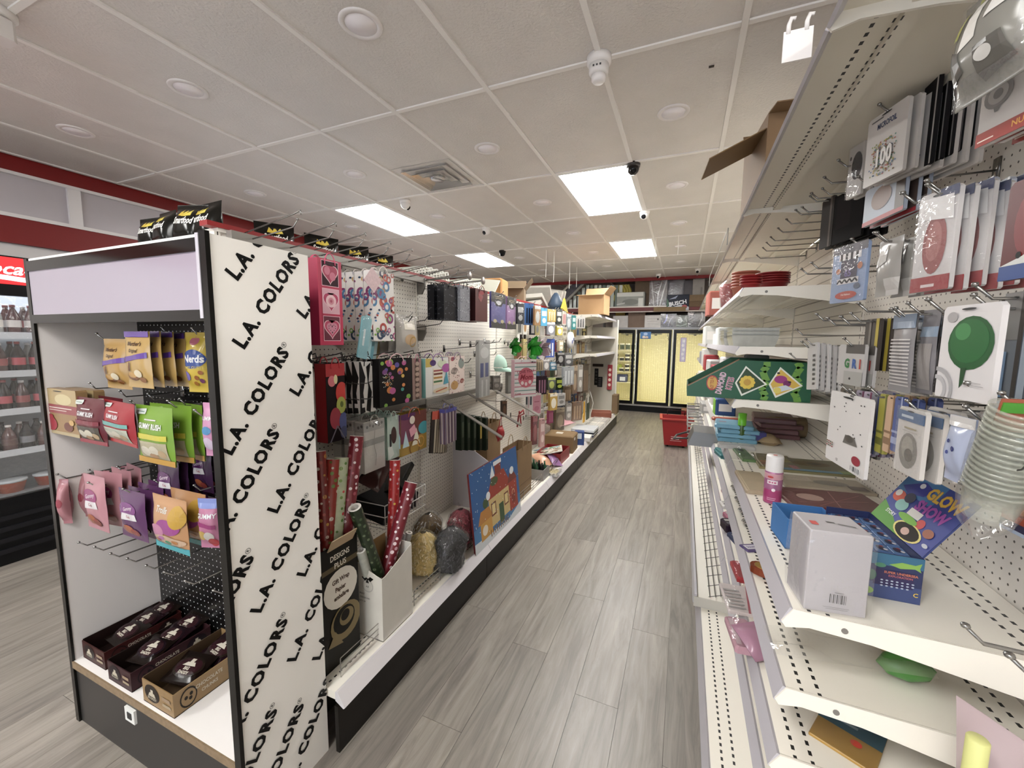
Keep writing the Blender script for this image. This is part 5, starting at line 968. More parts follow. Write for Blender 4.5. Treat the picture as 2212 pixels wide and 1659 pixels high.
def open_carton(label, p, size, rz, col, flaps=True, name='open_carton'):
    t = thing(name, label, 'carton', p, rz); a, b, c = size; m = M(col, .75, var=.05, scale=6)
    for bx_ in ((-a/2, a/2, -b/2, -b/2+.004, 0, c), (-a/2, a/2, b/2-.004, b/2, 0, c), (-a/2, -a/2+.004, -b/2+.004, b/2-.004, 0, c), (a/2-.004, a/2, -b/2+.004, b/2-.004, 0, c)): MB().box(*bx_).build('panel', t, m=m)
    MB().box(-a/2, a/2, -b/2, b/2, 0, .004).build('bottom', t, m=m); f = min(a, b)*.5
    if flaps:
        leaf(t, [(-a/2, -b/2, c), (a/2, -b/2, c), (a/2, -b/2-f*.85, c-f*.12), (-a/2, -b/2-f*.85, c-f*.12)], .004, m)
        leaf(t, [(a/2, -b/2, c), (a/2, b/2, c), (a/2+f*.55, b/2, c+f*.7), (a/2+f*.55, -b/2, c+f*.7)], .004, m)
        leaf(t, [(-a/2, b/2, c), (a/2, b/2, c), (a/2, b/2+f*.4, c+f*.8), (-a/2, b/2+f*.4, c+f*.8)], .004, m)
    return t
open_carton('brown open carton with upright flaps over the third bay', (-1.82, 4.25, ZT), (.32, .30, .24), .3, '#8a7458')
for k, (y, z, rx, ln) in enumerate(((4.75, .10, .3, .5), (4.95, .12, -.35, .45), (5.2, .16, -.9, .5), (5.35, .17, .8, .45), (5.6, .18, 1.15, .42), (5.75, .2, 1.3, .42))):
    o = MB().box(-.16, .16, -ln/2, ln/2, 0, .05).build('white_slab', m=M('#b9b4aa', .6, var=.05)); o.location = (-1.80, y, ZT+z); o.rotation_euler = (rx, .05*k-.1, .1); tag(o, 'grey white foam slab tumbled on top of the shelving, %s from the viewer' % (('first',)+ORD)[k], 'foam slab', 'foam slabs')
open_carton('big tan open carton on the far shelf of the left shelving', (-1.33, 6.42, 1.945), (.40, .34, .30), -.08, '#c29a6a')
t = thing('blue_yellow_toy', 'blue and yellow toy pack on top of far hooks', 'toy', onx(1200, 668, -1.5), EAST); MB().lathe([(.09, 0), (.10, .06), (.05, .16), (.02, .2)], 12).build('blue_body', t, True, M('#31465e', .5)); MB().prism([(-.12, 0), (.16, -.04), (.0, .13)], 1, -.12, -.10).build('yellow_fin', t, m=M('#dcc02e', .5))
# leaning framed print and glass strips near the back left
t = thing('leaning_picture', 'long dark framed picture leaning at a slant under the ceiling', 'picture', (0, 9.32, 0)); A = [ony(*q, 9.32) for q in ((1200, 646), (1236, 614), (1256, 614), (1206, 662))]
leaf(t, [(p.x, 0, p.z) for p in A], .02, M('#3a3640', .4, var=.5, scale=14), 'picture'); B = [ony(*q, 9.30) for q in ((1206, 664), (1256, 614), (1262, 614), (1210, 667))]; leaf(t, [(p.x, -.02, p.z) for p in B], .03, M('#8d897e', .4), 'frame_rail'); C = [ony(*q, 9.34) for q in ((1196, 646), (1232, 612), (1240, 612), (1200, 650))]; leaf(t, [(p.x, 0, p.z) for p in C], .02, M('#d8d2c2', .5), 'frame_rail')
t = thing('glass_shelf_strips', 'row of upright greenish glass strips behind the open carton', 'glass', (0, 9.5, 0))
for k in range(15):
    x = 1212+9*k; yt = max(614, 668-(x-1206)*.95); p0, p1 = ony(x, yt+2, 9.5), ony(x+5, 668, 9.5); p1.z = 2.2855; MB().box(p0.x, p1.x, 0, .02, p1.z, p0.z).build('strip', t, m=M(('#cfdcd2', '#7d8f86', '#e6eee6')[k % 3], .2))
# ================================================================== DRINK COOLERS ALONG THE LEFT WALL (face +X)
def bottle_mesh(h, r, liquid, cap, lab, kind=0):
    b = MB(); b.mat(M(liquid, .12)).lathe([(r*.9, 0), (r, .008), (r, h*.55), (r*.92, h*.62), (r*.38, h*.86), (r*.36, h*.93)], 14)
    b.mat(M(cap, .35)).lathe([(r*.42, h*.92), (r*.42, h), (r*.3, h)], 12); b.mat(M(lab, .4)).lathe([(r*1.012, h*.24), (r*1.012, h*.48)], 14, cap=False)
    return b.mesh('bottle', True)
BM = {k: bottle_mesh(*v) for k, v in dict(cola=(.21, .033, '#1c0e0c', '#8c1c1c', '#b84450'), red=(.20, .034, '#4a1216', '#7a1418', '#d8d0cc'), clear=(.20, .034, '#4a3230', '#d8d8d8', '#9c4a4a'), dark=(.19, .036, '#1a1416', '#2a1c1c', '#8a8a90'), milk=(.18, .036, '#5a3430', '#efe8e2', '#6a4a44'), white=(.2, .033, '#a8a8a4', '#efefef', '#e8e2da')).items()}
def wall_cooler(y0, y1, label, sign=None, fill=()):
    x0, x1 = XL+.05, -4.13; H = 2.06; t = thing('drink_cooler', label, 'cooler', (x1, y0, 0)); L = y1-y0; dp = x1-x0
    MB().box(-dp, -.05, 0, .04, .1, H).build('side_wall', t, m=M('#1a1a1c', .4)); MB().box(-dp, -.05, L-.04, L, .1, H).build('side_wall', t, m=M('#1a1a1c', .4)); MB().box(-dp, -dp+.03, .04, L-.04, .1, H).build('rear_wall', t, m=M('#b9bcc0', .5)); MB().box(-dp, -.05, .04, L-.04, H-.04, H).build('top', t, m=M('#1a1a1c', .4))
    MB().box(-dp, -.05, .04, L-.04, .38, .46).build('floor_pan', t, m=M('#8a8c90', .4))
    g = MB().box(-.06, -.0, 0, L, .0, .40).build('grille', t, m=M('#0f0f11', .4))
    for k in range(4): MB().box(.0, .012, .03, L-.03, .08+.075*k, .11+.075*k).build('grille_slat', g, m=M('#1c1c1f', .35))
    hd = MB().box(-.10, -.0, 0, L, 1.86, H).build('header', t, m=M('#141416', .3))
    MB().box(.0, .006, .03, L-.03, 1.875, 2.05).build('sign_face', hd, m=emit('#c0060c', 1.6) if sign else emit((.8, .9, 1.0), 1.6))
    if sign:
        fs = art([('t', .5, .56, .62, sign, '#ffffff', dict(shear=.35, bold=.02))] + [('l', [(.34+.02*i, .22+.03*math.sin(i*.5)) for i in range(18)], .012, '#ffffff')], L-.06, .175, None, x0=0.0)
        for m_ in list(fs.mats): pass
        fs.mats = [emit('#ffe8e4', 1.6)]*len(fs.mats); o = fs.build('sign_lettering', hd); o.rotation_euler = (0, 0, EAST); o.location = (.0065, .03, 1.875)
    for yy in (0, L-.05): MB().box(-.05, 0, yy, yy+.05, .40, 1.86).build('door_frame', t, m=M('#101012', .3))
    MB().box(-.05, 0, .05, L-.05, .40, .45).build('door_frame', t, m=M('#101012', .3)); MB().box(-.05, 0, .05, L-.05, 1.80, 1.86).build('door_frame', t, m=M('#101012', .3)); MB().box(-.03, -.024, .05, L-.05, .45, 1.80).build('glass', t, m=film('#ffffff', .03, .04, .04))
    MB().box(-.075, -.055, .055, .07, .5, 1.78).build('light_tube', t, m=emit((.85, .92, 1.0), COOLER)); MB().box(-.075, -.055, L-.07, L-.055, .5, 1.78).build('light_tube', t, m=emit((.85, .92, 1.0), COOLER)); MB().box(-dp+.08, -.08, .06, L-.06, 1.99, 2.005).build('light_tube', t, m=emit((.85, .92, 1.0), COOLER))
    for z in (.745, 1.027, 1.286, 1.546):
        s = MB().box(-dp+.06, -.08, .05, L-.05, z-.012, z).build('shelf', t, m=M('#c8ccd2', .35, .3)); MB().box(-.08, -.075, .05, L-.05, z-.03, z+.015).build('shelf_lip', s, m=M('#d0d4da', .3))
    return t
wall_cooler(.62, 1.96, 'black glass door drink cooler with red lit sign at left', 'Coca-Cola')
wall_cooler(2.0, 3.3, 'black glass door drink cooler with white sign along left wall, nearer'); wall_cooler(3.34, 4.7, 'black glass door drink cooler with white sign along left wall, farther')
n = 0
rows = {1.546: ('white', 'red', 'red', 'clear', 'red'), 1.286: ('clear', 'cola', 'cola', 'white', 'dark'), 1.027: ('cola', 'clear', 'cola', 'dark', 'red'), .745: ('milk', 'dark', 'milk', 'dark', 'white')}
for z, ks in rows.items():
    for j in range(8):
        for r in range(2):
            k = ks[(j+r) % 5]; o = put('drink_bottle', BM[k], None, (-4.255-.11*r+.01*random.random(), .76+.083*j, z+.0005)); n += 1
            tag(o, '%s bottle on the %s cooler shelf, %s, place %s from left' % ({'cola': 'dark cola', 'red': 'red juice', 'clear': 'brown tea', 'dark': 'black capped', 'milk': 'chocolate milk', 'white': 'pale drink'}[k], {1.546: 'top', 1.286: 'second', 1.027: 'third', .745: 'fourth'}[z], ('front row', 'second row')[r], (('first',)+ORD)[j]), 'bottle', 'cooler bottles')
for j, (y, c, lb) in enumerate(((.80, '#c9ccd0', 'clear salad tub'), (.97, '#b8bcc2', 'clear lidded tub'), (1.16, '#d0582c', 'orange lidded tub'), (1.34, '#c84a22', 'bright orange lidded tub'))):
    t = thing('food_tub', lb + ' at the bottom of the left cooler', 'tub', (-4.26, y, .4605), 0, 'food tubs'); MB().lathe([(.055, 0), (.072, .07), (.075, .072)], 16).build('tub', t, True, M(c, .25)); MB().lathe([(.077, .072), (.077, .084), (.05, .086)], 16).build('lid', t, True, M('#c2c6ca', .15))

# ================================================================== WALK-IN COOLER AT THE BACK
BY = 9.25; wk = thing('walk_in_cooler', 'lit pale yellow walk-in cooler with black framed glass doors at back', 'cooler', (0, BY, 0))
XD = [-1.725, -.98, -.235, .51, 1.255]
MB().box(-1.8, 1.33, .02, .12, 0, .13).build('plinth', wk, m=M('#0c0c0c', .4)); MB().box(-1.8, 1.33, -.01, .1, .13, .165).build('sill', wk, m=M('#a8a49e', .35, .5)); MB().box(-1.8, 1.33, -.01, .1, 1.80, 1.845).build('head_rail', wk, m=M('#8f8f92', .35, .5))
YEL = M('#e6dfae', .6, var=.03, scale=3)
def mat_wire():
    m, N, L, b = newmat('cooler_back'); tc = N.new('ShaderNodeTexCoord'); br = N.new('ShaderNodeTexBrick'); mp = N.new('ShaderNodeMapping'); mp.inputs['Rotation'].default_value = (PI/2, 0, 0); L.new(tc.outputs['Object'], mp.inputs[0]); L.new(mp.outputs[0], br.inputs['Vector'])
    br.offset = 0; br.inputs['Scale'].default_value = 1; br.inputs['Brick Width'].default_value = .05; br.inputs['Row Height'].default_value = .035; br.inputs['Mortar Size'].default_value = .0018; br.inputs['Color1'].default_value = br.inputs['Color2'].default_value = (*lin('#e6dfae'), 1); br.inputs['Mortar'].default_value = (*lin('#b8b080'), 1); L.new(br.outputs[0], b.inputs['Base Color']); return m
MB().box(-1.8, 1.33, .80, .84, .13, 1.82).build('rear_wall', wk, m=mat_wire()); MB().box(-1.8, 1.33, .1, .84, .13, .17).build('cooler_floor', wk, m=YEL); MB().box(-1.8, 1.33, .1, .84, 1.80, 1.84).build('cooler_roof', wk, m=YEL); MB().box(-1.84, -1.8, 0, .84, 0, 1.845).build('side_wall', wk, m=YEL); MB().box(1.33, 1.37, 0, .84, 0, 1.845).build('side_wall', wk, m=YEL)
MB().box(-.965, -.935, .30, .80, .17, 1.80).build('partition', wk, m=YEL)
for i, (a, b) in enumerate(zip(XD, XD[1:])):
    d = MB().box(a+.018, a+.075, -.035, 0, .17, 1.795).box(b-.075, b-.018, -.035, 0, .17, 1.795).box(a+.075, b-.075, -.035, 0, .17, .235).box(a+.075, b-.075, -.035, 0, 1.72, 1.795).build('door', wk, m=M('#0b0b0c', .25))
    MB().box(a+.075, b-.075, -.022, -.016, .235, 1.72).build('pane', d, m=film('#ffffff', .015, .03, .02)); MB().box(b-.05, b-.035, -.065, -.035, .85, 1.25).build('handle', d, m=M('#1c1c1e', .3))
    MB().box(a-.006, a+.014, -.03, 0, .16, 1.80).build('mullion', wk, m=M('#b9b9bc', .3, .6)); MB().box(a+.03, a+.05, .06, .08, .25, 1.72).build('light_tube', wk, m=emit('#fff6c8', 13.5))
# three shelves with lidded tubs behind the first door
for z in (.62, .86, 1.10, 1.34):
    MB().box(-1.75, -.97, .16, .62, z-.012, z).build('shelf', wk, m=M('#e2dcb4', .5))
n = 0
for z in (.62, .86, 1.10, 1.34):
    for j in range(4):
        x = -1.42+.125*j
        if z == .62 or (z == .86 and j == 0): continue
        for q in range(2 if z in (.86, 1.10) and j != 1 else 1):
            t = thing('cup_tub', 'white tub with black label in the back cooler, shelf %s, place %s%s' % ({.86: 'three', 1.10: 'two', 1.34: 'one'}[z], (('first',)+ORD)[j], ', upper' if q else ''), 'tub', (x, BY+.22, z+.0005+.086*q), 0, 'labelled tubs'); hh = .16 if z == 1.34 else .085
            MB().lathe([(.045, 0), (.052, hh)], 14).build('cup', t, True, M('#e8e4cc', .4)); MB().lathe([(.0485, hh*.15), (.0525, hh*.8)], 14, cap=False).build('label', t, True, M('#26241e' if z != 1.34 else '#3a4a2a', .5, var=.6, scale=40))
t = crate('blue_beer_case', 'dark blue case on the low shelf of the back cooler', 'box', (-1.28, BY+.33, .62), (.22, .26, .17), '#1c2450', 0, [('label', (-.04, .08, -.132, -.1305, .03, .12), '#c8ccd8')])
t = thing('banana_bunch', 'green yellow fruit bunch in the back cooler', 'fruit', (-1.36, BY+.24, .8605)); [MB().tube([(.0+.02*k, 0, .16), (-.02+.025*k, -.02, .08), (.0+.03*k, -.03, .012)], [.01, .02, .008], 8).build('banana', t, True, M('#9aa82e', .5)) for k in range(4)]
for i, x in enumerate((-1.22, -.60, .20)):
    t = thing('evaporator_fan', 'round grey fan under the cooler roof, %s' % ('behind the left door', 'behind the middle door', 'behind the right door')[i], 'fan', (x, BY+.42, 1.80), 0, 'cooler fans'); MB().lathe([(.13, -.10), (.14, -.06), (.14, 0)], 20).build('housing', t, True, M('#6a6a58', .5)); MB().lathe([(.03, -.12), (.03, -.09)], 12).build('hub', t, True, M('#2a2a26'))
o = MB().tube([(0, 0, 0), (.03, 0, -.2), (.08, 0, -.26), (.09, 0, -.02)], .006, 5).build('cable', None, True, M('#3a3828')); o.location = (-.36, BY+.3, 1.79); tag(o, 'dark cable looping under the cooler roof, middle door', 'cable')
t = thing('door_poster', 'blue poster taped inside the middle cooler door', 'poster', (-.78, BY-.036, 1.60)); MB().box(-.11, .11, -.002, 0, 0, .15).build('sheet', t, m=M('#3a78b8', .4)); o = art([('e', .5, .7, .2, .2, '#a8c4ec'), ('e', .35, .25, .14, .22, '#e8d8c8'), ('e', .62, .22, .14, .2, '#d8c4b4'), ('r', .1, 0, .9, .1, '#28508a')], .22, .15, None).build('print', t); o.location = (0, -.002, 0)
t = thing('neon_ice_sign', 'narrow violet edged ice sign on the right cooler door', 'sign', (-.02, BY-.036, 1.13)); MB().box(-.055, .055, -.002, 0, 0, .5).build('sheet', t, m=M('#d8d4ec', .4)); o = art([('r', 0, 0, 1, .02, '#9a7ad8'), ('r', 0, .98, 1, 1, '#9a7ad8'), ('r', 0, 0, .1, 1, '#9a7ad8'), ('r', .9, 0, 1, 1, '#9a7ad8')]+[('e', .5+.08*(-1)**k, .86-.18*k, .24, .06, '#f6f4fc') for k in range(5)], .11, .5, None).build('print', t); o.location = (0, -.002, 0)
# storage board and goods above the cooler
sh = thing('storage_board', 'red edged storage board running above the back cooler', 'shelf', (0, BY, 2.2)); MB().box(-3.5, 1.6, .0, .9, .0, .085).build('board', sh, m=M('#6c1213', .5)); MB().box(-3.5, .35, -.012, .0, .075, .10).build('white_edge', sh, m=M('#e6e0d6', .4)); MB().box(-1.8, 1.6, -.02, 0, -.03, -.008).build('lower_edge', sh, m=M('#c2b8ac', .4))
for x in (-1.81, -.4, 1.34): MB().box(x-.02, x+.02, .7, .8, -.353, 0).build('post', sh, m=M('#4a4440', .5))
ZB1, ZB2 = 1.846, 2.2855
def by(x0, y0, x1, y1, Y): a, b = ony(x0, y0, Y), ony(x1, y1, Y); return a.x, b.x, b.z, a.z
def back_box(name, label, cat, px_, Y, d, col, zb, prints=None, rough=.6, clear=False):
    x0, x1, z0, z1 = by(*px_, Y); t = thing(name, label, cat, ((x0+x1)/2, Y, zb)); w, h = x1-x0, max(.05, z1-zb); MB().bbox(-w/2, w/2, 0, d, 0, h, .006).build('body', t, m=M(col, rough, var=.08, scale=10))
    if prints: art(prints, w, h, None).build('print', t)
    if clear: MB().grid(lambda u, v: ((u-.5)*w*1.02, -.012-.02*math.sin(PI*u)*math.sin(PI*v), v*h), 8, 8).build('film', t, True, film('#ffffff', .12, .08, .15))
    return t
back_box('grey_tub', 'pale grey storage tub above the first cooler door', 'tub', (1324, 682, 1356, 706), BY+.15, .3, '#bdb9b6', ZB1, None, .4)
back_box('brown_board_box', 'large brown carton on top of the cooler', 'box', (1357, 674, 1393, 706), BY+.2, .4, '#7d6553', ZB1)
back_box('white_paper_box', 'white box with printed sheet on top of the cooler', 'box', (1393, 681, 1427, 706), BY+.12, .3, '#d6d2cf', ZB1, [('l', [(.15, .7), (.85, .72)], .012, '#a8a4a2'), ('l', [(.15, .5), (.8, .5)], .01, '#b0acaa'), ('l', [(.2, .3), (.85, .28)], .01, '#b0acaa'), ('r', .78, .6, .86, .74, '#5a5654')])
back_box('yellow_item_box', 'yellow bundle behind the grey tub on the cooler', 'bundle', (1330, 674, 1350, 684), BY+.5, .2, '#c8a83a', ZB1)
back_box('navy_wrapped_bale', 'navy blue plastic wrapped bale on top of the cooler', 'bale', (1428, 678, 1460, 706), BY+.12, .35, '#23243c', ZB1, [('l', [(.2, .3), (.35, .55), (.4, .95)], .03, '#4a5ad8'), ('l', [(.5, .1), (.6, .5), (.8, .8)], .02, '#8a8ca8'), ('e', .75, .4, .12, .2, '#3c4258')], .2, True)
back_box('green_wrapped_bale', 'dark green plastic wrapped bale on top of the cooler', 'bale', (1461, 681, 1485, 706), BY+.1, .3, '#2c4636', ZB1, [('ring', .35, .55, .2, .13, '#a8bcae'), ('l', [(.05, .2), (.4, .12), (.95, .3)], .03, '#8aa894')], .2, True)
back_box('black_wrapped_bale', 'black plastic wrapped bale at the right of the cooler top', 'bale', (1486, 674, 1522, 706), BY+.14, .35, '#1c1c26', ZB1, [('l', [(.8, 1), (.85, .6), (.65, .1)], .03, '#a09c98'), ('r', .05, .2, .2, .25, '#c8c8c8'), ('g', [(.0, .85), (.3, .8), (.35, 1), (0, 1)], '#cfc0bc')], .2, True)
t = thing('tape_roll', 'tan tape roll lying at the right of the cooler top', 'tape', (.47, BY+.02, ZB1)); MB().lathe([(.03, 0), (.06, 0), (.06, .1), (.03, .1)], 18).build('roll', t, True, M('#9c8878', .6))
for k, (x0, x1) in enumerate(((1329, 1345), (1345, 1362))):
    a, b, z0, z1 = by(x0, 612, x1, 634, BY+.3); t = thing('yellow_netting_bale', 'yellow looped bale under the red band, %s' % ('left', 'right')[k], 'bale', ((a+b)/2, BY+.3, ZB2)); w = b-a
    for j in range(3): MB().tube([(-w/2+w*(j+.5)/3+.03*math.sin(q*1.1), -.02, .02+.05*q) for q in range(int((z1-ZB2)/.05))], w*.17, 8).build('loop', t, True, M('#c8b84c', .6, var=.15, scale=20))
back_box('grey_wrapped_pack', 'white folded packs on the storage board', 'pack', (1333, 632, 1392, 656), BY+.1, .3, '#a9ada6', ZB2, [('r', 0, .72, .95, .98, '#e6e8e0'), ('e', .5, .35, .3, .2, '#7d817a'), ('r', .78, 0, .95, .6, '#eef0e8'), ('l', [(.0, .2), (.3, .3)], .02, '#d8dcd8')])
back_box('tan_big_carton', 'tall tan carton behind the white packs', 'box', (1372, 606, 1404, 632), BY+.42, .3, '#8c7458', ZB2)
t = back_box('branch_bundle', 'clear wrapped bundle of grey branches on the storage board', 'bundle', (1404, 606, 1440, 656), BY+.2, .3, '#5a4a48', ZB2, [('l', [(.3, 0), (.2, .5), (.1, 1)], .03, '#9a928c'), ('l', [(.5, 0), (.5, .5), (.7, 1)], .03, '#a8a09a'), ('l', [(.6, 0), (.8, .6), (.95, 1)], .035, '#b4aca6'), ('l', [(.2, .6), (.8, .4)], .015, '#c8c2bc')], .5, True)
back_box('violet_film_sheet', 'grey violet film wrapped sheets on the storage board', 'sheets', (1440, 606, 1478, 640), BY+.4, .2, '#8a8088', ZB2, None, .3, True)
back_box('grey_panel_stack', 'grey panels stacked under the red band at right', 'panels', (1478, 606, 1498, 633), BY+.3, .2, '#5f585c', ZB2, None, .4); back_box('white_panel_carton', 'pale grey carton under the red band at right', 'box', (1497, 603, 1521, 633), BY+.25, .3, '#b2aca4', ZB2, [('r', .68, .3, .84, .7, '#8a847c')])
back_box('beer_case', 'dark blue beer case on the storage board', 'box', (1441, 637, 1488, 665), BY-.03, .3, '#11162c', ZB2-.085, [('g', [(0, 0), (1, 0), (1, .2), (.6, .35), (.3, .22), (0, .3)], '#b8bcc4'), ('g', [(0, .1), (.15, .4), (.0, .8)], '#2a5a3c'), ('t', .5, .45, .34, 'BUSCH', '#e8eaf0', dict(rot=10, bold=.04)), ('g', [(.1, .7), (.5, .95), (.4, .75)], '#8a94b0'), ('e', .8, .2, .12, .14, '#a83a3a')], .35)
for k, (q, c) in enumerate((((1489, 637, 1521, 650), '#7d6444'), ((1487, 651, 1520, 662), '#6a5236'), ((1412, 664, 1481, 672), '#8a7048'))):
    x0, x1, z0, z1 = by(*q, BY-.02); o = MB().bbox(-(x1-x0)/2, (x1-x0)/2, 0, .3 if k < 2 else .02, 0, z1-z0, .005).build('flat_carton', m=M(c, .7, var=.08)); o.location = ((x0+x1)/2, BY-.02-.03*(k == 2), z0); tag(o, 'flattened brown carton at the back storage, %s' % ('upper right', 'lower right', 'under the beer case')[k], 'carton', 'flat cartons')
# red shopping basket on the floor
t = thing('shopping_basket', 'red rolling shopping basket standing in the aisle', 'basket', (-.055, 6.42, 0), .06); wt, wb_, dt, db, hh = .20, .155, .17, .13, .43
def ringq(w, d, z): return [(-w, -d, z), (w, -d, z), (w, d, z), (-w, d, z)]
b = MB(); A, B, C_, D_ = ringq(wb_, db, .03), ringq(wt, dt, hh), ringq(wt-.008, dt-.008, hh), ringq(wb_-.006, db-.006, .04); b.v = A+B+C_+D_
for i in range(4): j = (i+1) % 4; b.face(i, j, 4+j, 4+i); b.face(4+i, 4+j, 8+j, 8+i); b.face(8+i, 8+j, 12+j, 12+i)
b.face(12, 13, 14, 15); b.face(3, 2, 1, 0); b.build('body', t, m=M('#a80a0c', .4))
rim = MB(); E_, F_, G_, H_ = ringq(wt+.03, dt+.03, hh-.015), ringq(wt+.03, dt+.03, hh+.005), ringq(wt-.006, dt-.006, hh+.005), ringq(wt-.002, dt-.002, hh-.015); rim.v = E_+F_+G_+H_
for i in range(4): j = (i+1) % 4; rim.face(i, j, 4+j, 4+i); rim.face(4+i, 4+j, 8+j, 8+i); rim.face(8+i, 8+j, 12+j, 12+i)
rim.build('rim', t, m=M('#c02018', .35)); MB().tube([(-.12, dt, hh), (-.12, dt+.03, hh+.07), (.12, dt+.03, hh+.07), (.12, dt, hh)], .007, 6).build('handle', t, True, M('#2a1212', .4))
o = art([('r', .2, .5, .45, .62, '#d8a8a4'), ('r', .42, .42, .9, .7, '#e8c8c4'), ('r', .2, .24, .7, .34, '#f0dcd8'), ('r', .1, .8, .5, .88, '#d8a8a4'), ('r', .15, .02, .85, .08, '#d8a8a4')], .22, .11, None).build('print', t); o.location = (0, -db-.020, .10); o.rotation_euler = (-.11, 0, 0)
for x in (-.11, .11):
    for y in (-.09, .09): MB().lathe([(.018, -.01), (.018, .01)], 12, (x, y, .018), ax=0).build('wheel', t, True, M('#1a1a1a', .5))
t = thing('basket_stack', 'stack of nested red shopping baskets near the back cooler', 'basket', (.25, 8.55, 0))
for k in range(4): MB().bbox(-.24, .24, -.17, .17, .06*k, .06*k+.05, .01).build('basket_tier', t, m=M('#8c0f14', .4))
MB().box(-.14, .04, -.19, -.185, .2, .32).build('paper_sign', t, m=M('#c8bcc0', .6))
# ================================================================== PACKS HUNG ON THE RIGHT GONDOLA (face -X)
HR = (RX, .28)
def R(kind, name, label, q, col, shapes=(), t=.008, val=.44, yaw=.2, n=0, step=.014, **k):
    k.setdefault('hk', HR); return hang(kind, name, label, k.pop('cat', 'balloon pack'), Q(*q), 'x', val, col, shapes, t, yaw=yaw, n=n, step=step, **k)
rr = random.Random(21)
conf = [('e', .5+.36*rr.uniform(-1, 1)*rr.random()**.3, .33+.25*rr.uniform(-1, 1), .018, .012, rr.choice(('#8a9a4a', '#b05a4a', '#4a6a8c', '#c0a040', '#7a5a3a', '#5a8a7a'))) for i in range(190)]
R('card', 'foil_balloon_pack', 'white foil balloon pack with confetti number 100', (1875, 268, 1974, 196, 1942, 374, 1866, 404), '#d2ccc6', [('t', .5, .82, .11, 'MICROFOIL', '#2d3f66', dict(bold=.03, wide=.62)), ('r', .1, .92, .4, .94, '#6a6866')]+conf+[('t', .5, .34, .33, '100', '#4a4440', dict(bold=.07, wide=.62, gap=1.05)), ('t', .5, .34, .33, '100', '#f2eee8', dict(bold=.05, wide=.62, gap=1.05))], n=6, yaw=.3)
R('card', 'foil_balloon_pack', 'glossy white balloon pack left of the confetti pack', (1842, 284, 1872, 268, 1860, 412, 1824, 440), '#d8d3ce', [('e', .6, .45, .35, .2, '#1f1d1c'), ('e', .15, .6, .06, .03, '#2a2826')], n=1, yaw=.3, val=.46, clear=True)
for k in range(5):
    R('card', 'dark_balloon_pack', 'black balloon pack seen edge on under the canopy, %s from the left' % (('first',)+ORD)[k], (1995+22*k, 170-9*k, 2030+22*k, 145-9*k, 2012+22*k, 345-9*k, 1984+22*k, 372-9*k), '#121013', [('r', .9, 0, 1, 1, '#b5b0ac'), ('r', .1, .1, .5, .5, '#221d22')], rough=.75, val=.50+.02*k, yaw=.05, hk=HR if k == 0 else None, group='black balloon packs')
R('card', 'number_balloon_pack', 'white pack with grey ringed balloon and red band at top right', (2130, 165, 2262, 100, 2250, 262, 2106, 316), '#cac3bd', [('e', .3, .68, .24, .2, '#7c7672'), ('e', .3, .68, .17, .14, '#aaa49e'), ('e', .3, .68, .08, .07, '#6a6460'), ('g', [(.28, .42), (.33, .42), (.36, .5), (.25, .5)], '#6a6460'), ('r', 0, 0, 1, .2, '#9c2c1e'), ('t', .75, .11, .12, 'NUM', '#e0a030'), ('r', .04, .06, .32, .08, '#e8d0c0')], val=.42, yaw=.25, n=3)
R('pouch', 'clear_accessory_bag', 'large crinkled clear bag of white ribbons at the top right', (2118, -70, 2270, -70, 2255, 150, 2046, 232), '#8f8c84', [('g', [(.3, .45), (.5, .5), (.55, 1), (.4, 1)], '#efece4'), ('g', [(.6, .6), (.8, .62), (.85, 1), (.68, 1)], '#f4f2ec'), ('g', [(.1, .2), (.35, .25), (.3, .45), (.2, .5)], '#5c5954'), ('g', [(.45, .1), (.85, .15), (.8, .4), (.5, .4)], '#6a6761'), ('g', [(.18, .6), (.26, .6), (.3, 1), (.24, 1)], '#b7b860'), ('e', .6, .3, .1, .06, '#d8d6d0')], t=.03, val=.38, yaw=.2, clear=True, rough=.2, cat='accessory bag')
R('card', 'heart_balloon_pack', 'white balloon pack with a dusty red balloon and red foot band', (1997, 425, 2093, 386, 2034, 619, 1957, 641), '#d9d5d4', [('e', .52, .47, .30, .30, '#a04a48'), ('e', .5, .5, .2, .2, '#b56a64'), ('g', [(.35, .7), (.7, .7), (.6, .78), (.42, .78)], '#a04a48'), ('r', 0, 0, 1, .15, '#a8242c'), ('r', .55, .9, 1, 1, '#33406e'), ('r', .3, .04, .65, .07, '#e8d8d8'), ('g', [(.05, .75), (.95, .68), (.9, .92), (.1, .95)], '#efedec')], n=5, yaw=.3, clear=True)  # last pale patch near the top is painted glare, not print
R('card', 'blue_balloon_pack', 'white and blue balloon pack stacked right of the red balloon pack', (2098, 405, 2150, 380, 2118, 596, 2072, 606), '#b6bccb', [('r', 0, .75, 1, 1, '#24356a'), ('e', .6, .4, .3, .25, '#3a6a9c'), ('r', .9, 0, 1, 1, '#e6e8ee')], val=.50, n=4, yaw=.0, step=.016)
R('card', 'crimson_balloon_pack', 'dark crimson balloon pack with blue foot at the right edge', (2180, 400, 2300, 352, 2292, 590, 2160, 606), '#5c1016', [('e', .55, .55, .36, .36, '#7a1a20'), ('r', 0, 0, 1, .15, '#2a4a8a'), ('g', [(0, .15), (1, .15), (1, .4), (.4, .22)], '#cfd0cc'), ('e', .35, .24, .05, .035, '#20201e'), ('t', .6, .6, .1, 'S', '#a05048')], val=.43, yaw=.15, n=2)
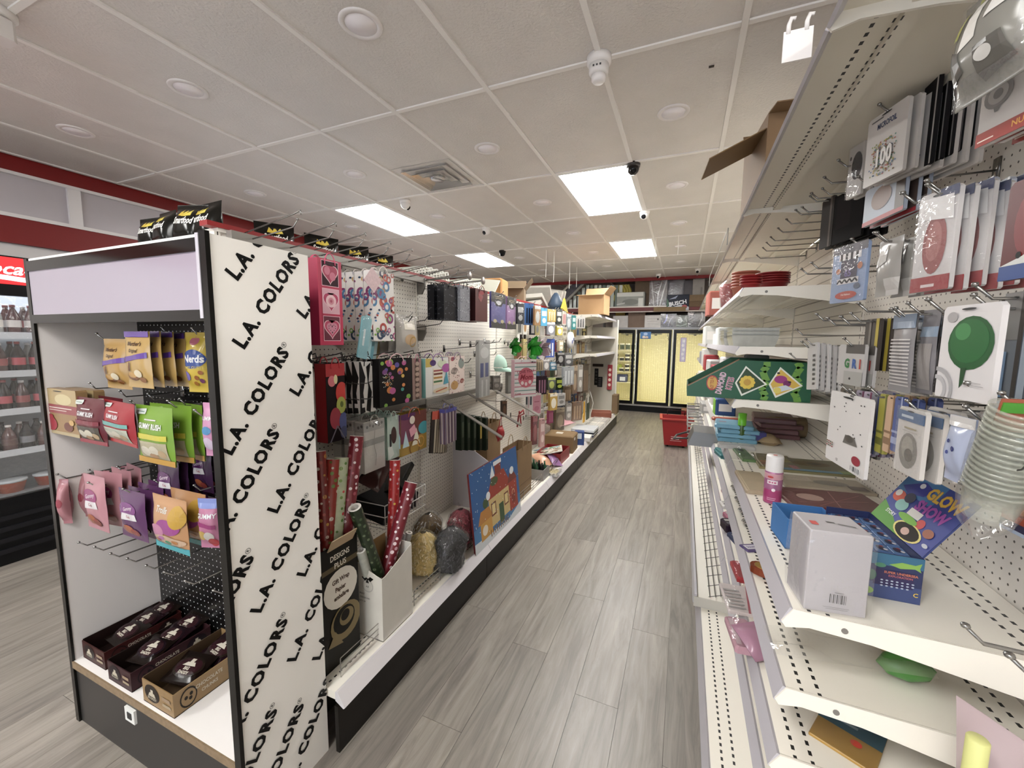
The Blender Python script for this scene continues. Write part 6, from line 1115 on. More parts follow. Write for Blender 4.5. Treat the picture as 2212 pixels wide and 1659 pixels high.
R('card', 'blue_balloon_pack', 'pale blue balloon pack with dark number 65 and chevrons', (1800, 534, 1880, 521, 1862, 648, 1795, 656), '#93a8cc', [('r', .0, .86, 1, 1, '#5a5560'), ('r', .2, .74, .84, .86, '#e8e4e4')]+[('r', .24+.15*k, .74, .31+.15*k, .86, '#2a2628') for k in range(4)]+[('r', .28, .42, .76, .74, '#38304a'), ('t', .5, .5, .16, '65', '#6a5a9c', dict(bold=.03)), ('r', .2, .32, .82, .42, '#e6e2e0')]+[('l', [(.2+.15*k, .34), (.275+.15*k, .40), (.35+.15*k, .34)], .02, '#1e1c1e') for k in range(4)]+[('e', .22, .56, .07, .05, '#c87a4a'), ('e', .84, .6, .07, .06, '#c87a4a'), ('e', .5, .12, .32, .07, '#c2462e'), ('t', .5, .13, .045, 'Foil Balloon', '#f2e4dc'), ('e', .8, .26, .09, .05, '#5a6478')], clear=True, yaw=.35, val=.42)
R('pouch', 'clear_grey_pack', 'grey clear pack hanging between the blue pack and red balloon', (1906, 513, 1962, 512, 1932, 640, 1886, 640), '#a19d98', [('r', .5, 0, 1, .3, '#c4c0bc'), ('g', [(.1, .5), (.6, .6), (.5, .9), (.2, .85)], '#bdb9b4')], t=.01, n=2, yaw=.2, val=.45, rough=.2)
R('card', 'brown_foil_pack', 'brown foil pack stack seen edge on left of the number packs', (1776, 432, 1800, 426, 1798, 528, 1770, 540), '#2e2824', [('r', .7, 0, .85, 1, '#6a6058')], rough=.7, val=.48, n=4, yaw=.25)
R('card', 'brown_foil_pack', 'black pack stack behind the glossy white balloon pack', (1802, 420, 1866, 402, 1862, 512, 1800, 524), '#100e0f', [('r', .1, .3, .6, .9, '#1c1718')], rough=.8, val=.50, n=3, yaw=.25)
R('card', 'photo_balloon_pack', 'blue white pack with a brown portrait below the confetti pack', (1868, 400, 1956, 380, 1954, 452, 1866, 490), '#aab4c4', [('e', .45, .6, .25, .3, '#8a6a5c'), ('r', 0, 0, 1, .12, '#b02c34'), ('r', .8, .1, 1, 1, '#5a4a44')], val=.48, n=2, yaw=.15)
R('card', 'green_balloon_pack', 'white pack with a big dark green balloon', (2049, 661, 2165, 652, 2140, 878, 2012, 850), '#dcd8d8', [('e', .56, .60, .40, .28, '#1d5a2c'), ('e', .54, .62, .34, .23, '#236a34'), ('e', .42, .72, .14, .09, '#3f8a4c'), ('g', [(.46, .34), (.56, .34), (.53, .18), (.47, .12)], '#1d4a26'), ('e', .2, .88, .10, .055, '#a8a4a4'), ('ring', .02, .08, .34, .28, '#aaa8aa'), ('ring', .02, .08, .22, .16, '#b8b6b8'), ('l', [(.55, .2), (.85, .19)], .004, '#a8a4a4'), ('l', [(.55, .17), (.9, .16)], .004, '#a8a4a4')], val=.42, yaw=.12, n=0)
R('card', 'grey_blue_pack', 'grey and blue packs stacked behind the green balloon pack', (2172, 640, 2222, 622, 2192, 886, 2142, 886), '#76808c', [('r', .0, .6, 1, 1, '#8c8a88'), ('r', .0, .0, .4, .5, '#7ea4cc'), ('r', .8, 0, 1, 1, '#3a3432')], val=.47, yaw=.0, n=4)
R('pouch', 'text_sleeve_pack', 'grey sleeve pack with dense print left of the green balloon', (1936, 680, 1986, 678, 1966, 846, 1916, 846), '#8d8a8c', [('r', .08, .08+.045*k, .92, .10+.045*k, '#c6c2c0') for k in range(14)]+[('r', 0, .82, 1, 1, '#6a7c94')], t=.008, n=4, yaw=.05, val=.44, rough=.25)
R('pouch', 'text_sleeve_pack', 'smoky sleeve pack with pale top beside the green balloon', (1994, 664, 2037, 674, 2010, 850, 1980, 850), '#7f7c80', [('r', 0, .68, 1, .8, '#8a9cb0'), ('r', .1, .05, .9, .6, '#989290')], t=.008, n=3, yaw=.05, val=.46, rough=.25)
R('card', 'dark_sleeve_pack', 'dark brown sleeve stack with a yellow edge', (1868, 688, 1900, 690, 1894, 802, 1864, 798), '#463e39', [('r', .75, 0, .95, 1, '#b8a42e'), ('r', .3, 0, .45, 1, '#7a726a')], val=.47, n=5, yaw=.15)
R('card', 'grey_letter_pack', 'grey banner pack with colourful letters GRI', (1812, 746, 1866, 742, 1866, 832, 1808, 832), '#bdb9b6', [('r', .3, .78, 1, 1, '#57524e'), ('t', .38, .52, .30, 'G', '#2f7a3c', dict(bold=.05)), ('t', .66, .52, .30, 'R', '#2f5aa0', dict(bold=.05)), ('t', .88, .52, .30, 'I', '#b0382c', dict(bold=.05)), ('r', .3, .0, 1, .34, '#a8a6a0'), ('e', .55, .16, .04, .03, '#2a2826')], val=.44, yaw=.15, n=1, cat='banner pack')
for k in range(5):
    R('card', 'grey_banner_pack', 'pale grey banner pack fanned out left of the letter pack, %s from the left' % (('first',)+ORD)[k], (1757+13*k, 740+2*k, 1772+13*k, 741+2*k, 1762+12*k, 845+3*k, 1736+14*k, 836+3*k), ('#c6c3c0', '#b0adab')[k % 2], [('r', .6, .1+.1*j, .85, .15+.1*j, '#5a5654') for j in range(7)], val=.45+.012*k, yaw=.1, hk=HR if k == 0 else None, group='fanned banner packs', sway=-.12, slot=False, cat='banner pack')
for k, (c, c2) in enumerate((('#6d6258', '#a89c8e'), ('#8a8076', '#5a5148'), ('#9a8fa0', '#6a2a4c'), ('#a89aac', '#7a2c50'), ('#7c7a84', '#3c4a7c'), ('#a8a23c', '#6a6a2a'), ('#c9a684', '#8a6a4a'), ('#4c5c94', '#9aa4c8'))):
    R('card', 'slim_party_pack', 'slim party pack in the low right row, %s from the left' % (('first',)+ORD)[k], (1812+17*k, 838+2.6*k, 1832+17*k, 838+2.6*k, 1828+17*k, 985-1*k, 1806+17*k, 985-1*k), c, [('r', 0, .14, 1, .26, c2), ('r', .7, 0, .85, 1, c2), ('r', 0, .34, 1, .38, c2)], val=.45, yaw=.1, group='slim party packs', n=2, step=.02, cat='party pack', hk=HR if k in (1, 5) else None)
R('card', 'star_banner_pack', 'white card with small stars, red dot and barcode', (1800, 858, 1884, 850, 1868, 1022, 1776, 1001), '#dfdbd8', [('e', rr.uniform(.08, .9), rr.uniform(.35, .95), .014, .009, '#2a2a2c') for i in range(14)]+[('g', [(.45, .34), (.8, .36), (.72, .46), (.5, .46)], '#6e6a64'), ('e', .6, .42, .1, .05, '#55524c'), ('e', .8, .18, .10, .06, '#9a1c34')]+[('r', .02+.05*k, .2+.03*j, .05+.05*k, .22+.03*j, ('#a83a34', '#5a6a4a', '#8a6a4a')[(k+j) % 3]) for k in range(4) for j in range(3)]+barcode(.7, .03, .92, .10)+[('t', .35, .07, .05, 'CE', '#2a2a2a')], val=.42, yaw=.1, cat='banner pack')
R('card', 'silver_balloon_pack', 'white pack with a crinkled silver oval balloon', (1953, 888, 2012, 884, 1976, 1034, 1920, 1006), '#d8d3cd', [('e', .5, .36, .34, .27, '#8c877e'), ('e', .48, .4, .22, .18, '#a8a296'), ('e', .55, .3, .16, .1, '#6e695f'), ('r', 0, .80, 1, .95, '#4a6c98'), ('r', .15, .85, .6, .89, '#c6d2e0'), ('r', .3, .69, .75, .715, '#b4a684'), ('r', .25, .65, .8, .66, '#b9b4ac')], val=.43, yaw=.05, n=6, step=.016, clear=True)
R('pouch', 'pale_blue_pack', 'pale blue clear pouch with small dark flowers', (2054, 884, 2112, 918, 2094, 1040, 2040, 1046), '#a9b2cc', [('e', .35, .62, .06, .03, '#3a4480'), ('e', .62, .52, .07, .04, '#343c74'), ('e', .4, .45, .05, .03, '#4a5490'), ('r', 0, .85, 1, 1, '#c9c6c4')], t=.012, val=.42, yaw=.1, n=2, rough=.15, cat='party pack')
# sleeve of clear cups in a bag
p0, p1 = onx(2190, 960, .44), onx(2128, 1112, .44); t = thing('clear_cup_sleeve', 'bagged sleeve of clear plastic cups hanging at the right edge', 'cups', p1); d = (p0-p1); q = d.to_track_quat('Z', 'Y').to_matrix().to_4x4(); L = d.length
for k in range(16): MB().lathe([(.028, 0), (.034, .05), (.036, .052)], 20, (0, 0, L*.0+.0085*k), cap=False).xf(q).build('cup', t, True, film('#eef2e0', .22, .12, .03)); MB().lathe([(.0345, .050), (.0375, .050), (.0375, .0535), (.0345, .0535)], 20, (0, 0, .0085*k), cap=False).xf(q).build('cup_rim', t, True, film('#e6ead8', .30, .15, .05))
MB().lathe([(.005, -.045), (.03, -.012), (.038, .03), (.041, L*.7), (.042, L), (.025, L+.05)], 20, cap=False).xf(q).build('bag_film', t, True, film('#ffffff', .03, .08, .02))
o = MB().box(-.03, .03, -.002, 0, 0, .05); o.xf(q).build('header_card', t, m=M('#a8553a', .4)).location = tuple(d.normalized()*(L+.02)); MB().box(-.028, .028, -.004, -.002, .015, .03).xf(q).build('green_label', t, m=M('#4a9c2c', .4)).location = tuple(d.normalized()*(L+.035))
txt = art([('t', .5, .5, .8, 'JC', '#2a2a28', dict(shear=.3))], .05, .028, None, off=.043).xf(Matrix.Rotation(0, 4, 'Z')).xf(q).build('marker_writing', t); txt.location = tuple(d.normalized()*(L-.02))
hook(Vector((RX, p0.y, p0.z+.05)), WEST, .28, 'peg hook carrying the clear cup sleeve', 'loaded peg hooks')
R('card', 'orange_plate_pack', 'orange and navy party plate pack at the lower right edge', (2178, 1080, 2290, 1100, 2280, 1200, 2150, 1130), '#b04a24', [('r', 0, .1, 1, .3, '#24244a'), ('r', 0, .0, 1, .1, '#a8b8d0'), ('l', [(0, .5), (1, .6)], .02, '#7a2410')], val=.5, yaw=.1, n=1, cat='party pack')
# empty hooks standing out from the right pegboard
HKS = ((1811, 348), (1781, 385), (1753, 419), (1733, 449), (1719, 455), (1699, 475), (1681, 494), (1665, 513), (1656, 525), (1648, 536), (1635, 552), (1753, 569), (1731, 582), (1764, 680), (1788, 689), (1817, 686), (1721, 713), (1732, 739), (1707, 765), (1854, 657), (1926, 670), (2005, 650), (1842, 857), (2090, 831), (2085, 1355), (2180, 1420), (1890, 505), (1950, 420))
for i, (x, y) in enumerate(HKS):
    p = onx(x, y, .42); row = 'under the canopy' if i < 11 else 'in the middle rows' if i < 24 or i > 25 else 'low before the second shelf'
    hook(Vector((RX, p.y, p.z-.02)), WEST, .28, 'empty steel peg hook %s of right shelving, %s' % (row, 'number ' + ('one two three four five six seven eight nine ten eleven twelve thirteen fourteen fifteen sixteen seventeen eighteen nineteen twenty'.split()+['twenty one', 'twenty two', 'twenty three', 'twenty four', 'twenty five', 'twenty six', 'twenty seven', 'twenty eight'])[i]), 'empty right hooks', r=.0032)
# ================================================================== GOODS ON THE RIGHT SHELVES
SA, SB, SCZ, SDZ = .9705, .7855, .6205, .2005
def place(name, label, cat, p, rz=0.0, group=None): return thing(name, label, cat, p, rz, group)
# spray can
t = place('spray_can', 'pink spray can with white cap on the upper shelf', 'spray can', onz(1667, 1084, SA)); r, H = .028, .172
MB().lathe([(r*.96, 0), (r, .004), (r, H*.66), (r*.9, H*.69)], 28).build('can', t, True, M('#b06a94', .25, .2)); MB().lathe([(r*.97, H*.67), (r*.97, H*.97), (r*.9, H), (.001, H)], 28, cap=False).build('cap', t, True, M('#e6e2e0', .35))
MB().lathe([(r*1.004, .004), (r*1.004, H*.30)], 28, cap=False).build('lower_band', t, True, M('#a8306e', .3)); MB().lathe([(r*1.004, H*.52), (r*1.004, H*.64)], 28, cap=False).build('upper_band', t, True, M('#d29aa6', .3))
cur = lambda w: (lambda u, v: -math.sqrt(max(1e-6, (r*1.01)**2-((u-.5)*w)**2)))
o = art([('e', .3, .84, .2, .035, '#c23a3a'), ('r', .1, .62, .8, .74, '#e8d8de'), ('r', .2, .655, .34, .70, '#c04a7c'), ('r', .4, .655, .5, .70, '#c04a7c'), ('r', .56, .655, .7, .70, '#c04a7c'), ('e', .55, .45, .13, .05, '#efe2e8'), ('r', .15, .18, .75, .2, '#e0a8c4'), ('r', .15, .13, .7, .15, '#e0a8c4')], .045, H*.68, cur(.045)).build('print', t); o.rotation_euler = (0, 0, -.2)
MB().box(-.006, .006, -.004, .004, H+.0004, H+.001).build('price_dot', t, m=M('#d8483c'))
# white box in film
t = place('white_product_box', 'white product box in shrink film at the near shelf end', 'box', (.322, 1.01, SA), .12); w, d, h = .112, .10, .178
MB().bbox(-w/2, w/2, 0, d, 0, h, .002).build('box', t, m=M('#bcb7bb', .45)); art(barcode(.4, .12, .68, .24, 20, '#bcb7bb')+[('r', .47, .262, .61, .268, '#6a6668'), ('r', .3, .075, .72, .08, '#8a8688'), ('r', .34, .055, .7, .06, '#8a8688')], w, h, None).build('print', t)
tp = art([('r', .12, .3, .24, .5, '#d8504a'), ('g', [(.42, .5), (.56, .46), (.56, .52), (.42, .56)], '#55514e'), ('g', [(.6, .42), (.86, .34), (.86, .38), (.6, .48)], '#7a7672')], w, d, None).build('top_print', t); tp.rotation_euler = (-PI/2, 0, 0); tp.location = (0, 0, h)
MB().grid(lambda u, v: ((u-.5)*(w+.012), -.004-.006*math.sin(PI*u), v*(h+.004)), 8, 8).build('film', t, True, film('#ffffff', .04, .06, .05)); MB().grid(lambda u, v: (-w/2-.004-.012*math.sin(PI*v)*(.4+.6*u), d*(1-u)-.002, v*h), 8, 8).build('film', t, True, film('#ffffff', .08, .06, .12))
# glow toy display box with raised lid and rows of small boxes
t = place('toy_display_box', 'blue sea themed toy display box with raised picture lid', 'display box', (.455, 1.118, SA), .02); w, d, h = .10, .27, .105
for bx_ in ((-w/2, w/2, 0, .003, 0, h), (-w/2, w/2, d-.003, d, 0, h), (-w/2, -w/2+.003, .003, d-.003, 0, h*.8), (w/2-.003, w/2, .003, d-.003, 0, h)): MB().box(*bx_).build('panel', t, m=M('#25305e', .35))
MB().box(-w/2, w/2, 0, d, 0, .003).build('bottom', t, m=M('#2a4a7c'))
art([('r', 0, 0, 1, .35, '#3a4a7c'), ('r', 0, .75, 1, 1, '#2a6a8c'), ('r', .15, .3, .85, .65, '#2c2456'), ('g', [(.4, .78), (.62, .86), (.85, .84), (.96, .9), (.93, .78), (.96, .7), (.85, .76), (.6, .72)], '#8ab84a'), ('e', .25, .74, .1, .05, '#4a8a6a'), ('e', .1, .5, .1, .12, '#3a6a5a'), ('t', .62, .6, .07, 'SUPER UNDERSEA', '#d87a4a'), ('t', .62, .53, .06, 'EXPLORATION', '#c86a6a')]+[('e', .3+.09*(k % 7), .42-.06*(k//7), .025, .015, '#b8c4d8') for k in range(20)]+[('e', .05, .15, .12, .08, '#7aa83a'), ('t', .9, .2, .12, 'C', '#e8c83a')], w, h, None).build('front_print', t)
lid = thing_lid = MB().box(-.003, 0, 0, d-.02, 0, .155).build('lid', t, m=M('#2f3f7c', .35)); lid.location = (w/2, .005, h); lid.rotation_euler = (0, .55, 0)
lp = art([('r', 0, 0, 1, 1, '#3c4a9c'), ('r', 0, .62, .6, 1, '#3f7fb8'), ('g', [(0, 0), (.6, 0), (.3, .2), (0, .35)], '#5a9c3a'), ('g', [(.05, .7), (.3, .92), (.5, .85), (.42, .7), (.2, .62)], '#3a3f9c'), ('e', .3, .84, .04, .045, '#f2f2f2'), ('t', .68, .80, .26, 'GLOW', '#e8b020', dict(bold=.05)), ('t', .68, .80, .25, 'GLOW', '#f2c83a', dict(bold=.01)), ('t', .66, .56, .24, 'SHOW', '#b04ab0', dict(bold=.05)), ('r', .42, .36, .62, .48, '#e6e2dc'), ('e', .68, .34, .06, .08, '#d8484a'), ('e', .62, .14, .22, .14, '#e8d878'), ('e', .62, .14, .19, .12, '#2a2420'), ('e', .6, .13, .06, .06, '#d8b0a0'), ('e', .14, .52, .1, .1, '#d8563a'), ('e', .1, .56, .05, .06, '#efe8e0'), ('e', .28, .42, .1, .1, '#8ac0b8'), ('t', .24, .22, .09, 'STORY', '#f0f0f0'), ('e', .3, .58, .08, .09, '#3a3a52'), ('e', .5, .3, .16, .06, '#7ab83a'), ('e', .85, .3, .07, .07, '#a8644a'), ('e', .93, .14, .04, .03, '#c8ccd8')], d-.02, .155, None, x0=0.0).build('lid_print', lid); lp.rotation_euler = (0, 0, -PI/2); lp.location = (-.003, d-.02, 0)
for i in range(6):
    for j in range(3):
        o = MB().bbox(-.0145, .0145, -.0195, .0195, 0, .085, .001).build('small_toy_box', m=M(('#4a6a9c', '#4f74a8')[(i+j) % 2], .35)); o.location = (.455-w/2+.018+.0315*j, 1.118+.026+.0435*i, SA+.0035); tag(o, 'small blue toy box in the display, row %s, place %s' % ((('one',)+('two', 'three', 'four', 'five', 'six'))[i], ('left', 'middle', 'right')[j]), 'toy box', 'small toy boxes')
        q = art([('e', .45, .5, .26, .3, '#2c2440'), ('e', .6, .7, .12, .12, '#8a2c34'), ('e', .7, .3, .14, .12, '#d8d4d8')], .029, .039, None).build('top_print', o); q.rotation_euler = (-PI/2, 0, 0); q.location = (0, -.0195, .085)
t = open_carton('bright blue open carton beside the toy display', (.345, 1.36, SA), (.13, .13, .085), .1, '#2a72b4', False, 'blue_open_carton')
# flat packs and bags along the upper shelf
def flat(name, label, cat, px_, z, size, rz, col, shapes=(), tilt=(0, 0), clear=False, n=1, at3=None):
    p = onz(*px_, z) if at3 is None else Vector(at3); a, b, c = size; out = None
    for k in range(n):
        t = place(name, label if n == 1 else '%s, %s from the bottom' % (label, (('first',)+ORD)[k]), cat, p+Vector((.004*k*(-1)**k, .003*k, c*1.15*k)), rz+.03*(-1)**k*k, label if n > 1 else None)
        MB().bbox(-a/2, a/2, -b/2, b/2, 0, c, min(c*.3, .006)).build('body', t, m=M(col, .4, var=.05, scale=20))
        if shapes and k == n-1: o = art(list(shapes), a, b, None, off=.0006).build('print', t); o.rotation_euler = (-PI/2, 0, 0); o.location = (0, -b/2, c)
        if clear: MB().grid(lambda u, v: ((u-.5)*a*1.06, (v-.5)*b*1.06, c+.006+.006*math.sin(7*u)*math.sin(5*v)), 8, 8).build('film', t, True, film('#ffffff', .03, .08, .02))
        t.rotation_euler = (tilt[0], tilt[1], t.rotation_euler[2]); out = t
    return out
flat('red_placemat_pack', 'dark red printed placemat pack on the upper shelf', 'placemats', (1790, 1085), SA, (.30, .20, .012), .15, '#6a1a1e', [('e', .3, .5, .14, .18, '#c09a8c'), ('l', [(.1, .2), (.9, .5)], .006, '#a8605a'), ('l', [(.3, .1), (.9, .8)], .006, '#9c4c4a'), ('l', [(.5, .1), (.6, .9)], .006, '#b07068')], clear=True)
flat('cream_picture_pack', 'cream picture sheet pack behind the red placemats', 'sheets', (1775, 1048), SA, (.30, .16, .010), .1, '#b5a890', [('r', .1, .5, .4, .9, '#c8bca8'), ('e', .6, .5, .2, .2, '#8a8478'), ('r', .75, .1, .95, .4, '#6a5a52')], clear=True)
flat('sticker_book_pack', 'yellow green and blue sticker pack on the upper shelf', 'stickers', (1745, 1010), SA, (.30, .22, .012), .12, '#7c7650', [('e', .55, .6, .26, .2, '#6a5420'), ('r', .0, .0, 1, .14, '#6a9cb8'), ('r', .2, .1, .3, .35, '#c0707c'), ('r', .1, .55, .3, .9, '#a89a48'), ('e', .6, .6, .1, .08, '#3c2e10'), ('r', .8, .0, .95, .2, '#8aa45a')], clear=True)
flat('crayon_sheet_pack', 'pack of crayons and doodle sheets on the upper shelf', 'crayons', (1672, 1000), SA, (.16, .26, .010), .0, '#8a8054', [('e', .6, .7, .25, .12, '#a8983c'), ('ring', .5, .6, .22, .19, '#3a2c14'), ('r', .1, .2, .9, .28, '#a84a3a'), ('r', .1, .34, .9, .42, '#c87a4a'), ('r', .5, .1, .8, .2, '#d8b83a'), ('l', [(.1, 0), (.05, .5), (.1, 1)], .02, '#e8e0c8')], clear=True)
flat('beige_paper_bags', 'flat beige paper bag bundle at the upper shelf edge', 'paper bags', (1628, 1045), SA, (.10, .26, .014), .05, '#b3a184', [('l', [(.1, 0), (.08, 1)], .02, '#cdbd9e')])
flat('green_foil_bag', 'green foil bag lying at the upper shelf edge', 'bag', (1607, 985), SA, (.06, .22, .012), .1, '#5c7c4c', [('r', .3, .7, .7, .95, '#1e2a1c')], clear=True)
flat('blue_napkin_pack', 'sky blue napkin pack stacked on the upper shelf', 'napkins', (1588, 948), SA, (.20, .20, .022), .0, '#6aa2bc', [('r', .1, .4, .3, .5, '#b0707c')], n=4)
flat('maroon_napkin_pack', 'dusty maroon napkin pack stacked at the shelf back', 'napkins', (1672, 938), SA, (.22, .26, .026), .0, '#6e4648', [('l', [(.1, .3), (.9, .4)], .01, '#a88484')], n=4, clear=True)
flat('beige_cloth_pack', 'beige and green cloth pack at the shelf edge', 'cloth', (1586, 922), SA, (.14, .2, .03), .0, '#9c8c6c', [('r', .2, .3, .8, .4, '#5a6a4a')])
flat('coral_brush_pack', 'coral red brush pack lying on the shelf', 'brush', (1570, 908), SA, (.20, .06, .02), .1, '#b0563c')
t = place('green_glue_can', 'bright green topped spray can on the upper shelf', 'spray can', onz(1600, 955, SA)); MB().lathe([(.02, 0), (.021, .004), (.021, .10), (.019, .108)], 20).build('can', t, True, M('#3c5a1c', .3, var=.4, scale=60)); MB().lathe([(.0215, .10), (.0215, .168), (.001, .17)], 20, cap=False).build('cap', t, True, M('#76d41c', .3))
t = place('brown_burlap_roll', 'tan burlap roll lying at the back of the shelf', 'roll', onz(1722, 945, SA)+Vector((-.05, 0, .06)), .2); MB().lathe([(.055, -.14), (.06, -.1), (.06, .1), (.04, .14)], 18, ax=0).build('roll', t, True, M('#8f7856', .9, var=.1, scale=60)); MB().lathe([(.02, .14), (.03, .20)], 12, ax=0).build('tied_end', t, True, M('#2a2420', .8))
t = place('straw_brush', 'natural bristle brush in clear wrap with purple tag', 'brush', onz(1690, 965, SA)+Vector((0, .05, .02)), .1); o = pouch_body(.16, .12, .03, M('#a58c66', .8)).build('bristles', t, True); o.rotation_euler = (-PI/2, 0, 1.4); MB().box(-.16, -.08, -.03, .03, .0, .045).build('tag', t, m=M('#3c3a7c')); MB().box(-.2, -.16, -.02, .02, 0, .04).build('tag', t, m=M('#c8b83a'))
flat('clear_utensil_bag', 'clear bag of white utensils across the shelf', 'utensils', (1590, 968), SA, (.18, .06, .02), .0, '#b6b4b0', clear=True)
# things on the lower shelves near the lips
t = place('heart_dish', 'gold and red heart shaped dish at the second shelf edge', 'dish', onz(1640, 1238, SB)+Vector((.03, 0, .003)), .3)
hp = [(.055*math.sin(a)**3, .055*(13*math.cos(a)-5*math.cos(2*a)-2*math.cos(3*a)-math.cos(4*a))/16) for a in [2*PI*i/28 for i in range(28)]]
MB().prism(hp, 2, 0, .022).build('dish', t, m=M('#8a3c1c', .2, .3)); MB().prism([(x*.78, y*.78) for x, y in hp], 2, .022, .0235).build('gold_top', t, m=M('#c29a4a', .2, .6))
for k in range(4):
    p = onz(1590+9*k, 1062+26*k, SB)+Vector((.02, 0, .002)); t = place('chrome_curtain_ring', 'looped chrome spring at the second shelf edge, %s' % (('nearest the back',)+ORD)[k], 'spring', p, .2, 'chrome springs')
    MB().tube([(.032*math.cos(a*.5), .024*math.sin(a*.5)+.0012*a, .014+.01*math.sin(a)) for a in range(0, 40)], .0045, 6).build('coil', t, True, M('#b9b8b6', .2, .8))
flat('purple_sticker', 'purple shaped sticker reading lover on the second shelf', 'sticker', (1625, 1185), SB, (.07, .05, .006), .5, '#5a4a7c', [('r', .1, .2, .9, .8, '#d8d4e0'), ('t', .5, .5, .4, 'lover', '#5a3a7c')])
flat('red_foil_bag', 'red foil bag at the third shelf edge', 'bag', (1602, 1240), SCZ, (.06, .14, .02), .1, '#a8202c', (), clear=True)
flat('striped_label_pack', 'white and red striped candy stick pack at the third shelf edge', 'candy', (1606, 1300), SCZ, (.13, .17, .012), .1, '#d8ccca', [('l', [(.5+.1*k, 0), (.7+.1*k, 1)], .025, '#b04a5a') for k in range(5)]+[('r', .04, .1+.12*k, .45, .15+.12*k, '#a8a4a2') for k in range(6)], clear=True)
flat('pink_wrapper_pack', 'pink wrapped pack at the third shelf edge', 'pack', (1602, 1378), SCZ, (.07, .15, .02), .12, '#b98a98', [('r', .1, .1, .3, .9, '#d0b4bc')], clear=True)
t = place('candy_sachet', 'clear sachet of pink and orange sweets at the third shelf edge', 'candy', onz(1635, 1425, SCZ)+Vector((.03, 0, .01)), .6); o = pouch_body(.09, .11, .018, M('#a87a90', .2)).build('sachet', t, True); o.rotation_euler = (-1.2, 0, 0); MB().lathe([(.001, -.02), (.02, 0), (.001, .02)], 12, (.02, .06, .03), cap=False).build('sweet', t, True, M('#d0702c', .3))
for k, (q, c, lb, sz) in enumerate((((1547, 1012), '#15131a', 'black and yellow pack', (.10, .12, .03)), ((1552, 1035), '#c9c04a', 'pale yellow pen pack', (.10, .05, .02)), ((1558, 1065), '#9c4450', 'red card pack', (.09, .10, .02)), ((1556, 1092), '#d8d4d0', 'black and white patterned pack', (.10, .08, .02)), ((1562, 1118), '#a85a78', 'rose pack', (.09, .08, .025)), ((1560, 1140), '#2a1c2c', 'dark violet box', (.10, .09, .04)), ((1578, 1170), '#1f2c54', 'navy wrapped pack', (.08, .16, .02)))):
    flat('small_shelf_pack', lb + ' on the third right shelf', 'pack', q, SCZ, sz, .05*k, c, [('r', .1, .55, .9, .8, '#b8b4b0'), ('r', .1, .2, .5, .4, '#6a6a70')], at3=onz(*q, SCZ)+Vector((.05, 0, 0)))
t = place('baking_pan', 'grey metal baking pan hanging over the shelf edge', 'pan', (.20, 3.35, .80)); MB().prism([(-.14, -.05), (.10, -.05), (.12, .05), (-.10, .06)], 1, 0, .3).build('pan', t, m=M('#8e9092', .3, .7)); MB().tube([(-.14, .02, .0), (-.24, .1, -.03), (-.22, .25, -.03), (-.13, .28, 0)], .008, 6).build('handle', t, True, M('#3a3a38', .4)); MB().box(.06, .28, .05, .25, .05, .07).build('rim', t, m=M('#9a9c9e', .3, .7))
flat('teal_plate_stack', 'teal plate stacked on the second right shelf', 'plate', (1560, 965), SB, (.16, .16, .012), .2, '#3c7c80', n=3, at3=(.32, 3.0, SB))
# green and yellow balloon pump bag and craft card on lower shelves near the end
t = place('balloon_pump_bag', 'clear bag with a green and yellow balloon pump', 'pump', (.495, 1.12, SB+.035), .1); MB().lathe([(.001, -.055), (.022, -.035), (.03, 0), (.022, .035), (.001, .055)], 18, cap=False, ax=0).build('green_bulb', t, True, M('#4a8c3a', .3)); MB().lathe([(.001, -.05), (.02, -.03), (.024, 0), (.001, .06)], 16, (.02, .075, .0), cap=False, ax=0).build('yellow_bulb', t, True, M('#b08c2c', .3))
MB().grid(lambda u, v: (-.27+.30*u, -.05+.1*v, .0+.012*math.sin(9*u)*math.sin(7*v)+.02*u), 14, 8).build('bag_film', t, True, film('#e8e4da', .12, .08, .12))
flat('craft_kit_card', 'teal and yellow craft kit card on the third right shelf', 'craft kit', (1835, 1590), SCZ, (.12, .17, .006), -.5, '#b0862c', [('r', 0, .42, 1, .75, '#205a70'), ('r', 0, .75, 1, 1, '#5a4a5c'), ('e', .65, .3, .09, .06, '#d8402c'), ('r', .2, .55, .6, .6, '#8aa4b4')]+[('r', .05+.1*k, .7, .09+.1*k, .82, '#d0ccc4') for k in range(9)], clear=True, at3=(.41, 1.12, SCZ))
o = MB().lathe([(.014, 0), (.014, .355), (.012, .358)], 18).build('yellow_tube', None, True, M('#dfe08a', .5)); o.location = (.47, .84, .5505); tag(o, 'pale yellow tube standing at the bottom right', 'tube')
t = place('pink_white_pouch', 'pinkish white plastic pouch at the bottom right corner', 'pouch', (.585, .89, .5505), WEST+.6); pouch_body(.2, .35, .03, M('#c9b4b8', .25)).build('pouch', t, True).rotation_euler = (.12, 0, 0)
# near bay below the pegboard: a base shelf keeps those standing
ns = place('front_ledge', 'white low ledge of the nearest right bay', 'shelf', (RX, 0, .52)); MB().box(-.42, -.005, -.2, .985, 0, .03).build('ledge', ns, m=M(CREAM, .45))
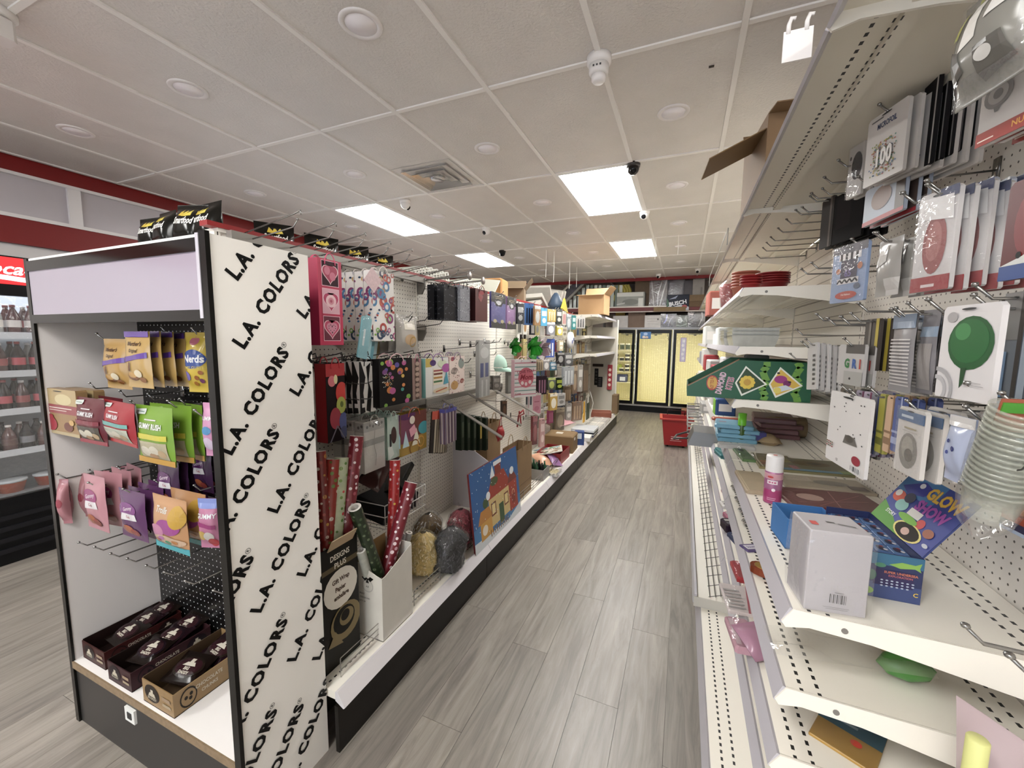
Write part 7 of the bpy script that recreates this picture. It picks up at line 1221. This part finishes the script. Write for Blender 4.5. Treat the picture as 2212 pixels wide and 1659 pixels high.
# wire grill riser on the base deck
t = place('wire_grill_tray', 'white base tray with wire fence along the aisle', 'tray', (.125, 2.16, .2005)); L = 3.4
MB().box(.0, .30, 0, L, .0, .035).build('tray', t, m=M(CREAM, .45)); MB().prism([(-.006, 0), (-.02, .02), (-.012, .06), (.0, .06)], 1, 0, L).build('price_channel', t, m=M('#bcbac0', .25)); MB().box(-.015, .3, -.006, 0, .0, .05).build('end_cap', t, m=M('#c6c1b6', .45))
g = MB()
for x in (.06, .085, .11, .135): g.tube([(x, .02, .05+.3*(x-.06)), (x, L-.02, .05+.3*(x-.06))], .002, 4)
for k in range(34): g.tube([(.055, .03+.1*k, .045), (.14, .03+.1*k, .078)], .002, 4)
g.build('wire_fence', t, m=M('#6a6864', .3, .6)); 
for k in range(8): MB().box(.14, .17, .3+.4*k, .315+.4*k, .034, .075).build('fence_clip', t, m=M('#8a8884', .35, .5))
# green kite display box on the shelf
t = place('kite_display_box', 'green kite display box jutting over the aisle', 'display box', (.25, 2.25, 1.2655)); m = M('#0f5a3a', .4); ow = .40
sd = [(-.225, .0), (-.225, .05), (.0, .19), (.30, .185), (.30, .0)]
s1 = MB().prism(sd, 1, 0, .005).build('side_panel', t, m=m); MB().prism(sd, 1, ow-.005, ow).build('side_panel', t, m=m); MB().box(-.225, -.22, .005, ow-.005, 0, .05).build('front_panel', t, m=m); MB().box(.295, .30, .005, ow-.005, 0, .185).build('rear_panel', t, m=m); MB().box(-.22, .295, .005, ow-.005, 0, .004).build('bottom', t, m=M('#7a5a3c', .7))
MB().prism([(-.225, .051), (.0, .191), (.0, .197), (-.225, .057)], 1, -.001, .0).build('cut_edge', t, m=M('#8a6a4a', .7))
kp = [('l', [(.64+.02*math.sin(v*1.9), v/8) for v in range(9)], .028, '#6aa03a'), ('l', [(.89+.02*math.sin(v*1.9+1), v/8) for v in range(9)], .028, '#6aa03a')]
for cx, bgc, fl in ((.515, '#2c4a24', '#e8c830'), (.785, '#e0b83c', '#a02c80')):
    kp += [('g', [(cx-.11, .42), (cx-.03, .88), (cx+.15, .42), (cx-.05, .08)], '#e8ece0'), ('g', [(cx-.095, .43), (cx-.025, .82), (cx+.13, .42), (cx-.045, .14)], bgc)]
    if fl == '#e8c830': kp += [('e', cx+.045*math.cos(a)-.01, .45+.13*math.sin(a), .02, .05, fl) for a in [i*PI/5 for i in range(10)]]+[('e', cx-.01, .45, .03, .08, '#c89a20')]
    else: kp += [('e', cx-.02, .56, .05, .1, fl), ('e', cx+.03, .46, .03, .08, '#7a1c68'), ('g', [(cx-.06, .2), (cx+.08, .34), (cx+.02, .42), (cx-.07, .34)], '#cfd8e4'), ('e', cx-.04, .28, .03, .08, '#e8d860'), ('e', cx-.04, .72, .012, .025, '#3a2a28'), ('e', cx+.05, .5, .012, .025, '#3a2a28')]
kp += [('e', .215, .40, .05, .2, '#c0343c'), ('e', .215, .40, .042, .17, '#d8a83c'), ('t', .215, .40, .12, 'EASY TO FLY', '#a02c24', dict(rot=90, wide=.6)), ('t', .29, .40, .20, 'DIAMOND', '#d8b8c8', dict(rot=80, bold=.05, wide=.62)), ('t', .365, .40, .20, 'KITES', '#e0c0d0', dict(rot=80, bold=.05, wide=.7)), ('t', .365, .40, .195, 'KITES', '#a0344c', dict(rot=80, bold=.0, wide=.7))]
art(kp, .525, .185, None, x0=-.225).build('side_print', s1)
for k in range(3): o = MB().bbox(-.12, .12, -.02, .02, 0, .17-.02*k, .004).build('kite_pack', m=M(('#5a2c2a', '#7a4a38', '#3c2a4a')[k], .4)); o.location = (.40, 2.32+.1*k, 1.2697); tag(o, 'folded kite pack standing in the green box, %s' % ('nearest', 'middle', 'farthest')[k], 'kite', 'kite packs')
# foil pans, cups, other far shelf goods
def pan_stack(label, p, w, d, h, n, col):
    for k in range(n):
        t = place('foil_pan', '%s, %s from the bottom' % (label, (('first',)+ORD)[k]), 'foil pan', p+Vector((0, 0, h*.32*k)), 0, label); a, b = .86, 1.0; M1 = MB()
        A = ringq(w/2*a, d/2*a, 0); B = ringq(w/2, d/2, h); C_ = ringq(w/2+.01, d/2+.01, h); M1.v = A+B+C_
        for i in range(4): j = (i+1) % 4; M1.face(i, j, 4+j, 4+i); M1.face(4+i, 4+j, 8+j, 8+i)
        M1.face(0, 1, 2, 3); M1.build('pan', t, m=M(col, .3, .45, var=.08, scale=30))
pan_stack('silver foil roasting pan in film on the middle upper shelf', Vector((.34, 2.62, 1.5205)), .22, .30, .06, 3, '#d6d8d4')
pan_stack('silver foil tray on the middle upper shelf, farther stack', Vector((.33, 3.1, 1.5205)), .2, .26, .05, 4, '#d2d4d2')
def cup_stack(label, p, r, n, col, dz=.022, h=.1, name='stacked_cup'):
    for k in range(n):
        o = MB().lathe([(r*.72, 0), (r*.95, h*.92), (r*1.05, h*.93), (r*1.05, h), (r*.9, h), (r*.68, .006)], 20).build(name, None, True, M(col, .4)); o.location = p+Vector((0, 0, dz*k)); tag(o, '%s, %s from the bottom' % (label, (('first',)+ORD)[k]), 'cup', label)
cup_stack('terracotta plastic pot in the stack on the top right shelf', Vector((.33, 2.95, 1.7955)), .075, 6, '#b8624a', .018, .09)
cup_stack('red party cup in the nearer stack on the top right shelf', Vector((.42, 2.62, 1.7955)), .08, 5, '#8c1218', .012, .07)
cup_stack('red party bowl in the left stack on the top right shelf', Vector((.30, 2.45, 1.7955)), .05, 4, '#a81c22', .014, .045)
t = place('red_wrapped_cups', 'bagged red cups on the top right shelf edge', 'cups', (.28, 3.35, 1.7955)); MB().lathe([(.05, 0), (.065, .14), (.05, .16)], 16).build('cups', t, True, M('#b01a1e', .35)); MB().lathe([(.055, 0), (.072, .15), (.02, .2)], 16, cap=False).build('film', t, True, film('#ffffff', .1, .1, .1))
FARR = [((.32, 3.75, 1.5205), (.16, .2, .14), '#d8dad6', 'white wrapped plate stack on the middle upper shelf'), ((.33, 4.2, 1.5205), (.16, .22, .10), '#cfd2d0', 'pale plastic tub stack on the middle upper shelf'), ((.30, 3.0, 1.2655), (.14, .2, .18), '#dcd8d8', 'white and black printed packet on the kite shelf'), ((.42, 2.95, 1.2655), (.12, .12, .20), '#7f8688', 'grey tall box on the kite shelf'), ((.28, 3.5, 1.2655), (.14, .3, .10), '#9c2430', 'red and white dotted tray on the kite shelf'), ((.30, 4.0, 1.2655), (.2, .3, .12), '#b9b6b2', 'pale grey carton on the kite shelf'), ((.32, 3.6, .9705), (.14, .14, .13), '#1f4a86', 'blue detergent box on the upper shelf'), ((.26, 3.62, .9705), (.03, .14, .12), '#7cb82c', 'lime green pack beside the blue box'), ((.30, 4.2, .9705), (.1, .2, .16), '#c9c6c2', 'white bottle box on the upper shelf'), ((.26, 4.7, .9705), (.1, .3, .18), '#b4b2ae', 'pale stacked tubs on the upper shelf far along'), ((.26, 4.9, .7855), (.12, .3, .1), '#a8a6a2', 'grey tray on the second shelf far along'), ((.24, 5.4, .9705), (.12, .3, .22), '#c2c0ba', 'white basket carton on the upper shelf farther along'), ((.25, 4.5, 1.2655), (.12, .2, .15), '#a02a30', 'red box on the kite shelf farther along'), ((.27, 5.2, 1.2655), (.14, .3, .2), '#cac8c4', 'white carton on the kite shelf farther along'), ((.27, 5.9, 1.2655), (.14, .3, .16), '#8a8c90', 'grey carton on the kite shelf farther along'), ((.27, 5.2, 1.5205), (.14, .3, .2), '#d2d2ce', 'white carton on the middle upper shelf farther along'), ((.28, 4.4, 1.7955), (.2, .3, .22), '#a8584a', 'terracotta boxes on the top right shelf farther along')]
for p, sz, c, lb in FARR: crate('shelf_carton', lb, 'box', p, sz, c, .04, [('label', (-sz[0]*.35, sz[0]*.3, -sz[1]/2-.0012, -sz[1]/2-.0002, sz[2]*.25, sz[2]*.7), '#e6e2de')])
for k, (y, c) in enumerate(((5.0, '#a9a7a3'), (5.5, '#b8b6b2'), (6.1, '#9d9b98'))):
    t = place('white_wire_basket', 'pale wire basket hanging over the right aisle edge, %s' % ('nearest', 'middle', 'farthest')[k], 'basket', (.14, y, .52+.0*k), 0, 'edge baskets'); b = MB()
    for z in (0, .04, .08, .12, .16): b.tube([(.1, -.12, z), (-.06, -.1, z), (-.06, .1, z), (.1, .12, z)], .006, 5)
    for q in range(7): b.tube([(-.06, -.1+.033*q, 0), (-.06, -.1+.033*q, .16)], .004, 4)
    b.build('wires', t, True, M(c, .4))
# on the canopy: open carton and a hook clip
open_carton('brown open carton on top of the right canopy', (.40, 2.35, 2.1605), (.28, .42, .36), .1, '#8a6c4a')
leaf(bpy.data.objects['open_carton.002'] if 'open_carton.002' in bpy.data.objects else t, [(-.14, -.2, .30), (-.14, .05, .30), (-.36, .05, .20), (-.36, -.2, .20)], .004, M('#7d6038', .75))
t = place('shelf_clip', 'white plastic clip with two hooks on the canopy edge', 'clip', (.208, 1.07, 2.135)); MB().box(-.05, .002, -.004, 0, -.01, .05).build('plate', t, m=M('#efeae8', .4)); [MB().tube([(x, -.002, .045), (x, -.004, .062), (x+.004, -.002, .074), (x+.012, -.002, .072)], .0045, 6).build('hook_end', t, True, M('#efeae8', .4)) for x in (-.042, -.010)]
t = place('wire_sign_frame', 'thin wire rail along the far canopy edge', 'rail', (.212, 2.9, 2.14)); MB().tube([(0, 0, 0), (0, 0, .1), (0, 2.0, .1), (0, 2.0, 0)], .004, 5).build('rail', t, True, M('#b8b6b2', .3, .6))
